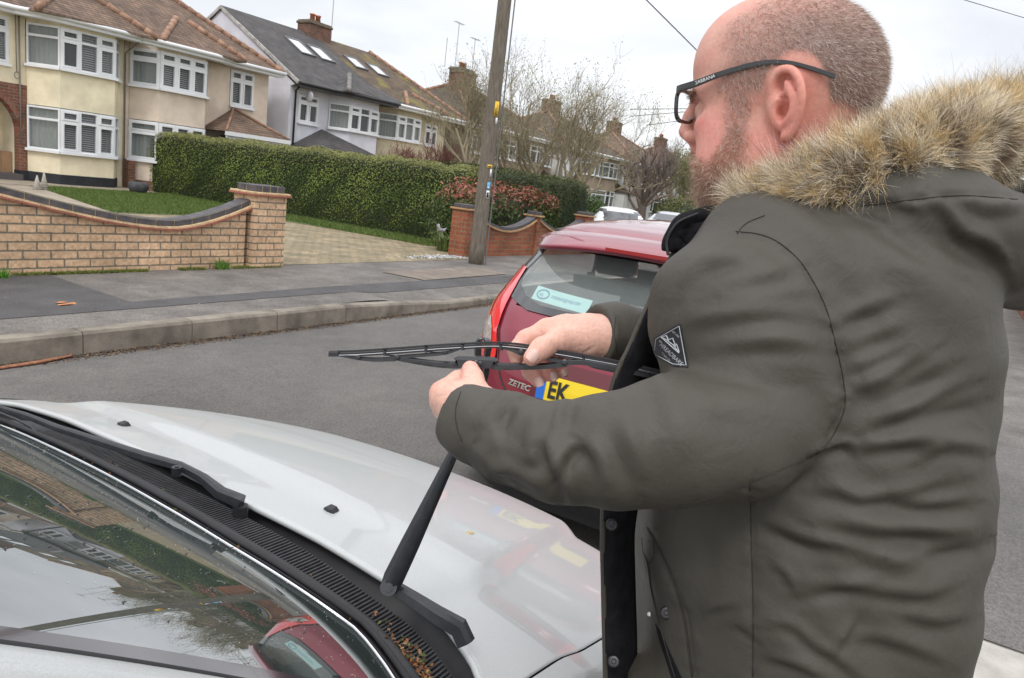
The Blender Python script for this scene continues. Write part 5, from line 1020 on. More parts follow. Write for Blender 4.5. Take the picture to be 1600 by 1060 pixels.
# ---- white coupe far off
def simple_car(name, label, ox, oy, rz, paint, roof_k=1.0, group=None):
    """small far car, seen from behind: shell, glass, lamps, wheels"""
    B = Body([(.2, .08), (.5, 0), (.8, .05), (.95, .25), (1.05, .62), (1.2, 1.05), (1.3, 1.5), (1.36, 1.9)], [(.2, 4.2), (.5, 4.3), (.75, 4.1), (.9, 3.3), (1.0, 3.0), (1.2, 2.6), (1.36, 2.2)], [(.2, .8), (.5, .88), (.9, .86), (1.0, .78), (1.2, .66), (1.3, .55), (1.36, .3)], [(.2, 3.4), (.9, 3.1), (1.36, 3)], 0, 0)
    root = empty(name, (0, 0, 0), label, 'car', group)
    gz = lambda x, y, z: .98 < z < 1.27 and ((x < 1.3) or (x > 2.2) or abs(y) > .4) and not (abs(y) > .38 and (abs(x-2.0) < .08 or (x < 1.22) and abs(y) > .5)) 
    car_shell(B, root, paint, list(np.arange(.2, 1.3, .045))+[1.3, 1.33, 1.355], 100, lambda x, y, z: gz(x, y, z) or (abs(y) > .6 and ((x-.8)**2+(z-.3)**2 < .35**2 or (x-3.4)**2+(z-.3)**2 < .35**2)))
    shell_glass(B, 'window', root, mat('far_glass', (.03, .035, .04), .08, spec=.8), gz, np.arange(.98, 1.30, .03), 100, -.01)
    for s_ in (1, -1):
        b = MB(); b.grid(lambda u, v: (B.rear_x(s_*(.45+.33*u), .70+.12*v, .012), s_*(.45+.33*u), .70+.12*v), 6, 3, flip=s_ < 0); b.build('tail_lamp', lampred, root, smooth=True)
        for x in (.8, 3.4): wheel(root, x, s_*.76, .31, .2, s_)
    b = MB(); b.box((.6, -.6, .7), (2.9, .6, .9)); b.build('seats', cin, root)
    root.location = (ox, oy, 0); root.rotation_euler = (0, 0, rz); return root
q = dep(985, 338, 21.5); simple_car('parked_car', 'white coupe with dark rear window parked beyond the red brick wall', float(q[0])-1.2, float(q[1])-.3, R(28), whitep)
q = dep(1036, 336, 31); simple_car('parked_car', 'small pale car partly hidden behind the white coupe', float(q[0]), float(q[1]), R(10), mat('pale_paint', (.5, .52, .55), .3, coat=.8))
# ------------------------------------------------------------------ the silver car in the foreground
SYc = 1.12
sc_ = empty('parked_car', (-.3, SYc, 0), 'silver car in the foreground with its bonnet, wet windscreen and one wiper arm raised', 'car')
def zhood(x, y):
    s = y-SYc; u = np.maximum(x-.75, -.2); z = 1.003-.19*u-.125*u*u*np.sign(u)-.055*(s/.75)**2-.03*(np.abs(s)/.8)**6
    fade = smoothstep(.87, .97, x); cs_ = .555-.235*(np.clip(x, .8, 1.7)-.9); dome = 1-smoothstep(cs_, cs_+.055, np.abs(s)); z = z+.024*(dome-.45)*fade
    z = z+.012*smoothstep(.60, .84, np.abs(s))*smoothstep(1.0, 1.4, x)
    return z
def zglass(x, y):
    u = .69-x; s = y-SYc; return .992+.62*u-.13*u*u-.08*s*s-.28*s**4
def hit_z(px, py, zf, lo=.4, hi=3.5):
    d = _ray(px, py); T = np.linspace(lo, hi, 900); P = CC[None]+d[None]*T[:, None]; f = P[:, 2]-zf(P[:, 0], P[:, 1]); k = np.nonzero((f[:-1] > 0) & (f[1:] <= 0))[0]
    if len(k) == 0: return CC+d*T[int(np.argmin(np.abs(f)))]
    i = k[0]; t = T[i]+(T[i+1]-T[i])*f[i]/(f[i]-f[i+1]); return CC+d*t
# hood rear edge x(y), from the photograph, symmetric about the centre line
He = [hit_z(*p, zhood) for p in ((300, 740), (400, 790), (500, 840), (600, 900), (650, 930), (700, 975), (740, 1030), (752, 1060))]
he_s = [0]+[abs(p[1]-SYc) for p in He]; he_x = [He[0][0]+.004]+[p[0] for p in He]; o_ = np.argsort(he_s); he_s = np.array(he_s)[o_]; he_x = np.array(he_x)[o_]
he_s = np.append(he_s, [.80, .86]); he_x = np.append(he_x, [he_x[-1]-.05, he_x[-1]-.12])
def xhr(y): return np.interp(abs(y-SYc), he_s, he_x)
Ge = [hit_z(*p, zglass) for p in ((250, 787), (350, 847), (450, 908), (560, 985), (600, 1035), (616, 1060))]
ge_s = np.array([0]+[abs(p[1]-SYc) for p in Ge]+[.80]); ge_x = np.array([Ge[0][0]+.004]+[p[0] for p in Ge]+[Ge[-1][0]-.05]); o_ = np.argsort(ge_s); ge_s, ge_x = ge_s[o_], ge_x[o_]
def xgl(y): return np.interp(abs(y-SYc), ge_s, ge_x)
XNOSE = 1.60
def noz(y): return XNOSE-.16*(abs(y-SYc)/.75)**2.4
def hood_pt(u, v, y0=.372, y1=1.868):
    y = y0+(y1-y0)*u; xa = xhr(y); xb = noz(y)
    if v < .86: t = v/.86; x = xa+(xb-xa)*t; z = float(zhood(x, y)); 
    else:
        t = (v-.86)/.14*math.pi/2; x = xb+.085*math.sin(t); z = float(zhood(xb, y))-.03*math.sin(t)-.075*(1-math.cos(t))
    return (x, y, z)
b = MB(); b.grid(hood_pt, 220, 150, flip=True); hood = b.build('bonnet', silver, sc_, smooth=True)
md = hood.modifiers.new('t', 'SOLIDIFY'); md.thickness = .006; md.offset = -1
# rolled rear lip of the bonnet
ys_ = np.linspace(.372, 1.868, 80); b = MB(); b.tube([(xhr(y)-.001, y, float(zhood(xhr(y), y))-.005) for y in ys_], .0055, 8); b.build('bonnet_lip', silver, hood, smooth=True)
# wings
for sgn in (1, -1):
    def wing(u, v):
        x = .30+(1.68-.30)*u; s0 = .752; sec = [(0, 0), (.03, -.012), (.058, -.040), (.075, -.085), (.083, -.15), (.085, -.25), (.08, -.38)]
        t = v*(len(sec)-1); i = min(int(t), len(sec)-2); f = t-i; dy = sec[i][0]*(1-f)+sec[i+1][0]*f; dz = sec[i][1]*(1-f)+sec[i+1][1]*f
        xx = min(x, noz(SYc+s0)+.02) if False else x; z0 = float(zhood(min(x, 1.52), SYc+s0))-(max(0, x-1.50))**2*2.2; taper = max(0, (x-1.15))**2*.35
        return (x-.0*u, SYc+sgn*(s0+dy-taper), z0+dz+.004)
    b = MB(); b.grid(wing, 70, 30, flip=(sgn > 0)); b.build('wing', silver, sc_, smooth=True)
    b = MB(); b.tube([(x, SYc+sgn*.7495, float(zhood(x, SYc+.75))-.0015) for x in np.linspace(.42, 1.5, 40)], .0042, 6); b.build('shut_line', mat('gap_black', (.004, .004, .004), .95, spec=.05), sc_, smooth=True)
# plenum: black tray between bonnet and glass
trayz = lambda u: .952+.022*u
b = MB()
def tray(u, v):
    y = .30+1.64*u; xa, xb = xhr(y)+.03, xgl(y)-.005; 
    prof = [(0, -.015), (.30, -.055), (.42, -.050), (.50, -.030), (.80, -.022), (1, -.012)]; pv = np.interp(v, [p[0] for p in prof], [p[1] for p in prof]); x = xa+(xb-xa)*v; return (x, y, float(zglass(xb, y))*(v)+float(zhood(xa, y))*(1-v)+pv)
b.grid(tray, 90, 14); cowl = b.build('cowl', black_pl, sc_, smooth=True)
# air intake grille: rows of small bars standing on the tray
b = MB()
for y in np.arange(.40, 1.84, .0062):
    xa, xb = tray((y-.30)/1.64, .36), tray((y-.30)/1.64, .66); z = max(xa[2], xb[2])+.006
    b.hull([(xa[0], y, z-.004), (xa[0], y+.0026, z-.004), (xb[0], y, z-.002), (xb[0], y+.0026, z-.002), (xa[0], y, z), (xa[0], y+.0026, z), (xb[0], y, z+.002), (xb[0], y+.0026, z+.002)])
for k in (.36, .435, .51, .585, .66):
    b.tube([(lambda p, q: (p[0], p[1], max(q[2], 0)+.0065))(tray((y-.30)/1.64, k), tray((y-.30)/1.64, .40)) for y in np.linspace(.40, 1.84, 50)], .0022, 4)
b.build('intake_grille', mat('grille_grey', (.035, .035, .038), .7, .3, 60), cowl)
b = MB(); b.tube([(xgl(y)+.016, y, float(zglass(xgl(y), y))+.000) for y in np.linspace(.32, 1.92, 60)], .0042, 8); b.build('cowl_seal', rubber, cowl, smooth=True)
b = MB(); b.tube([(xgl(y)+.030, y, float(zglass(xgl(y), y))-.010) for y in np.linspace(.32, 1.92, 60)], .010, 8, flat=.5); b.build('cowl_edge', black_pl, cowl, smooth=True)
# leaf scraps caught in the tray
n = 240; yy = np.concatenate([rng.normal(.50, .035, 150), rng.uniform(.5, 1.6, 90)]); vv = np.concatenate([rng.normal(.62, .07, 150), rng.uniform(.3, .97, 90)]); P = np.array([tray((y-.30)/1.64, float(np.clip(v, .1, .98))) for y, v in zip(yy, vv)])+np.array([0, 0, .006])
P[:, 2] += rng.uniform(0, .008, n); o = leafcloud(P, np.tile([0, 0, 1.], (n, 1)), .0042, 'leaf_debris', mat('litter', ()), colors=np.array([(.30, .11, .04), (.16, .07, .03), (.10, .12, .03), (.35, .2, .1)])[rng.integers(0, 4, n)], jitter=.7); tag(o, 'tiny brown leaf scraps caught in the black cowl below the windscreen', 'leaf litter', kind='stuff')
# windscreen
def yedge(x): return .37+(.64-x)*.20     # near pillar edge of the glass
XTOP = -.42; PK = .26
def gpt(u, v, grow=0.0, off=0.0):
    vv = v; xc0 = ge_x.max(); y0 = .36; 
    s = 2*u-1; xb = None; yb = SYc+s*.70; x0 = xgl(yb); x1 = XTOP; x = x0+(x1-x0)*v; half = .70-PK*v; y = SYc+s*half; return (x, y, float(zglass(x, y))+off)
b = MB(); b.grid(gpt, 70, 60); gl = b.build('windscreen', wglass, sc_, smooth=True)
frit = mat('screen_frit', (.045, .034, .038), .10, spec=.5, coat=.6, ior=2.3)
b = MB(); b.grid(lambda u, v: gpt(u*.024, v, off=.0012), 4, 50); b.build('screen_border', frit, gl, smooth=True); b = MB(); b.grid(lambda u, v: gpt(1-.032+u*.032, v, off=.0012), 4, 50); b.build('screen_border', frit, gl, smooth=True)
# lower dark band outside and a chrome strip added as the sky's glint along the glass foot
b = MB(); b.grid(lambda u, v: (xgl(.33+1.58*u)+.012*v+.0, .33+1.58*u, float(zglass(xgl(.33+1.58*u)+.012*v, .33+1.58*u))+.0006), 60, 2, flip=True); b.build('screen_border', frit, gl, smooth=True)
b = MB(); b.tube([(xgl(y)-.001, y, float(zglass(xgl(y), y))+.0008) for y in np.linspace(.36, 1.88, 60)], .0017, 6); b.build('screen_glint', chrome, gl, smooth=True)
# water specks on the glass
n = 90; us = np.clip(rng.normal(.19, .06, n), .06, .9); vs = np.abs(rng.normal(.22, .1, n)); us[60:] = rng.uniform(.08, .5, 30); vs[60:] = rng.uniform(.03, .5, 30); b = MB()
for u, v in zip(us, vs): p = gpt(float(u), float(v), off=.0006); r_ = float(rng.uniform(.0008, .0022)); b.ball(p, (r_*1.6, r_, .0006), 7, 4)
o = b.build('screen_specks', mat('speck', (.03, .03, .03), .3), gl, smooth=True); o['kind'] = 'stuff'
n = 500; b = MB()
for i in range(n): p = gpt(float(rng.uniform(.03, .6)), float(abs(rng.normal(0, .2))), off=.0006); r_ = float(rng.uniform(.0003, .0007)); b.ball(p, (r_, r_, r_*.5), 4, 2)
o = b.build('screen_dust', mat('dust', (.5, .48, .44), .8), gl); o['kind'] = 'stuff'
# pillars, roof
for sgn in (1, -1):
    b = MB()
    def pil(u, v):
        s_ = -1 if sgn < 0 else 1; x = .66+(XTOP-.66)*u; 
        half = .70-PK*max(0, min(1, (xgl(SYc+s_*.70)-x)/(xgl(SYc+s_*.70)-XTOP))); y = SYc+s_*half; z = float(zglass(x, y)); sec = [(-.004, .003), (.004, .009), (.012, .0095), (.028, .006), (.048, -.014), (.062, -.045), (.066, -.08)]
        t = v*(len(sec)-1); i = min(int(t), len(sec)-2); f = t-i; return (x, y+s_*(sec[i][0]*(1-f)+sec[i+1][0]*f), z+sec[i][1]*(1-f)+sec[i+1][1]*f)
    b.grid(pil, 50, 18, flip=(sgn > 0)); b.build('pillar', silver, sc_, smooth=True)
    b = MB(); b.tube([(lambda p: (p[0], p[1]-sgn*.0005, p[2]+.0008))(pil(u, .03)) for u in np.linspace(0, 1, 40)], .0045, 6); b.build('pillar_seal', rubber, sc_, smooth=True)
ztop = float(zglass(XTOP, SYc))
def roofp(u, v):
    x = XTOP-(2.05)*u; s = (2*v-1); half = .60+.0*u; return (x, SYc+s*half, ztop+.06*math.sin(min(1, u*1.0)*math.pi)*.7-.10*u*u*.3-.0-.08*(s*half)**2*1-.28*(s*half)**4)
b = MB(); b.grid(roofp, 40, 30); b.build('roof', silver, sc_, smooth=True)
SB = Body([(.2, -2.52), (.4, -2.58), (.8, -2.52), (.95, -2.45)], [(.2, 1.68), (.35, 1.78), (.55, 1.76), (.66, 1.68), (.95, .6)], [(.2, .80), (.45, .84), (.8, .845), (.95, .80)], [(.2, 4), (.95, 4)], 0, SYc)
cutS = lambda x, y, z: (abs(y) > .55 and ((x+1.75)**2+(z-.3)**2 < .36**2 or (x-.95)**2+(z-.3)**2 < .36**2)) or (x > .25 and z > .60 and x < 1.66 and z < .99 and (z > .68))
car_shell(SB, sc_, silver, list(np.arange(.2, .96, .04))+[.95], 160, cutS, cap=False)
for (x, y, s_) in ((-1.75, .74, 1), (-1.75, -.74, -1), (.95, .74, 1), (.95, -.74, -1)): wheel(sc_, x, SYc+y, .30, .195, s_)
for s_ in (1, -1):
    b = MB(); b.add([(-.42, SYc+s_*.61, ztop-.06), (-2.2, SYc+s_*.61, ztop-.08), (-2.3, SYc+s_*.80, .95), (.45, SYc+s_*.80, .95)], [(0, 1, 2, 3)]); b.build('side_window', cglass, sc_)
    b = MB(); b.hull([(x, SYc+s_*y, z) for x, y, z in ((-.95, .805, .95), (-1.05, .805, .95), (-1.03, .62, ztop-.06), (-1.12, .62, ztop-.06), (-.95, .79, .95), (-1.12, .60, ztop-.06))]); b.build('door_pillar', black_pl, sc_)
b = MB(); b.add([(-2.46, SYc-.6, ztop-.1), (-2.46, SYc+.6, ztop-.1), (-2.5, SYc+.7, .95), (-2.5, SYc-.7, .95)], [(0, 1, 2, 3)]); b.build('rear_window', cglass, sc_)
b = MB(); b.bbox((.02, SYc-.74, .70), (.60, SYc+.74, .90), .03); b.bbox((-.0, SYc-.62, .86), (.25, SYc-.2, .95), .03); b.build('dashboard', mat('dash', (.035, .035, .04), .8, .2, 40), sc_)
b = MB(); b.box((-2.4, SYc-.75, .2), (1.6, SYc+.75, .35)); b.box((.62, SYc-.6, .36), (1.4, SYc+.6, .60)); b.build('floorpan', cin, sc_)
for dx in (-.9, -1.9):
    for sy in (-.38, .38): b = MB(); b.bbox((dx, SYc+sy-.25, .4), (dx+.5, SYc+sy+.25, .6), .04); b.hull([(dx-.02+x, SYc+sy+y, z) for x, z in ((0, .55), (.12, .55), (-.13, 1.12), (-.03, 1.12)) for y in (-.23, .23)]); b.build('car_seat', seat_m, sc_)
b = MB(); b.tube([(.16+.13*math.sin(t)*.45, SYc-.40+.18*math.cos(t), .93+.18*math.sin(t)*.8) for t in np.linspace(0, 6.283, 30)], .014, 8); b.build('steering_wheel', black_pl, sc_, smooth=True)
b = MB(); b.grid(lambda u, v: (SB.out(.48+.10*v, math.acos(1-.02)*0+(u-.5)*.9)), 20, 4); b.build('front_grille', black_pl, sc_, smooth=True)
for s_ in (1, -1):
    b = MB(); b.grid(lambda u, v: (lambda p: (p[0]+.006, SYc+s_*(p[1]-SYc), p[2]))(SB.out(.55+.10*v, .55+.45*u)), 10, 5); b.build('headlight', lampclear, sc_, smooth=True)
    b = MB(); b.bbox((.30, SYc+s_*.96-.09, .93), (.42, SYc+s_*.96+.09, 1.05), .03); b.build('door_mirror', silver, sc_) if s_ > 0 else None
# washer jets
for (px, py) in ((193, 665), (517, 798)):
    p = hit_z(px, py, zhood); b = MB(); b.hull([(p[0]+dx*.011, p[1]+dy*.016, p[2]+z) for dx, dy, z in ((-1, 0, 0), (-.6, -.8, 0), (1, -.6, 0), (1, .6, 0), (-.6, .8, 0), (-.7, -.5, .006), (.6, -.4, .008), (.6, .4, .008), (-.7, .5, .006))]); b.build('washer_jet', black_pl, hood, smooth=False)
# wiper arms
arm_m = mat('wiper_paint', (.020, .022, .027), .38, .25, 60, .2, 300, bd=.001)
def armsec(w, h, a=.25): return [(-w/2, 0), (-w/2*.8, h*.75), (-w/2*.35, h), (w/2*.35, h), (w/2*.8, h*.75), (w/2, 0)]
def arm(path, ws, hs, name, parent, up=(0, 0, 1), m=arm_m):
    b = MB(); path = [Vector(p) for p in path]; up = Vector(up); k = 0; n = 6
    for i, p in enumerate(path):
        d = (path[min(i+1, len(path)-1)]-path[max(i-1, 0)]).normalized(); sv = d.cross(up).normalized(); nv = sv.cross(d).normalized()
        for a, h in armsec(ws[i], hs[i]): b.v.append(tuple(p+sv*a+nv*h))
    for i in range(len(path)-1):
        for j in range(n): b.f.append([i*n+j, i*n+(j+1) % n, (i+1)*n+(j+1) % n, (i+1)*n+j]); b.mi.append(0)
    b.f.append(list(range(n))[::-1]); b.mi.append(0); e0 = (len(path)-1)*n; b.f.append([e0+j for j in range(n)]); b.mi.append(0)
    return b.build(name, m, parent, fix=True, autos=35)
# parked arm
pz = 1.008
q = [atz(376, 790, pz-.004), atz(345, 775, pz+.006), atz(318, 752, pz+.008), atz(283, 733, pz+.006)]; a1 = arm(q, [.022, .022, .017, .015], [.018, .015, .013, .012], 'wiper_arm', sc_)
b = MB(); b.tube([np.array(q[0])+(0.0, .0, -.04), np.array(q[0])+(0, 0, .0)], .012, 10); b.build('spindle', black_pl, a1)
q2 = [atz(283, 733, pz+.006), atz(230, 718, pz+.010), atz(150, 692, pz+.010), atz(90, 672, pz+.008), atz(40, 652, pz+.006), atz(0, 640, pz+.004), atz(-90, 618, pz)]; arm(q2, [.017, .017, .016, .014, .012, .011, .010], [.012, .012, .011, .010, .009, .008, .008], 'arm_rod', a1)
p = atz(276, 736, pz+.016); b = MB(); b.tube([p+np.array([0, 0, -.008]), p+np.array([0, 0, .007])], .008, 16); b.tube([p+np.array([0, 0, .0071]), p+np.array([0, 0, .0085])], .0035, 10); b.build('pivot_pin', arm_m, a1, smooth=False)
# its blade lying along the foot of the glass
bl = [atz(78, 692, .998), atz(40, 672, 1.004), atz(0, 655, 1.008), atz(-90, 632, 1.01), atz(-220, 600, 1.01)]; wb = empty('wiper_blade', tuple(bl[2]), 'parked wiper blade lying at the foot of the windscreen at the left edge', 'wiper blade'); b = MB(); b.tube(bl, [.003, .004, .004, .004, .004], 6); b.build('rubber_strip', rubber, wb, smooth=True)
b = MB(); b.tube([atz(80, 694, 1.003), atz(66, 686, 1.006)], .0058, 6); b.tube([atz(66, 684, 1.008), atz(50, 668, 1.014), atz(25, 655, 1.018), atz(0, 645, 1.02)], .0025, 5); b.build('bracket', arm_m, wb); b = MB(); b.tube([atz(x_, y_, 1.001) for x_, y_ in ((60, 690), (0, 666), (-90, 640))], .0016, 5); b.build('steel_strip', chrome, wb, smooth=True)
# raised arm
pz2 = 1.03; PV = atz(607, 918, pz2+.01)
q = [atz(722, 1006, pz2-.045), atz(712, 985, pz2-.03), atz(680, 965, pz2-.02), atz(640, 938, pz2-.008), atz(606, 916, pz2+.002)]; a2 = arm(q, [.024, .026, .024, .019, .017], [.018, .019, .016, .014, .012], 'wiper_arm', sc_); a2['label'] = 'wiper arm raised off the glass'
tipA = dep(712, 700, .915); HK = dep(757, 592, .872); HT = dep(763, 536, .858)
T = np.linspace(0, 1, 12); q2 = crom([PV, PV*.5+tipA*.5+np.array([.0, 0, .0]), tipA], 6); ws = list(np.interp(np.linspace(0, 1, len(q2)), [0, .08, .35, 1], [.022, .027, .024, .012])); hs = list(np.interp(np.linspace(0, 1, len(q2)), [0, .3, 1], [.014, .014, .008]))
ar = arm(q2, ws, hs, 'arm_rod', a2, up=tuple((CC-PV)/np.linalg.norm(CC-PV)*.7+np.array([0, -.5, .2])))
b = MB(); cdir = Vector(CC-PV).normalized(); pc_ = Vector(PV)+cdir*.010; b.tube([pc_-cdir*.016, pc_+cdir*.006], .0105, 18); b.tube([pc_+cdir*.0061, pc_+cdir*.0085], .0055, 14); b.tube([pc_+cdir*.0086, pc_+cdir*.0095], .0025, 8); b.build('pivot_pin', arm_m, a2, smooth=False)
b = MB(); side = CR; hk = [tipA, tipA*.45+HK*.55, HK, HK*.4+HT*.6, HT+CR*.000-CU*.006]
for k in range(9):
    t = math.pi*k/8; hk.append(HT+CR*(-.006*(1-math.cos(t)))*-1*-1+CU*.008*math.sin(t)-CU*.003)
hk.append(hk[-1]-CU*.012); b.sweep(crom(np.array(hk), 4), [(-.0055, -.0012), (.0055, -.0012), (.0055, .0012), (-.0055, .0012)], tuple(CF*.85+CR*.5)); b.build('arm_hook', mat('hook_steel', (.10, .105, .11), .3, metal=.7), a2, smooth=False)
# hood dirt and leaf
p = hit_z(730-12, 840, zhood)
b = MB()
for (px, py) in ((731, 833), (737, 834)): p = hit_z(px, py, zhood); b.hull([tuple(p+rng.normal(0, 1, 3)*np.array([.004, .003, .001])+np.array([0, 0, .002])) for _ in range(8)])
o = b.build('leaf_scrap', mat('tan_leaf', (.5, .38, .2), .9)); tag(o, 'tiny tan leaf scrap stuck on the silver bonnet', 'leaf')

# ------------------------------------------------------------------ implicit modelling for the person
def nrm_(v): v = np.asarray(v, float); return v/np.linalg.norm(v)
class Sdf:
    def __init__(s): s.p = []
    def cone(s, a, b, ra, rb, k=.01, op='u'):
        a, b = np.asarray(a, float), np.asarray(b, float); s.p.append(('c', op, k, (a+b)/2, np.linalg.norm(b-a)/2+max(ra, rb), (a, b, ra, rb))); return s
    def chain(s, pts, rs, k=.01, op='u'):
        for i in range(len(pts)-1): s.cone(pts[i], pts[i+1], rs[i], rs[i+1], k if i == 0 else min(k, .006), op)
        return s
    def ell(s, c, r, M=None, k=.01, op='u'):
        c = np.asarray(c, float); r = np.asarray(r, float); s.p.append(('e', op, k, c, r.max(), (c, r, np.eye(3) if M is None else np.asarray(M)))); return s
    def fn(s, f, c, R_, k=.01, op='u'): s.p.append(('f', op, k, np.asarray(c, float), R_, f)); return s
    def one(s, p, P):
        kd, _, _, _, _, a = p
        if kd == 'c':
            A_, B_, ra, rb = a; ba = B_-A_; L2 = ba@ba+1e-12; t = np.clip(((P-A_)@ba)/L2, 0, 1); return np.linalg.norm(P-A_-t[:, None]*ba, axis=1)-(ra+(rb-ra)*t)
        if kd == 'e':
            c, r, M = a; q = (P-c)@M.T; k0 = np.linalg.norm(q/r, axis=1); k1 = np.linalg.norm(q/(r*r), axis=1)+1e-9; return k0*(k0-1)/k1
        return a(P)
    def ev(s, P, sel=None):
        d = np.full(len(P), 1.0)
        for i, p in enumerate(s.p):
            if sel is not None and not sel[i]: continue
            e_ = s.one(p, P); k = p[2]
            if p[1] == 'u':
                h = np.clip(.5+.5*(d-e_)/k, 0, 1); d = d*(1-h)+e_*h-k*h*(1-h)
            elif p[1] == 's':
                h = np.clip(.5-.5*(d+e_)/k, 0, 1); d = d*(1-h)-e_*h+k*h*(1-h)
            else:
                h = np.clip(.5-.5*(d-e_)/k, 0, 1); d = d*(1-h)+e_*h+k*h*(1-h)
        return d
    def mesh(s, lo, hi, res, B=16):
        lo = np.asarray(lo, float); n = np.ceil((np.asarray(hi)-lo)/res/B).astype(int); N_ = n*B+1; D = np.full(tuple(N_), 1.0, np.float32)
        ctr = np.array([p[3] for p in s.p]); rad = np.array([p[4] for p in s.p]); half = B*res/2; diag = half*1.7321
        bi = np.stack(np.meshgrid(*[np.arange(k) for k in n], indexing='ij'), -1).reshape(-1, 3); bc = lo+(bi*B+B/2)*res
        dc = s.ev(bc); g = np.stack(np.meshgrid(*[np.arange(B+1)]*3, indexing='ij'), -1).reshape(-1, 3)*res
        for b_, c, d0 in zip(bi, bc, dc):
            i, j, k = b_*B
            if d0 < -(diag+.03): D[i:i+B+1, j:j+B+1, k:k+B+1] = -1; continue
            if d0 > diag*1.6+.02: continue
            sel = (np.linalg.norm(ctr-c, axis=1)-rad) < diag+.05
            if not sel.any(): continue
            D[i:i+B+1, j:j+B+1, k:k+B+1] = s.ev(lo+np.array([i, j, k])*res+g, sel).reshape(B+1, B+1, B+1)
        sg = D < 0; c8 = sg[:-1, :-1, :-1].astype(np.int8)
        acc = np.zeros(c8.shape, np.int8)
        for a in (0, 1):
            for b_ in (0, 1):
                for c in (0, 1): acc += sg[a:a+c8.shape[0], b_:b_+c8.shape[1], c:c+c8.shape[2]]
        I = np.argwhere((acc > 0) & (acc < 8)); vid = np.full(c8.shape, -1, np.int32); vid[tuple(I.T)] = np.arange(len(I)); S_ = np.zeros((len(I), 3)); W_ = np.zeros(len(I))
        for ax in range(3):
            o1, o2 = (ax+1) % 3, (ax+2) % 3
            for a in (0, 1):
                for b_ in (0, 1):
                    q = I.copy(); q[:, o1] += a; q[:, o2] += b_; q2 = q.copy(); q2[:, ax] += 1; f0 = D[tuple(q.T)].astype(float); f1 = D[tuple(q2.T)].astype(float); m_ = (f0 < 0) != (f1 < 0)
                    t = np.where(m_, f0/np.where(f0-f1 == 0, 1, f0-f1), 0); pt = q.astype(float); pt[:, ax] += t; S_[m_] += pt[m_]; W_[m_] += 1
        V = lo+S_/W_[:, None]*res; Q = []
        for ax in range(3):
            o1, o2 = (ax+1) % 3, (ax+2) % 3; sl0 = [slice(None)]*3; sl1 = [slice(None)]*3; sl0[ax] = slice(0, -1); sl1[ax] = slice(1, None)
            E = np.argwhere(sg[tuple(sl0)] != sg[tuple(sl1)]); E = E[(E[:, o1] > 0) & (E[:, o2] > 0) & (E[:, o1] < vid.shape[o1]) & (E[:, o2] < vid.shape[o2])]
            ins = sg[tuple(E.T)]; c = []
            for a, b_ in ((-1, -1), (0, -1), (0, 0), (-1, 0)): q = E.copy(); q[:, o1] += a; q[:, o2] += b_; c.append(vid[tuple(q.T)])
            q4 = np.stack(c, 1); q4[~ins] = q4[~ins][:, ::-1]; Q.append(q4)
        return V, np.concatenate(Q)
def vnormals(V, F):
    n = np.cross(V[F[:, 2]]-V[F[:, 0]], V[F[:, 3]]-V[F[:, 1]]); N_ = np.zeros_like(V)
    for k in range(4): np.add.at(N_, F[:, k], n)
    return N_/(np.linalg.norm(N_, axis=1, keepdims=True)+1e-12)
def relax(V, F, it=1, lam=.5, mask=None):
    for _ in range(it):
        S_ = np.zeros_like(V); c = np.zeros(len(V))
        for k in range(4):
            np.add.at(S_, F[:, k], V[F[:, (k+1) % 4]]); np.add.at(S_, F[:, k], V[F[:, (k+3) % 4]]); np.add.at(c, F[:, k], 2)
        T = V+(S_/c[:, None]-V)*lam; V = T if mask is None else np.where(mask[:, None], T, V)
    return V
from mathutils.bvhtree import BVHTree
def bvh(V, F): return BVHTree.FromPolygons(V.tolist(), F.tolist())
def cast(bv, px, py, default=None):
    d = nrm_(_ray(px, py)); r = bv.ray_cast(Vector(CC), Vector(d)); 
    return (np.array(r[0]), np.array(r[1])) if r[0] is not None else (default, None)
# person frame -----------------------------------------------------------------
def largest(V, F):
    p = list(range(len(V)))
    def fd(a):
        while p[a] != a: p[a] = p[p[a]]; a = p[a]
        return a
    for f in F.tolist():
        a = fd(f[0])
        for k in f[1:]:
            b_ = fd(k)
            if b_ != a: p[b_] = a
    r_ = np.array([fd(i) for i in range(len(V))]); u, c = np.unique(r_, return_counts=True); keep = r_ == u[c.argmax()]; F = F[keep[F[:, 0]]]; m_ = np.cumsum(keep)-1; return V[keep], m_[F]
person = empty('person', (.90, .06, -.03), 'bald bearded man in glasses and olive fur hooded parka holding a wiper blade', 'person')
yaw, pit = R(91), R(-6)
Fh = np.array([math.cos(yaw)*math.cos(pit), math.sin(yaw)*math.cos(pit), math.sin(pit)]); Lh = nrm_(np.cross([0, 0, 1], Fh)); Uh = np.cross(Fh, Lh)
rl_ = R(-2); Lh, Uh = Lh*math.cos(rl_)+Uh*math.sin(rl_), Uh*math.cos(rl_)-Lh*math.sin(rl_)
HS = .87; MH = np.array([Fh, Lh, Uh])
HO = dep(1190, 165, .752)-Lh*.079*HS
def hp(x, y, z): return HO+(Fh*x+Lh*y+Uh*z)*HS
def hl(P): return (np.asarray(P)-HO)@MH.T/HS
B_ = Sdf()
# torso, neck
nb = dep(1300, 330, .88)
B_.cone((.90, .08, .90), (.90, .09, 1.20), .15, .15, .02); B_.cone((.90, .09, 1.20), nb+np.array([0, -.02, -.12]), .15, .13, .03)
B_.ell(nb+np.array([0, -.01, -.13]), (.20, .12, .13), None, .03)
B_.chain([nb+np.array([0, -.01, -.05]), hp(-.030, 0, -.075), hp(-.030, 0, -.02)], [.068, .058, .058], .03)
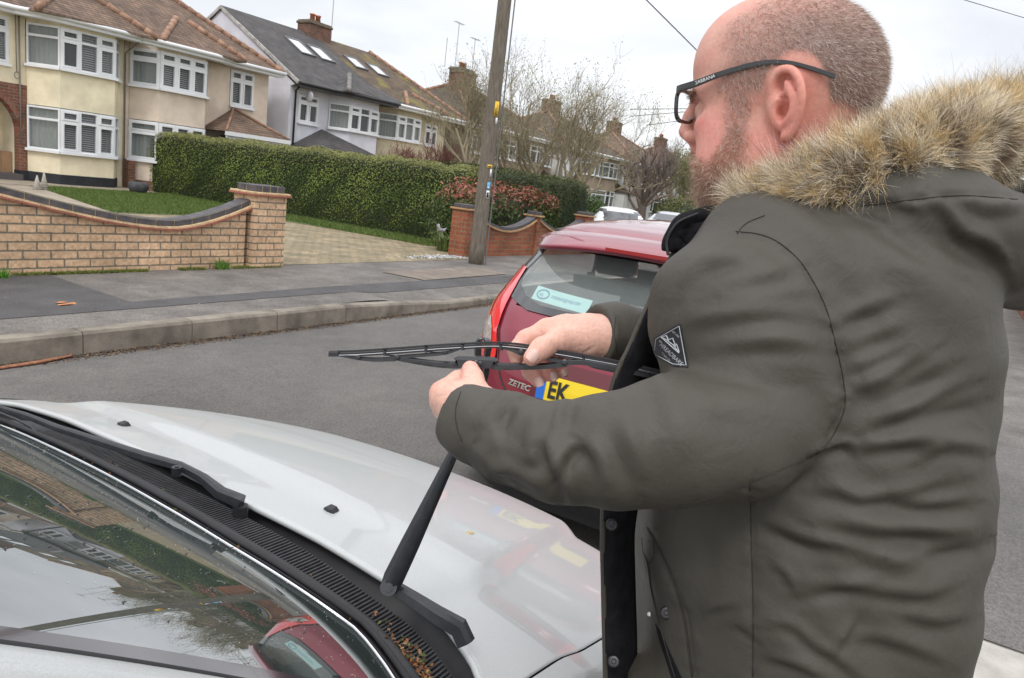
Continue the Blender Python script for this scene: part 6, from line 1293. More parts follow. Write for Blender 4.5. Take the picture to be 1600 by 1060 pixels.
# legs (jeans cover them) and feet
for sx in (-1, 1):
    B_.chain([(.90+sx*.09, .06, .90), (.90+sx*.10, .07, .50), (.90+sx*.10, .04, .06)], [.095, .062, .043], .03); B_.cone((.90+sx*.10, .03, .015), (.90+sx*.11, .17, .0), .038, .030, .02)
# skull and face
E = lambda c, r, k=.015, op='u', M=None: B_.ell(hp(*c), np.array(r)*HS, MH if M is None else M@MH, k, op)
K_ = lambda a, b, ra, rb, k=.008, op='u': B_.cone(hp(*a), hp(*b), ra*HS, rb*HS, k, op)
E((-.010, 0, .052), (.104, .079, .088), .01); E((.030, 0, .060), (.070, .067, .068), .03); E((-.045, 0, .030), (.070, .072, .070), .03)
E((.034, 0, -.030), (.057, .061, .078), .03); E((.030, 0, -.078), (.054, .053, .040), .025); E((.066, 0, -.095), (.024, .028, .022), .02); E((.00, 0, -.055), (.06, .066, .055), .03)
for s_ in (1, -1):
    E((.062, s_*.040, -.020), (.026, .022, .022), .02); K_((.096, s_*.010, .022), (.070, s_*.052, .024), .0085, .009, .015)
    E((.094, s_*.033, .003), (.019, .020, .013), .012, 's'); B_.ell(hp(.079, s_*.032, .003), (.0125,)*3, None, .003); K_((.0905, s_*.022, -.002), (.084, s_*.045, -.003), .0028, .0022, .003)
    K_((.086, s_*.022, -.014), (.078, s_*.048, -.016), .006, .005, .010)
    E((.101, s_*.0135, -.027), (.012, .0085, .0085), .006)
    E((.056, s_*.050, -.062), (.026, .016, .030), .02)
K_((.094, 0, .022), (.108, 0, .000), .0075, .0095, .012); K_((.108, 0, .000), (.1135, 0, -.018), .0088, .0106, .008); K_((.104, 0, -.029), (.097, 0, -.044), .006, .008, .01)
for s_ in (1, -1): E((.110, s_*.0075, -.0335), (.006, .0035, .004), .002, 's')
E((.091, 0, -.060), (.011, .024, .007), .006); E((.087, 0, -.072), (.011, .022, .008), .006); K_((.099, -.020, -.0665), (.099, .020, -.0665), .0015, .0015, .002, 's')
# ears
def ear(s_):
    tl = R(-10); ca, sa = math.cos(tl), math.sin(tl)
    def ep(x, z, y=0): # ear plane: tilted back, standing off the head
        x, z, y = x*.98, z*1.08, y*1.15; X = x*ca-z*sa; Z = x*sa+z*ca; return hp(X-.022, s_*(.076+y+max(0, -X+.004)*.42), Z-.004)
    ex = nrm_(ep(.01, 0)-ep(-.01, 0)); ez = nrm_(ep(0, .01)-ep(0, -.01)); en = nrm_(np.cross(ex, ez)); Me = np.array([ex, en, np.cross(ex, en)])
    B_.ell(ep(-.008, .004, .001), (0.0174, 0.0047, 0.0322), Me, .006)
    B_.ell(ep(.002, .002, -.006), (0.0116, 0.0134, 0.0215), Me, .010)
    # hollows first, then the raised rims
    B_.ell(ep(-.003, -.006, .006), (0.0076, 0.0107, 0.0118), Me, .004, 's'); B_.ell(ep(-.007, .019, .0050), (0.0083, 0.0070, 0.0123), Me, .004, 's'); B_.ell(ep(-.0215, .004, .005), (0.0025, 0.0056, 0.0172), Me, .003, 's')
    rim = crom(np.array([ep(.006, .002, .000), ep(.0085, .012, .001), ep(.0085, .024, .004), ep(.002, .034, .006), ep(-.009, .0375, .0075), ep(-.020, .032, .009), ep(-.0265, .019, .0095), ep(-.0270, .004, .0085), ep(-.0225, -.010, .0055), ep(-.0165, -.021, .003), ep(-.009, -.030, .0015), ep(-.002, -.0315, .0)]), 3)
    tt = np.linspace(0, 1, len(rim)); B_.chain(list(rim), list(np.interp(tt, [0, .15, .4, .6, .8, 1], [.0022, .0034, .0040, .0038, .0042, .0056])), .0022)
    ah = crom(np.array([ep(-.007, -.0165, .004), ep(-.0145, -.010, .0060), ep(-.0175, .002, .0070), ep(-.0155, .013, .0070), ep(-.0105, .023, .0060)]), 3); B_.chain(list(ah), [.0032]*len(ah), .004)
    B_.chain([ep(-.014, .012, .0065), ep(-.007, .0135, .004), ep(.001, .013, .001)], [.003, .0026, .002], .004)
    B_.ell(ep(.0055, -.004, .002), (0.0035, 0.0040, 0.0064), Me, .004); B_.ell(ep(-.0045, -.0165, .003), (0.0033, 0.0034, 0.0043), Me, .004)
    B_.ell(ep(.0015, -.0045, .0005), (0.0025, 0.0067, 0.0039), Me, .002, 's')
    return ep
EP = ear(1); ear(-1)
# shoulders and arms (inside the sleeves), hands in the open
dp = dep
def T3(l): return [dp(*q) for q in l]
SHL, SHR = dp(1200, 440, .76), dp(1235, 430, 1.06)
B_.chain([SHL, dp(1195, 630, .725), dp(900, 712, .672), dp(745, 643, .745)], [.050, .038, .030, .0225], .02)
B_.chain([SHR, dp(1080, 620, 1.08), dp(1020, 545, .95), dp(945, 527, .862)], [.055, .045, .030, .0240], .02)
# near (left) hand
B_.chain(T3([(752, 640, .748), (722, 632, .765), (700, 622, .782)]), [.0225, .0235, .0190], .012)
B_.chain(T3([(730, 655, .760), (702, 640, .800)]), [.018, .016], .012)
for ps, rs in (([(688, 613, .790), (716, 594, .800), (733, 592, .818), (745, 594, .826)], [.0115, .0098, .0085, .0075]), ([(687, 626, .800), (708, 606, .824), (730, 603, .838), (748, 600, .835)], [.0115, .010, .0086, .0076]),
               ([(690, 639, .812), (712, 620, .842), (738, 615, .850), (752, 608, .840)], [.0110, .0096, .0084, .0074]), ([(697, 649, .822), (720, 634, .850), (742, 628, .852), (754, 620, .842)], [.010, .0085, .0075, .0066])):
    B_.chain(T3(ps), rs, .007)
B_.chain(T3([(752, 632, .748), (744, 612, .766), (739, 593, .782), (735, 577, .792)]), [.0150, .0125, .0112, .0094], .008)
# far (right) hand
B_.chain(T3([(945, 527, .862), (915, 526, .862), (880, 526, .862)]), [.0245, .0260, .0230], .012); B_.chain(T3([(905, 540, .868), (872, 536, .872)]), [.019, .016], .012)
B_.chain(T3([(880, 520, .858), (855, 516, .852)]), [.021, .0125], .010)
for ps, rs in (([(855, 515, .852), (821, 531, .846), (806, 548, .838), (807, 561, .832)], [.0125, .0104, .0092, .0080]), ([(858, 528, .866), (826, 556, .868), (829, 580, .850), (840, 594, .834)], [.0125, .0104, .0094, .0084]),
               ([(870, 540, .874), (846, 566, .874), (853, 580, .854), (863, 587, .836)], [.0115, .0100, .0088, .0078]), ([(884, 550, .876), (866, 570, .876), (873, 579, .858), (881, 582, .842)], [.0105, .0088, .0078, .0068])):
    B_.chain(T3(ps), rs, .006)
B_.chain(T3([(912, 536, .850), (872, 533, .828), (846, 545, .808), (831, 559, .800)]), [.0190, .0140, .0118, .0096], .010)
V, F = largest(*B_.mesh((.44, -.22, -.08), (1.25, .60, 1.86), .0026)); V = relax(V, F, 1, .35)
Lc = hl(V); px_, py_ = projn(V)
skin = mat('skin', (.72, .43, .34), .48, .07, 260, .22, 900, vcol='Col', bd=.0012, sss=.22, detail=6, spec=.4)
col = np.tile([.66, .365, .285], (len(V), 1))
def blend(mask, c, a=1.0): 
    global col
    m_ = np.clip(mask, 0, 1)[:, None]*a; col = col*(1-m_)+np.array(c)*m_
inh = smoothstep(-.22, -.16, Lc[:, 2])
g3 = lambda c, r: np.exp(-((Lc-np.array(c))**2/np.array(r)**2).sum(1))
nzf = np.sin(Lc[:, 0]*130+3*np.sin(Lc[:, 2]*90))+np.sin(Lc[:, 2]*150+Lc[:, 0]*60)
blend(inh*(.38+.12*nzf), (.62, .24, .19)); blend(g3((.03, .07, .06), (.05, .05, .045)), (.70, .40, .33), .6); blend(g3((.06, .05, -.03), (.03, .04, .03)), (.68, .27, .23), .8); blend(g3((.06, -.05, -.03), (.03, .04, .03)), (.68, .27, .23), .8)
blend(g3((.118, 0, -.032), (.02, .02, .018)), (.66, .24, .20), .8); blend(g3((-.034, .088, .008), (.024, .024, .044)), (.74, .27, .22), .75); blend(g3((-.034, -.088, .008), (.022, .02, .040)), (.72, .26, .22), .75)
blend(g3((-.03, .06, -.055), (.04, .05, .03)), (.62, .20, .17), .9); blend(g3((.10, 0, -.073), (.014, .022, .010)), (.50, .20, .17), .8); blend(g3((.09, .035, .003), (.016, .022, .010)), (.50, .28, .23), .6); blend(g3((.075, .053, -.015), (.006, .02, .006)), (.60, .16, .15), .7)
def hairmask(Q):
    x, y, z = Q[:, 0], Q[:, 1], Q[:, 2]; front = .052-.10*np.clip(z-.085, 0, 1)-.9*np.clip(z-.10, 0, 1)+.008*np.sin(z*90); a = smoothstep(front+.015, front-.02, x)*smoothstep(.010-.35*np.clip(-x-.03, 0, .1), .028-.35*np.clip(-x-.03, 0, .1), z)*smoothstep(.142, .118, z)
    sb = smoothstep(.053, .040, x)*smoothstep(.012, .022, x)*smoothstep(-.05, -.035, z)*smoothstep(.07, .05, z)*smoothstep(.04, .06, np.abs(y))
    earz = smoothstep(1.25, .95, ((x+.034)/.036)**2+((z-.006)/.050)**2)*smoothstep(.060, .066, np.abs(y))
    return np.clip(np.maximum(a*1.0, sb*.75), 0, 1)*(1-earz)
def beardmask(Q):
    x, y, z = Q[:, 0], Q[:, 1], Q[:, 2]; line_ = np.interp(x, [.0, .03, .042, .062, .080, .095, .13], [-.06, -.020, -.030, -.062, -.055, -.044, -.044])
    a = smoothstep(line_+.005, line_-.008, z)*smoothstep(.008, .028, x-.10*np.clip(-z-.06, 0, .05))*smoothstep(-.16, -.13, z); lip = np.exp(-((x-.094)/.012)**2-(y/.020)**2-((z+.066)/.007)**2); return a*(1-.9*np.clip(lip*1.4, 0, 1))
hm, bm_ = hairmask(Lc)*inh, beardmask(Lc)*inh
blend(hm*(.30+.55*smoothstep(.04, -.06, Lc[:, 0])*smoothstep(.14, .07, Lc[:, 2])), (.20, .145, .125), 1); blend(bm_, (.34, .16, .11), .62)
hands = 1-inh
kn = np.zeros(len(V))
for q in ((680, 613, .785), (686, 640, .81), (716, 592, .80), (735, 572, .79), (806, 550, .835), (840, 596, .83), (863, 589, .83), (881, 583, .84), (829, 562, .798), (855, 512, .85), (820, 528, .84)):
    kn += np.exp(-((V-dp(*q))**2).sum(1)/.011**2)
col = np.where((hands > .5)[:, None], np.array([.72, .425, .335]), col); blend(hands*kn, (.74, .32, .26), .65)
body = npmesh('body', V, F, skin, person, True, None, col)
Vb, Fb, Nb = V, F, vnormals(V, F)
def refine_hands(o):
    bm = bmesh.new(); bm.from_mesh(o.data); P = np.array([v.co[:] for v in bm.verts]); N0 = ((P-dep(715, 610, .79))**2).sum(1) < .075**2; N1 = ((P-dep(868, 545, .85))**2).sum(1) < .085**2; sel = N0 | N1
    ed = [e for e in bm.edges if sel[e.verts[0].index] and sel[e.verts[1].index]]; old = len(bm.verts)
    bmesh.ops.subdivide_edges(bm, edges=ed, cuts=1, use_grid_fill=True, smooth=.0); bm.verts.ensure_lookup_table()
    vs = [v for v in bm.verts if ((np.array(v.co)-dep(715, 610, .79))**2).sum() < .073**2 or ((np.array(v.co)-dep(868, 545, .85))**2).sum() < .083**2]
    for _ in range(2): bmesh.ops.smooth_vert(bm, verts=vs, factor=.5, use_axis_x=True, use_axis_y=True, use_axis_z=True)
    bm.normal_update(); X = np.array([v.co[:] for v in vs]); Nn = np.array([v.normal[:] for v in vs]); qx, qy = projn(X); fc = ((CC-X)*Nn).sum(1) > 0; D_ = np.zeros(len(X))
    cr = [([(862, 533), (869, 545), (872, 553)], 2.2, .9), ([(876, 538), (874, 548), (868, 557)], 2.2, .8), ([(884, 536), (886, 546)], 2.2, .7), ([(841, 516), (848, 524), (850, 530)], 2.2, .9), ([(833, 523), (835, 531), (832, 537)], 2., .7), ([(850, 520), (862, 527)], 2.4, .6), ([(828, 541), (834, 546), (836, 552)], 1.8, .6), ([(833, 538), (839, 543)], 1.8, .5), ([(846, 548), (850, 556)], 1.8, .6), ([(913, 551), (921, 547), (928, 543)], 2.6, .9), ([(895, 545), (905, 541), (915, 540)], 2.2, .5), ([(870, 512), (892, 515), (915, 520)], 4, -.7), ([(862, 508), (880, 507), (905, 512)], 4, -.6), ([(812, 540), (818, 545)], 1.6, .5), ([(832, 582), (840, 584)], 1.6, .5), ([(858, 579), (866, 580)], 1.5, .5),
          ([(716, 584), (718, 592), (708, 594)], 2.2, 1.1), ([(729, 583), (737, 585), (744, 583)], 1.8, .6), ([(730, 588), (738, 590), (745, 588)], 1.8, .5), ([(694, 595), (702, 600), (708, 604)], 2.2, .8), ([(700, 618), (715, 612), (728, 612)], 4, -.6), ([(690, 600), (685, 607), (683, 616)], 3, -.8), ([(706, 640), (722, 626), (740, 618)], 4, -.5), ([(684, 622), (692, 618), (700, 618)], 2.2, .7), ([(748, 605), (756, 600)], 2, .6)]
    for pts, w, d in cr:
        C2 = crom(np.array(pts, float), 4); bst = np.full(len(X), 1e9); nS = len(C2)-1; tt = np.zeros(len(X))
        for i in range(nS):
            a, e_ = C2[i], C2[i+1]-C2[i]; t = np.clip(((qx-a[0])*e_[0]+(qy-a[1])*e_[1])/(e_@e_+1e-9), 0, 1); dd = np.hypot(qx-a[0]-t*e_[0], qy-a[1]-t*e_[1]); m_ = dd < bst; bst = np.where(m_, dd, bst); tt = np.where(m_, (i+t)/nS, tt)
        D_ -= np.where(fc, d*.001*np.exp(-(bst/w)**2)*np.sin(np.pi*np.clip(tt, .08, .92))**.5, 0)
    D_ += .00018*np.sin(X[:, 0]*900+3*np.sin(X[:, 2]*400))*np.sin(X[:, 2]*700+2*np.sin(X[:, 1]*500))
    for v, d, n_ in zip(vs, D_, Nn): v.co = Vector(np.array(v.co)+n_*d)
    bm.normal_update(); 
    for f in bm.faces: f.smooth = True
    bm.to_mesh(o.data); bm.free(); o.data.update()
refine_hands(body)
# fingernails
def nail(c, up, out, w, l):
    c = np.asarray(c); up = nrm_(up); out = nrm_(out-np.dot(out, up)*up); sd = np.cross(up, out); b = MB()
    b.grid(lambda u, v: c+sd*w*(2*u-1)*(1-.25*abs(2*v-1)**3)+up*l*(2*v-1)+out*(w*.35*(1-(2*u-1)**2)), 6, 6); b.build('fingernail', mat('nail', (.74, .50, .43), .25, coat=.4), body, smooth=True)
bvb = bvh(Vb, Fb)
for a, w, l, dr in (((833, 556), .0058, .0068, CR*(-.75)-CU*.65), ((842, 597), .0048, .0055, -CU+CR*.35), ((866, 588), .0045, .005, -CU+CR*.3), ((882, 582), .0038, .0042, -CU+CR*.3)):
    p, n_ = cast(bvb, *a)
    if p is not None: nail(p+n_*.0002-n_*w*.2, dr, n_, w, l)
# ------------------------------------------------------------------ hair strands
def strands(name, roots, dirs, lens, rad, colr, colt, m, parent, seg=3, curl=.25, droop=None, clump=None, mid=None):
    """thin tapered ribbons turned at random; each strand has its own colour"""
    n = len(roots); t = np.linspace(0, 1, seg+1); d = dirs/np.linalg.norm(dirs, axis=1, keepdims=True); sd = np.cross(d, rng.normal(0, 1, (n, 3))); sd /= np.linalg.norm(sd, axis=1, keepdims=True)
    bend = rng.normal(0, curl, (n, 3)); bend -= d*(bend*d).sum(1, keepdims=True)
    if droop is not None: bend = bend+droop
    V_ = []; 
    for i, tt in enumerate(t):
        c = roots+d*(lens*tt)[:, None]+bend*(lens*tt*tt)[:, None]
        if clump is not None: c = c+(clump-(roots+d*(lens*.0)[:, None]))*0+(clump)*(tt**1.3)
        r_ = rad*(1-.93*tt**1.5)
        cd = nrm_row(CC-c); s2_ = np.cross(cd, d); s2_ = s2_/(np.linalg.norm(s2_, axis=1, keepdims=True)+1e-9); s3 = .35*sd+.65*sd
        V_.append(c-s3*r_[:, None]); V_.append(c+s3*r_[:, None])
    V_ = np.stack(V_, 1).reshape(-1, 3); k = 2*(seg+1); base = np.arange(n)[:, None]*k; F_ = np.concatenate([base+np.array([[2*i, 2*i+1, 2*i+3, 2*i+2]]) for i in range(seg)], 0)
    cols = np.stack([(colr*(1-x)+colt*x) if mid is None else (colr*(1-2*x)+mid*2*x if x < .5 else mid*(2-2*x)+colt*(2*x-1)) for x in np.repeat(t, 2)], 1).reshape(-1, 3)
    o = npmesh(name, V_, F_, m, parent, True, None, cols); return o
def nrm_row(v): return v/(np.linalg.norm(v, axis=1, keepdims=True)+1e-9)
hairmat = mat('hair', (.3, .2, .15), .55, vcol='Col', spec=.35); 
def scatter(mask, n):
    w = mask[Fb].mean(1)*np.linalg.norm(np.cross(Vb[Fb[:, 2]]-Vb[Fb[:, 0]], Vb[Fb[:, 3]]-Vb[Fb[:, 1]]), axis=1); w /= w.sum(); f = rng.choice(len(Fb), n, p=w); u, v = rng.uniform(0, 1, (2, n, 1)); q = Vb[Fb[f]]
    return (q[:, 0]*(1-u)+q[:, 1]*u)*(1-v)+(q[:, 3]*(1-u)+q[:, 2]*u)*v, Nb[Fb[f, 0]]
n = 26000; P, Nn = scatter(hm, n); t = rng.uniform(0, 1, n)[:, None]; gr = (rng.uniform(0, 1, n) < .42)[:, None]
dr = Nn*.55+(-Fh*.55-Uh*.55)+rng.normal(0, .22, (n, 3)); c0 = np.array([.13, .085, .065])*(1-t)+np.array([.25, .17, .13])*t; c0 = np.where(gr, np.array([.42, .36, .32]), c0)
strands('hair', P-Nn*.0008, dr, rng.uniform(.0045, .0095, n), np.full(n, .00016), c0*1.4, c0*1.9, hairmat, body, 2, .16)
n = 14500; P, Nn = scatter(bm_, n); t = rng.uniform(0, 1, n)[:, None]; gr = (rng.uniform(0, 1, n) < .28)[:, None]; Lb = hl(P)
dr = Nn*.6+(Fh*.15-Uh*.9)+rng.normal(0, .35, (n, 3)); c0 = np.array([.17, .085, .055])*(1-t)+np.array([.38, .23, .15])*t; c0 = np.where(gr, np.array([.50, .42, .36]), c0)
strands('beard', P-Nn*.0008, dr, rng.uniform(.004, .010, n)*(1+.6*smoothstep(-.07, -.11, Lb[:, 2])), np.full(n, .00019), c0*1.3, c0*1.7, hairmat, body, 3, .55)
bw_pts = np.array([hp(.100+rng.normal(0, .002), s_*rng.uniform(.012, .05), .023+rng.normal(0, .003)) for s_ in (1, -1) for _ in range(220)]); bn = np.tile(Fh, (440, 1)); bw_l = hl(bw_pts); 
for i in range(440):
    r_ = bvb.find_nearest(Vector(bw_pts[i])); bw_pts[i] = r_[0]; bn[i] = r_[1]
for a_, b_ in ((0, 220), (220, 440)): strands('eyebrow', bw_pts[a_:b_], (bn*.6+Lh*np.sign(bw_l[:, 1:2])*.7+Uh*.2)[a_:b_]+rng.normal(0, .25, (220, 3)), rng.uniform(.006, .011, 220), np.full(220, .00025), np.tile([.2, .12, .08], (220, 1)), np.tile([.3, .2, .14], (220, 1)), hairmat, body, 2, .4)
# ------------------------------------------------------------------ glasses
fr_m = mat('spectacle_frame', (.012, .012, .014), .18, coat=.5, spec=.6); lens_m = mat('lens', (.75, .80, .80), .02, alpha=.14, ior=1.5, spec=.7)
gl_root = None
b = MB(); zL = .009
def lens_pts(s_, x0=.113):
    o_ = []
    for k in range(28):
        a = 2*math.pi*k/28; c, sn = math.cos(a), math.sin(a); e_ = .55 if sn > 0 else .8; X = .026*math.copysign(abs(c)**.62, c); Z = .019*math.copysign(abs(sn)**.62, sn); o_.append((x0-.004*((.033+X)/.06)**2+.20*(s_*(.034+X)-.058), s_*(.034+X), zL+Z))
    return o_
for s_ in (1, -1): lp = [hp(*p) for p in lens_pts(s_)]; b.sweep(lp+[lp[0], lp[1]], [(-.0018, -.0016), (.0018, -.0016), (.0018, .0016), (-.0018, .0016)], tuple(Fh), caps=False)
b.tube([hp(.103, .009, zL+.006), hp(.104, 0, zL+.008), hp(.0995, -.009, zL+.006)], .002, 8)
glasses = b.build('glasses', fr_m, body, smooth=False, autos=40)
for s_ in (1, -1):
    lp = [hp(*p) for p in lens_pts(s_)]; b = MB(); b.add([np.mean(lp, 0)]+lp, [(0, i+1, (i+1) % 28+1) for i in range(28)]); b.build('lens', lens_m, glasses)
    hx = hp(.113, s_*.061, zL+.015)
    if s_ > 0:
        H0, H1, H2, H3 = dp(1068, 157, .742), dp(1150, 124, .728), dp(1205, 108, .716), dp(1283, 125, .735)
    tp_ = [hp(.1085 if s_ > 0 else .087, s_*.0585, zL+.016), hp(.105 if s_ > 0 else .085, s_*.0665, zL+.0175), hp(.080, s_*.0725, zL+.0225), hp(.050, s_*.0775, zL+.030), hp(.008, s_*.0840, .046), hp(-.024, s_*.0840, .045), hp(-.050, s_*.0825, .0375), hp(-.078, s_*.081, .026)]
    bb_ = crom(np.array(tp_), 5); k = len(bb_); b = MB(); hgt = np.interp(np.linspace(0, 1, k), [0, .15, .5, .8, 1], [.0042, .0040, .0026, .0020, .0024])
    for i in range(k):
        d = nrm_(bb_[min(i+1, k-1)]-bb_[max(i-1, 0)]); up = nrm_(Uh-d*np.dot(Uh, d)); sd = np.cross(d, up)
        for a, h in ((-.0009, -1), (.0009, -1), (.0012, 0), (.0009, 1), (-.0009, 1), (-.0012, 0)): b.v.append(tuple(bb_[i]+sd*a+up*h*hgt[i]))
    for i in range(k-1):
        for j in range(6): b.f.append([i*6+j, i*6+(j+1) % 6, (i+1)*6+(j+1) % 6, (i+1)*6+j]); b.mi.append(0)
    b.f.append(list(range(6))); b.mi.append(0); b.f.append([(k-1)*6+j for j in range(6)]); b.mi.append(0); tmp = b.build('temple', fr_m, glasses, fix=True, autos=35)
    if s_ > 0:
        a0, a1 = bb_[3], bb_[12]; X_ = nrm_(a1-a0); nn_ = nrm_(np.cross(X_, Uh)); nn_ = nn_ if np.dot(nn_, CC-a0) > 0 else -nn_; text_mesh('DOLCE&GABBANA', .0052, 'temple_lettering', mat('white_ink', (.8, .8, .8), .5), tmp, a0+X_*.002-nrm_(Uh)*.0018+nn_*.0022, X_, Uh, sx=1.05)
# ------------------------------------------------------------------ parka
UVW = lambda P: ((P-CC)@CR, (P-CC)@CU, (P-CC)@CF)
def frame_pt(px, py, D): p = dep(px, py, D)-CC; return p@CR, p@CU
K2 = Sdf()
rows = [ # py, left px, right px, centre depth, half depth
 (338, 1175, 1420, .86, .13), (365, 1120, 1460, .87, .18), (400, 1075, 1458, .88, .22), (450, 1060, 1474, .885, .242), (520, 1030, 1480, .89, .25), (650, 1010, 1472, .895, .252), (800, 985, 1470, .90, .25), (930, 985, 1446, .91, .25), (1080, 985, 1408, .92, .25), (1200, 1000, 1400, .93, .25)]
tv, tl_, tr_, tw, tb = [], [], [], [], []
for py, l, r_, dc, hb in rows:
    cx = (l+r_)/2; u0, v0 = frame_pt(cx, py, dc); tv.append(v0); sc_k = dc/FPX*.955; tl_.append(u0-(r_-l)/2*sc_k); tr_.append(u0+(r_-l)/2*sc_k); tw.append(dc); tb.append(hb)
tv, tl_, tr_, tw, tb = [np.array(a)[::-1] for a in (tv, tl_, tr_, tw, tb)]
def torso(P):
    u, v, w = UVW(P); a0 = np.interp(v, tv, tl_); a1 = np.interp(v, tv, tr_); wc = np.interp(v, tv, tw); hb = np.interp(v, tv, tb); hu = (a1-a0)/2; q = (np.abs((u-(a0+a1)/2)/hu)**2.3+np.abs((w-wc)/hb)**2.3)**(1/2.3)
    d = (q-1)*np.minimum(hu, hb)*.9; top = v-tv[-1]; bot = tv[0]-v; return np.maximum(d, np.maximum(top, bot))
K2.fn(torso, dep(1280, 700, .92), .60, .02)
K2.cone((.90, .06, 1.02), (.90, .05, .80), .17, .18, .05)
K2.p[-1] = ('f', 'u', .05, np.array([.90, .07, .93]), .32, lambda P: np.maximum((np.sqrt(((P[:, 0]-.91)/.25)**2+((P[:, 1]-.095)/.165)**2)-1)*.165, np.abs(P[:, 2]-.90)-.12))
# shoulders
K2.chain(T3([(1330, 385, .86), (1230, 425, .775)]), [.075, .082], .04); K2.chain(T3([(1300, 370, .92), (1225, 420, 1.05)]), [.08, .08], .03)
# near sleeve
K2.chain(T3([(1198, 440, .745), (1156, 500, .722), (1172, 575, .708), (1202, 632, .696)]), [.087, .088, .083, .067], .035)
K2.chain(T3([(1212, 632, .690), (1130, 677, .668), (1050, 690, .656), (960, 706, .654), (885, 712, .662), (805, 690, .692), (752, 665, .722), (718, 646, .744)]), [.061, .0630, .0605, .0520, .0455, .0425, .0370, .0335], .010)
K2.ell(dp(1160, 682, .668), (.042, .034, .033), np.array([CR, CF, CU]), .03)
# far sleeve
K2.chain(T3([(1225, 420, 1.05), (1110, 600, 1.09), (1020, 545, .95), (960, 529, .880), (912, 526, .853)]), [.080, .07, .052, .041, .037], .02)
# hood hanging on the back
K2.chain(T3([(1190, 332, .760), (1260, 325, .730), (1340, 315, .700), (1420, 325, .686), (1490, 352, .695), (1550, 385, .725), (1600, 398, .79), (1612, 385, .90), (1600, 365, 1.02), (1540, 335, 1.08), (1440, 310, 1.08)]), [.018, .022, .030, .040, .050, .054, .060, .072, .07, .06, .05], .004)
# openings at the cuffs and the neck
def half(c, n, side=1): c = np.asarray(c); n = nrm_(n); return lambda P: side*((P-c)@n)
def cuffcut(c, n, R_): 
    c = np.asarray(c); n = nrm_(n)
    return lambda P: np.maximum(-((P-c)@n), np.linalg.norm(P-c, axis=1)-R_)
cN = dp(724, 647, .741); nN = nrm_(dp(690, 628, .77)-dp(760, 665, .72)); cF = dp(927, 526, .864); nF = nrm_(dp(900, 526, .862)-dp(980, 532, .90))
K2.fn(cuffcut(cN, nN, .075), cN, .08, .002, 's'); K2.fn(cuffcut(cF, nF, .06), cF, .07, .002, 's')
K2.chain([cN-nN*.05, cN+nN*.05], [.024, .0265], .002, 's'); K2.chain([cF-nF*.05, cF+nF*.05], [.0235, .0275], .002, 's')
neck0 = hp(-.03, 0, -.06); K2.chain([dp(1260, 300, .88), hp(.0, 0, -.03)], [.075, .085], .01, 's')
V, F = K2.mesh((.40, -.30, .74), (1.35, .62, 1.66), .0036); V, F = largest(V, F)
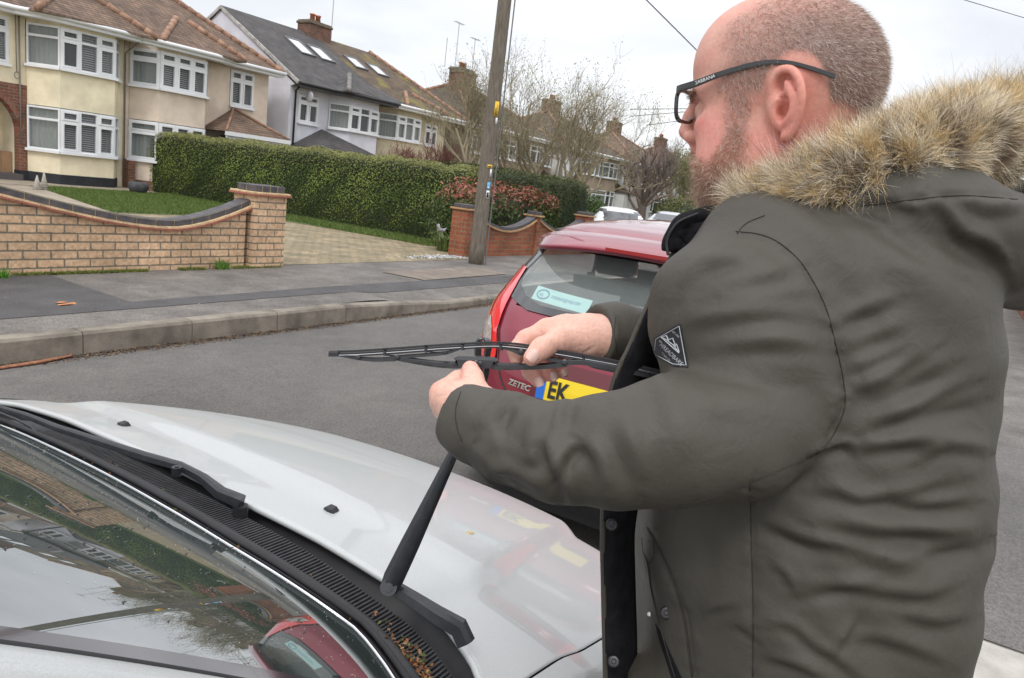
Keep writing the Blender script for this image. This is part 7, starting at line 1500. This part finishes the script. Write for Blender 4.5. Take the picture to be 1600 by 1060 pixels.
# keep the outer skin tidy, then press the folds in
V = relax(V, F, 2, .5); Nn = vnormals(V, F); px_, py_ = projn(V); face = ((CC-V)*Nn).sum(1)/np.linalg.norm(CC-V, axis=1); Dv = (V-CC)@CF
SE = [[(1150, 362), (1185, 366), (1215, 378), (1245, 403), (1266, 432), (1290, 480), (1305, 535), (1317, 590), (1320, 635), (1305, 675), (1285, 702), (1265, 716)], [(1172, 752), (1174, 850), (1177, 950), (1176, 1058)], [(1345, 322), (1420, 313), (1500, 306), (1590, 312)], [(1012, 826), (1032, 862), (1052, 905), (1068, 960), (1076, 1010), (1082, 1058)]]
folds = [(p, 4.5, 2.6, 2) for p in SE]+[ # points (photograph pixels), width px, depth mm, S-shaped (1) or groove (0)
 ([(1166, 405), (1130, 410), (1097, 425), (1066, 462)], 9, 6, 1), ([(1250, 420), (1215, 432), (1170, 443), (1120, 450)], 10, 3.5, 1), ([(1070, 512), (1130, 500), (1200, 492), (1268, 500)], 11, 4, 1), ([(1100, 470), (1180, 468), (1270, 462)], 10, 2.5, 1),
 ([(1120, 548), (1200, 540), (1300, 548)], 10, 3.5, 1), ([(1090, 580), (1180, 600), (1262, 607)], 8, 2.0, 0), ([(1190, 378), (1228, 400), (1260, 445)], 9, 2.5, 1),
 ([(1306, 505), (1350, 490), (1408, 467)], 9, 4, 1), ([(1316, 545), (1370, 530), (1412, 512)], 9, 2.5, 1), ([(1323, 622), (1390, 590), (1455, 550)], 10, 6, 1), ([(1322, 585), (1370, 565), (1420, 545)], 8, 3, 1), ([(1345, 630), (1420, 600), (1490, 568)], 11, 5, 1), ([(1352, 672), (1430, 640), (1518, 600)], 10, 6, 1), ([(1420, 655), (1480, 640), (1535, 625)], 9, 4, 1),
 ([(1262, 718), (1290, 705), (1322, 697), (1330, 706)], 6, 6, 1), ([(1340, 704), (1400, 698), (1462, 690)], 9, 6, 1), ([(1440, 720), (1480, 700), (1545, 708)], 9, 5, 1), ([(1268, 770), (1310, 772), (1350, 784), (1420, 772), (1500, 750)], 9, 5, 1), ([(1387, 788), (1450, 792), (1518, 784)], 9, 6, 1),
 ([(1178, 812), (1217, 830), (1262, 848), (1310, 855), (1368, 868)], 9, 7, 1), ([(1275, 820), (1370, 832), (1440, 836), (1482, 840), (1535, 838)], 12, 9, 1), ([(1440, 868), (1490, 862), (1535, 850)], 9, 6, 1), ([(1300, 868), (1380, 884), (1450, 880)], 10, 3, 1),
 ([(1200, 880), (1225, 900), (1240, 925)], 6, 3, 1), ([(1240, 915), (1330, 922), (1430, 933), (1496, 915)], 9, 4.5, 1), ([(1225, 935), (1300, 925), (1390, 905)], 7, 2.5, 1), ([(1100, 965), (1120, 952), (1160, 945)], 6, 3, 1), ([(1145, 975), (1165, 985), (1180, 1000)], 6, 3, 1), ([(1190, 975), (1234, 980), (1270, 1010), (1302, 1030), (1345, 1062)], 7, 4, 1), ([(1302, 1027), (1320, 1000), (1347, 962)], 6, 3, 1), ([(1190, 1030), (1240, 1040), (1290, 1062)], 7, 4, 1), ([(1330, 1000), (1400, 1010), (1480, 1040)], 9, 4, 1), ([(1400, 960), (1460, 975), (1520, 965)], 9, 4, 1),
 ([(752, 680), (770, 655), (788, 637), (806, 628)], 8, 4.5, 1), ([(782, 690), (780, 665), (790, 645)], 6, 2.5, 1), ([(806, 710), (832, 724), (838, 700), (845, 664), (866, 636)], 8, 3, 1), ([(842, 680), (856, 712), (870, 744), (880, 770), (888, 796)], 8, 3.6, 1), ([(870, 745), (888, 712), (905, 690)], 7, 4, 1), ([(878, 672), (882, 645), (895, 628)], 7, 3, 1), ([(770, 745), (800, 740), (850, 775)], 9, 3, 1), ([(905, 690), (930, 720), (940, 770)], 10, 3, 1), ([(960, 650), (975, 700), (1000, 760)], 14, 3, 1), ([(1000, 560), (1030, 620), (1050, 680)], 16, 3, 1), ([(1060, 600), (1100, 640), (1180, 650)], 16, 2.5, 1), ([(720, 690), (750, 720), (800, 760)], 8, 2.5, 1),
 ([(1290, 335), (1360, 345), (1430, 385), (1500, 430)], 10, 4, 1), ([(1440, 310), (1480, 335), (1500, 370), (1560, 400)], 10, 6, 1), ([(1470, 300), (1540, 330), (1600, 330)], 10, 5, 1), ([(1320, 320), (1400, 322), (1460, 340)], 9, 3, 1), ([(1520, 370), (1550, 390), (1580, 440)], 8, 4, 1),
 ([(1000, 850), (1020, 930), (1030, 1060)], 12, 3, 1), ([(1100, 800), (1120, 870), (1110, 940)], 16, 2.5, 1)]
disp = np.zeros(len(V))
for pts, w, dmm, sh in folds:
    C2 = crom(np.array(pts, float), 6); best = np.full(len(V), 1e9); sd = np.zeros(len(V)); tt = np.zeros(len(V)); cand = (px_ > C2[:, 0].min()-4*w) & (px_ < C2[:, 0].max()+4*w) & (py_ > C2[:, 1].min()-4*w) & (py_ < C2[:, 1].max()+4*w) & (face > .05)
    w = w*(1.15 if sh != 1 else 1.18); idx = np.nonzero(cand)[0]; X = np.stack([px_[idx], py_[idx]], 1); bst = np.full(len(idx), 1e9); s2_ = np.zeros(len(idx)); t2 = np.zeros(len(idx)); nS = len(C2)-1
    for i in range(nS):
        a, c = C2[i], C2[i+1]; e_ = c-a; L2 = e_@e_+1e-9; t = np.clip(((X-a)@e_)/L2, 0, 1); dd = X-a-t[:, None]*e_; d_ = np.hypot(dd[:, 0], dd[:, 1]); m_ = d_ < bst; sg = np.sign(e_[0]*dd[:, 1]-e_[1]*dd[:, 0]); bst = np.where(m_, d_, bst); s2_ = np.where(m_, sg*d_, s2_); t2 = np.where(m_, (i+t)/nS, t2)
    env = np.sin(np.pi*np.clip(t2, .02, .98))**.6; q = s2_/w
    if C2[-1, 0] < C2[0, 0]: q = -q
    g_ = -q*np.exp(-.5*q*q)*1.65 if sh == 1 else -np.exp(-q*q)
    if sh == 2: env = 1; L_s = t2*sum(np.linalg.norm(C2[i+1]-C2[i]) for i in range(nS)); g_ = g_+.40*np.exp(-(q/4)**2)*np.sin(L_s/4.2+2*np.sin(L_s/13.)+q*.5)*np.sin(L_s/31.+1)
    disp[idx] += g_*dmm*.001*env*(1.3 if C2[:, 0].mean() < 980 else .78)
u_, v_, w_ = UVW(V); disp += .0020*np.sin(v_*46+3*np.sin(u_*9+w_*5)+u_*14)+.0012*np.sin(v_*95+u_*50+4*np.sin(u_*21))
cuffz = np.minimum(np.abs((V-cN)@nN), np.abs((V-cF)@nF)); V = V+Nn*disp[:, None]
V = relax(V, F, 1, .12)
olive = mat('parka_cloth', (.061, .055, .044), .62, .06, 700, .35, 14, bd=.006, sheen=0, spec=.42, detail=3)
# fine weave and crumple in the bump
t_ = olive.node_tree; bp0 = [n for n in t_.nodes if n.type == 'BUMP'][0]; n2 = t_.nodes.new('ShaderNodeTexNoise'); n2.inputs['Scale'].default_value = 38; n2.inputs['Detail'].default_value = 5; n2.inputs['Distortion'].default_value = .8
tcn = [n for n in t_.nodes if n.type == 'TEX_COORD'][0]; t_.links.new(tcn.outputs['Object'], n2.inputs[0]); bp1 = t_.nodes.new('ShaderNodeBump'); bp1.inputs['Strength'].default_value = .5; bp1.inputs['Distance'].default_value = .003; t_.links.new(n2.outputs[0], bp1.inputs['Height']); t_.links.new(bp0.outputs[0], bp1.inputs['Normal']); t_.links.new(bp1.outputs[0], bsdf(olive).inputs['Normal'])
lining = mat('black_lining', (.012, .012, .014), .8, .3, 60, .4, 90, bd=.003, spec=.15); snapm = mat('snap', (.02, .02, .022), .35, metal=.3)
parka = npmesh('parka', V, F, olive, body, True)
Vk, Fk = V, F; bvk = bvh(Vk, Fk)
def seam(pts, r=.0005, off=.0003, m=None, name='seam', n=8, stitch=False):
    q = []
    for p in crom(np.array(pts, float), n):
        h, nn_ = cast(bvk, *p)
        if h is not None: q.append(h+nn_*off)
    if len(q) > 2:
        b = MB()
        b.tube(q, r, 5); return b.build(name, m or mat('seam_thread', (.028, .026, .022), .8), parka, smooth=True)
seam([(1150, 362), (1185, 366), (1215, 378), (1245, 403), (1266, 432), (1290, 480), (1305, 535), (1317, 590), (1320, 635), (1305, 675), (1285, 702), (1265, 716)]); seam([(1172, 752), (1174, 850), (1177, 950), (1176, 1058)]); seam([(1195, 337), (1165, 350), (1152, 366)]); seam([(1345, 322), (1420, 313), (1500, 306), (1590, 312)])
seam([(720, 612), (712, 640), (714, 668), (722, 690)], .0005); seam([(962, 495), (960, 520), (964, 550)], .0005)
seam([(1262, 716), (1200, 742), (1130, 772), (1060, 790)], .0005)
# pocket with its flap and dark mouth
seam([(1012, 826), (1032, 862), (1052, 905), (1068, 960), (1076, 1010), (1082, 1058)], .0012, .0006, name='pocket_edge'); seam([(1004, 842), (1006, 862), (1012, 880), (1020, 930), (1034, 985), (1050, 1040), (1056, 1058)], .0010, .0006, name='pocket_edge')
def patchmesh(poly, off, name, m, parent, nsub=10, thick=.0008, shift=0):
    """cloth piece cut to poly (photograph pixels) and laid on the parka"""
    bm = bmesh.new(); vs = [bm.verts.new((p[0], p[1], 0)) for p in poly]; bm.faces.new(vs); bmesh.ops.triangulate(bm, faces=bm.faces[:]); bmesh.ops.subdivide_edges(bm, edges=bm.edges[:], cuts=nsub, use_grid_fill=True); bm.verts.ensure_lookup_table(); ok = True; last = None
    for v in bm.verts:
        h, nn_ = cast(bvk, v.co.x, v.co.y, last)
        if h is None: h = dep(v.co.x, v.co.y, .75); nn_ = -CF
        if nn_ is None: nn_ = -CF
        last = h; v.co = Vector(h-nrm_(_ray(v.co.x, v.co.y))*off)
    bmesh.ops.recalc_face_normals(bm, faces=bm.faces); V_ = np.array([v.co[:] for v in bm.verts]); bm.verts.index_update(); F_ = [[v.index for v in f.verts] for f in bm.faces]; bm.free(); o = npmesh(name, V_, F_, m, parent, False); md = o.modifiers.new('t', 'SOLIDIFY'); md.thickness = thick; md.offset = 0; return o
patchmesh([(1024, 975), (1034, 990), (1046, 1018), (1058, 1045), (1066, 1062), (1050, 1062), (1040, 1030), (1030, 1000)], .001, 'pocket_mouth', lining, parka, 4)
patchmesh([(1010, 824), (1020, 842), (1022, 868), (1014, 880), (1006, 862), (1002, 846)], .002, 'pocket_tab', mat('parka_dark', (.06, .056, .046), .6, .1, 90), parka, 4)
# placket: dark overlap strip down the open front with press studs
plc = crom(np.array([(1088, 330, .80), (1058, 385, .80), (1020, 462, .80), (985, 540, .80), (956, 610, .80), (946, 720, .805), (942, 830, .81), (944, 950, .82), (947, 1080, .835)]), 6)
pin = crom(np.array([(1150, 350, .84), (1105, 400, .84), (1075, 470, .84), (1040, 560, .84), (1020, 640, .845), (1005, 740, .845), (990, 830, .85), (992, 950, .86), (995, 1080, .87)]), 6)
L1 = [dep(*p) for p in plc]; L2 = [dep(*p) for p in pin]; k = len(L1)
b = MB(); b.grid(lambda u, v: (lambda i, f, t: (np.array(L1[i])*(1-f)+np.array(L1[min(i+1, k-1)])*f)*(1-t)+(np.array(L2[i])*(1-f)+np.array(L2[min(i+1, k-1)])*f)*t+np.array([-.010, -.004, .0])*math.sin(math.pi*t)+.0012*math.sin(u*60)*CF)(min(int(u*(k-1)), k-2), u*(k-1)-min(int(u*(k-1)), k-2), v), 90, 10)
pl_o = b.build('placket', lining, parka, smooth=True); md = pl_o.modifiers.new('t', 'SOLIDIFY'); md.thickness = .004; md.offset = 0
b = MB(); b.tube([p+CF*.001+np.array([0, 0, .0006*math.sin(i*1.3)]) for i, p in enumerate(L1)], .0032, 8); b.build('placket_edge', olive, pl_o, smooth=True)
def snap(px, py, D, parent, m=snapm, r=.0068, bv=None):
    c = dep(px, py, D)
    if bv is not None: h, nn_ = cast(bv, px, py); c = h if h is not None else c
    d = -nrm_(_ray(px, py)); b = MB(); b.tube([c, c+d*.0020, c+d*.0034, c+d*.0036], [r, r, r*.82, r*.6], 18); b.tube([c+d*.0037, c+d*.0042], [r*.45, r*.3], 14); b.build('press_stud', m, parent, smooth=False)
snap(956, 820, .800, pl_o); snap(959, 1034, .818, pl_o); snap(1041, 958, .70, parka, bv=bvk); snap(1015, 960, .70, parka, mat('rivet', (.5, .5, .5), .3, metal=.8), .003, bvk)
# dark quilted collar with zip under the fur
b = MB(); cp = T3([(1046, 392, .795), (1050, 368, .79), (1068, 346, .785), (1098, 336, .78), (1130, 335, .778), (1180, 330, .79)]); b.tube(crom(np.array(cp), 6), [.0085+.0008*math.sin(i*.7) for i in range(31)], 12); b.build('collar', lining, parka, smooth=True)
oc = crom(np.array(cp), 6); icp = crom(np.array(T3([(1080, 402, .80), (1092, 386, .795), (1108, 372, .79), (1130, 362, .785), (1155, 352, .78), (1190, 342, .785)])), 6)
b = MB(); b.grid(lambda u, v: (lambda i: oc[i]*(1-v)+icp[i]*v-CF*(.006*math.sin(v*math.pi)+.0025*math.sin(v*9.4+u*4))+CU*.002*math.sin(u*38+v*4))(int(round(u*(len(oc)-1)))), 30, 14); cs = b.build('collar_lining', lining, parka, smooth=True); md = cs.modifiers.new('t', 'SOLIDIFY'); md.thickness = .004
b = MB(); zc = crom(np.array(T3([(1044, 398, .782), (1042, 380, .782), (1048, 362, .778), (1062, 346, .774), (1090, 334, .770)])), 12)
for i, p in enumerate(zc): b.ball(tuple(p), (.0013, .0022, .0011), 6, 4)
b.build('zip_teeth', mat('zip', (.03, .03, .032), .35, metal=.5), parka, smooth=True); b = MB(); b.tube([dep(*p) for p in ((1110, 338, .765), (1112, 352, .765), (1106, 362, .765), (1118, 366, .765))], .0013, 6); b.build('drawcord', lining, parka, smooth=True)
# arm badge: black five-sided patch with grey edge, mountains and lettering
bp_ = [(1062, 506), (1075, 574), (1052, 572), (1019, 555), (1022, 528)]
badge = patchmesh(bp_, .0012, 'arm_patch', mat('patch_black', (.022, .023, .028), .7, .2, 200), parka, 14)
ptm = mat('patch_grey', (.50, .52, .55), .6)
def px_line(pts, r, off, name, parent, m):
    b = MB(); q = []
    for i in range(len(pts)-1):
        for t in np.linspace(0, 1, 9)[:-1]: q.append(np.array(pts[i])*(1-t)+np.array(pts[i+1])*t)
    q.append(np.array(pts[-1])); Q3 = []
    for p in q:
        h, _ = cast(bvk, *p)
        if h is not None: Q3.append(h-nrm_(_ray(*p))*off)
    if len(Q3) > 1: b.tube(Q3, r, 4); return b.build(name, m, parent)
inn = [(1061, 510), (1072, 571), (1051, 569), (1022, 553), (1025, 530), (1061, 510)]; px_line(inn, .0004, .0022, 'patch_border', badge, ptm)
def on_parka(off):
    def f(P):
        q = []
        for p in P:
            h, _ = cast(bvk, p[0], p[1]); h = h if h is not None else dep(p[0], p[1], .69); q.append(h-nrm_(_ray(p[0], p[1]))*off)
        return np.array(q)
    return f
# lettering runs down to the right, as sewn on the sleeve
ax = np.array([27, 26, 0.]); ax /= np.linalg.norm(ax); ay = np.array([ax[1], -ax[0], 0]); 
for tx, sz, o_, kx in (('THREADBARE', 9.2, (1023.5, 535), .92), ('EST.1995', 4.2, (1047, 517.5), .9), ('OUTDOOR CO', 4.0, (1025, 546.5), .9)):
    text_mesh(tx, sz, 'patch_lettering', ptm, badge, (o_[0]+2.5, o_[1]+1, 0), ax, ay, sx=kx, surf=on_parka(.0022), bold=.0)
for tri in ([(1034, 527), (1041, 524.5), (1045, 533)], [(1042, 532), (1051, 529), (1056, 542)], [(1052, 540), (1057, 538), (1061.5, 551)]): px_line(tri+[tri[0]], .0005, .0022, 'patch_mountain', badge, ptm)
px_line([(1033, 527), (1061, 552)], .0006, .0022, 'patch_mountain', badge, ptm)
# ------------------------------------------------------------------ fur trim
rim = crom(np.array(T3([(1160, 330, .765), (1205, 325, .740), (1270, 306, .712), (1345, 280, .700), (1415, 258, .705), (1480, 232, .725), (1550, 220, .765), (1618, 203, .83), (1650, 192, .92), (1640, 188, 1.02), (1570, 190, 1.09), (1480, 205, 1.10), (1380, 230, 1.08), (1280, 265, 1.03)])), 10)
kk = len(rim); rr_ = np.interp(np.linspace(0, 1, kk), [0, .08, .2, .5, 1], [.010, .017, .028, .043, .036])
b = MB(); b.tube([p for p in rim], list(rr_*.86), 16); furb = b.build('fur_trim', mat('fur_backing', (.16, .11, .06), .95, .3, 60), parka, smooth=True)
n = 115000; ti = rng.beta(1, 1.25, n)*(kk-1.001); i0 = ti.astype(int); f_ = (ti-i0)[:, None]; c = rim[i0]*(1-f_)+rim[i0+1]*f_; tg = nrm_row(rim[np.minimum(i0+1, kk-1)]-rim[i0]); rad_ = (rr_[i0]*(1-f_[:, 0])+rr_[i0+1]*f_[:, 0])
a_ = nrm_row(np.cross(tg, np.tile(CF, (n, 1)))); b2_ = np.cross(tg, a_); th = rng.uniform(0, 2*np.pi, n); on = a_*np.cos(th)[:, None]+b2_*np.sin(th)[:, None]; roots = c+on*(rad_*.84)[:, None]
fl = -tg*.35*0+CU*.40-CR*.05   # lie of the pile
cl = np.sin(ti*1.9+th*2)+np.sin(ti*.83-th*3+1); sw = np.stack([np.sin(ti*.9+th*1.5), np.cos(ti*1.3+th), np.sin(ti*.6+th*2.2)], 1)
flow = np.interp(ti/kk, [0, .15, .35, .55, 1], [-1.0, -.85, -.25, .5, .6])[:, None]; dr = on*.85+fl*.75+tg*flow+sw*.40+rng.normal(0, .12, (n, 3)); ln = rng.uniform(.020, .040, n)*(1+.22*cl*.5); long_ = rng.uniform(0, 1, n) < .10; ln = np.where(long_, ln*1.45, ln)
up_ = (on@CU); ln = ln*(.80+.22*np.clip(up_, -1, 1))
# gather strands in locks
nc = 2600; cidx = rng.integers(0, n, nc); 
key = np.stack([ti*.9, th*3.2], 1); ck = key[cidx]; lock = np.zeros(n, int); 
for s0 in range(0, n, 1000): dd = ((key[s0:s0+1000, None, :]-ck[None])**2).sum(2); lock[s0:s0+1000] = dd.argmin(1)
tipc = roots[cidx]+nrm_row(dr[cidx])*ln[cidx][:, None]; mytip = roots+nrm_row(dr)*ln[:, None]; clv = (tipc[lock]-mytip); clv *= np.minimum(1, .020/(np.linalg.norm(clv, axis=1)+1e-6))[:, None]*.70
t = rng.uniform(0, 1, n)[:, None]; lt = rng.uniform(0, 1, nc)[lock][:, None]; tone = np.clip(lt*.75+t*.25, 0, 1)
c0 = np.array([.40, .34, .27])*(1-t)+np.array([.62, .58, .52])*t; pale = np.array([.86, .77, .60]); tan = np.array([.56, .42, .22]); grey = np.array([.36, .33, .33]); dark = np.array([.05, .04, .04]); tone = np.clip(tone*.75+.30*(np.sin(ti*.55+th*1.3)*.5+.5)[:, None]-.05, 0, 1)
c1 = np.where(tone < .42, pale*(.75+.35*t), np.where(tone < .72, tan*(.8+.5*t), np.where(tone < .86, grey, pale*.8))); bandn = (np.sin(ti*.7+th*1.1)+np.sin(ti*.31-th*2+2)+rng.normal(0, .5, n)) > .55; cm = np.where(bandn[:, None], np.array([.16, .10, .055])*(.7+.6*t), c1*.85); c1 = np.where(bandn[:, None], np.array([.84, .76, .60])*(.8+.3*t), c1); dk = (rng.uniform(0, 1, n) < np.where(long_, .85, .17)); c1 = np.where(dk[:, None], dark, c1)
strands('fur', roots, dr, ln, np.full(n, .00027), c0*1.15, c1*1.45, mat('fur_hair', (.5, .4, .3), .7, vcol='Col', spec=.2), furb, 5, .34, None, clv, cm*1.3)
# trousers and shoes (below the picture)
jn = Sdf()
for sx in (-1, 1): jn.chain([(.90+sx*.09, .06, .95), (.90+sx*.10, .07, .50), (.90+sx*.10, .04, .06)], [.125, .085, .072], .04)
V, F = jn.mesh((.60, -.12, -.05), (1.2, .25, 1.02), .011); npmesh('trousers', V, F, mat('denim', (.03, .04, .07), .85, .2, 60, .3, 300), body, True)
for sx in (-1, 1):
    sh = Sdf(); sh.chain([(.90+sx*.10, .0, .02), (.90+sx*.11, .19, .005)], [.052, .044], .02); V, F = sh.mesh((.70, -.09, -.05), (1.12, .28, .1), .008); V[:, 2] = np.maximum(V[:, 2], -.03); npmesh('shoe', V, F, mat('shoe_leather', (.03, .025, .02), .5, .2, 30), body, True)
# ------------------------------------------------------------------ the wiper blade in his hands
wbl = empty('wiper_blade', tuple(dep(745, 570, .81)), 'black metal framed wiper blade held level in both of the man\'s hands', 'wiper blade')
DZ = lambda x: .836-(x-515)*.00006
w3 = lambda x, y, d=0: dep(x, y, DZ(x)+d)
wm = mat('blade_metal', (.022, .023, .026), .33, .2, 90, spec=.6); steel = mat('blade_steel', (.7, .7, .72), .2, metal=1)
up3 = CU
def bar(pts, w, h, name, parent, m, cap=True, n=6, shape=None):
    P = crom(np.array([w3(*p) for p in pts]), n); k = len(P); W_ = np.interp(np.linspace(0, 1, k), np.linspace(0, 1, len(w)), w) if np.ndim(w) else np.full(k, w); H_ = np.interp(np.linspace(0, 1, k), np.linspace(0, 1, len(h)), h) if np.ndim(h) else np.full(k, h); b = MB()
    for i in range(k):
        d = nrm_(P[min(i+1, k-1)]-P[max(i-1, 0)]); u = nrm_(CU-d*np.dot(CU, d)); s = np.cross(d, u)
        for a, c in ((-.5, -.5), (.5, -.5), (.5, .2), (.28, .5), (-.28, .5), (-.5, .2)): b.v.append(tuple(P[i]+s*a*W_[i]+u*c*H_[i]))
    for i in range(k-1):
        for j in range(6): b.f.append([i*6+j, i*6+(j+1) % 6, (i+1)*6+(j+1) % 6, (i+1)*6+j]); b.mi.append(0)
    b.f.append(list(range(6))); b.mi.append(0); b.f.append([(k-1)*6+j for j in range(6)]); b.mi.append(0); return b.build(name, m, parent, fix=True, autos=30)
ub = [(516, 553), (560, 551.5), (620, 547.5), (680, 543), (723, 540.5), (770, 538.5), (810, 541), (850, 547.5), (900, 556), (960, 567), (1020, 580), (1100, 598)]
bar([(x, y-3) for x, y in ub], .0032, .0026, 'rubber_strip', wbl, rubber); bar([(x, y+.6) for x, y in ub[:]], .0062, .0020, 'rubber_holder', wbl, mat('rubber', ())); bar([(x, y+2.4) for x, y in ub[:]], .0050, .0008, 'steel_strip', wbl, steel); bar([(x, y+4.6) for x, y in ub[1:]], .0070, .0018, 'rubber_base', wbl, mat('rubber', ()))
bar([(515, 553), (523, 553), (530, 553)], .0080, .0064, 'end_cap', wbl, black_pl)
bar([(524, 554.5), (560, 560), (590, 562), (618, 561)], [.004, .007, .008, .008], [.002, .0040, .0050, .0052], 'outer_yoke', wbl, wm); bar([(612, 559), (650, 556), (695, 552), (722, 544)], [.008, .008, .007, .004], [.0045, .0042, .0040, .002], 'inner_yoke', wbl, wm)
bar([(664, 545), (676, 551), (697, 551)], .004, .0018, 'claw_link', wbl, wm); bar([(598, 549), (606, 555), (620, 557)], .004, .0018, 'claw_link', wbl, wm)
bar([(616, 559), (640, 563), (680, 568.5), (715, 570.5), (716, 566), (740, 566.5), (770, 567), (776, 572), (820, 573), (860, 571.5), (886, 568)], [.008, .009, .010, .011, .013, .014, .014, .011, .010, .010, .009], [.0048, .0062, .0075, .0078, .0125, .0130, .0125, .0085, .0068, .0066, .0070], 'main_bridge', wbl, wm, n=8)
for xs_, ys_ in ((650, 566.8), (668, 569.4), (690, 572.2), (795, 577), (815, 577)): bar([(xs_-7, ys_-.6, -.006), (xs_+7, ys_+.4, -.006)], .0016, .0014, 'bridge_slot', wbl, black_pl, n=2)
bar([(884, 566.5), (910, 566), (940, 571), (975, 578), (1020, 588), (1060, 590)], [.009, .009, .009, .008, .006, .004], [.0065, .0064, .0070, .0062, .005, .002], 'outer_yoke', wbl, wm); bar([(888, 567), (860, 561), (825, 554), (800, 547), (783, 543)], [.008, .008, .0075, .006, .004], [.005, .005, .0078, .004, .002], 'inner_yoke', wbl, wm)
bar([(838, 550), (846, 557), (858, 560)], .004, .0018, 'claw_link', wbl, wm); bar([(910, 560), (918, 566), (935, 569)], .004, .0018, 'claw_link', wbl, wm)
for (x_, y_) in ((602, 549), (666, 544), (723, 540.5), (783, 541), (842, 549), (912, 560)): bar([(x_, y_-5), (x_, y_+1), (x_+1, y_+7)], .0082, .0032, 'claw', wbl, wm, n=3)
for (x_, y_, r_, nm) in ((620, 558, .0030, 'rivet'), (560, 558.5, .0024, 'rivet'), (695, 550.5, .0024, 'rivet'), (744, 568, .0034, 'rivet'), (750.5, 568.5, .0026, 'rivet'), (882, 566.5, .0034, 'rivet'), (814, 550, .0028, 'rivet')):
    c = w3(x_, y_); d = -nrm_(_ray(x_, y_)); b = MB(); b.tube([c+d*.002, c+d*.0078, c+d*.0082], [r_, r_, r_*.6], 14); b.build(nm, wm if nm else wm, wbl)
b = MB(); q = [w3(*p) for p in ((741, 563), (745, 556), (754, 556), (754, 563))]; b.hull([tuple(p+CF*o_) for p in q for o_ in (-.004, .004)]); b.build('connector_tab', wm, wbl)
b = MB(); q = [w3(*p) for p in ((741, 572), (758, 573), (752, 583), (740, 582))]; b.hull([tuple(p+CF*o_) for p in q for o_ in (-.004, .004)]); b.build('connector', black_pl, wbl); b = MB(); b.ball(tuple(w3(754, 575, -.005)), .0016, 8, 6); b.build('release_button', mat('pink_button', (.7, .12, .2), .4), wbl)
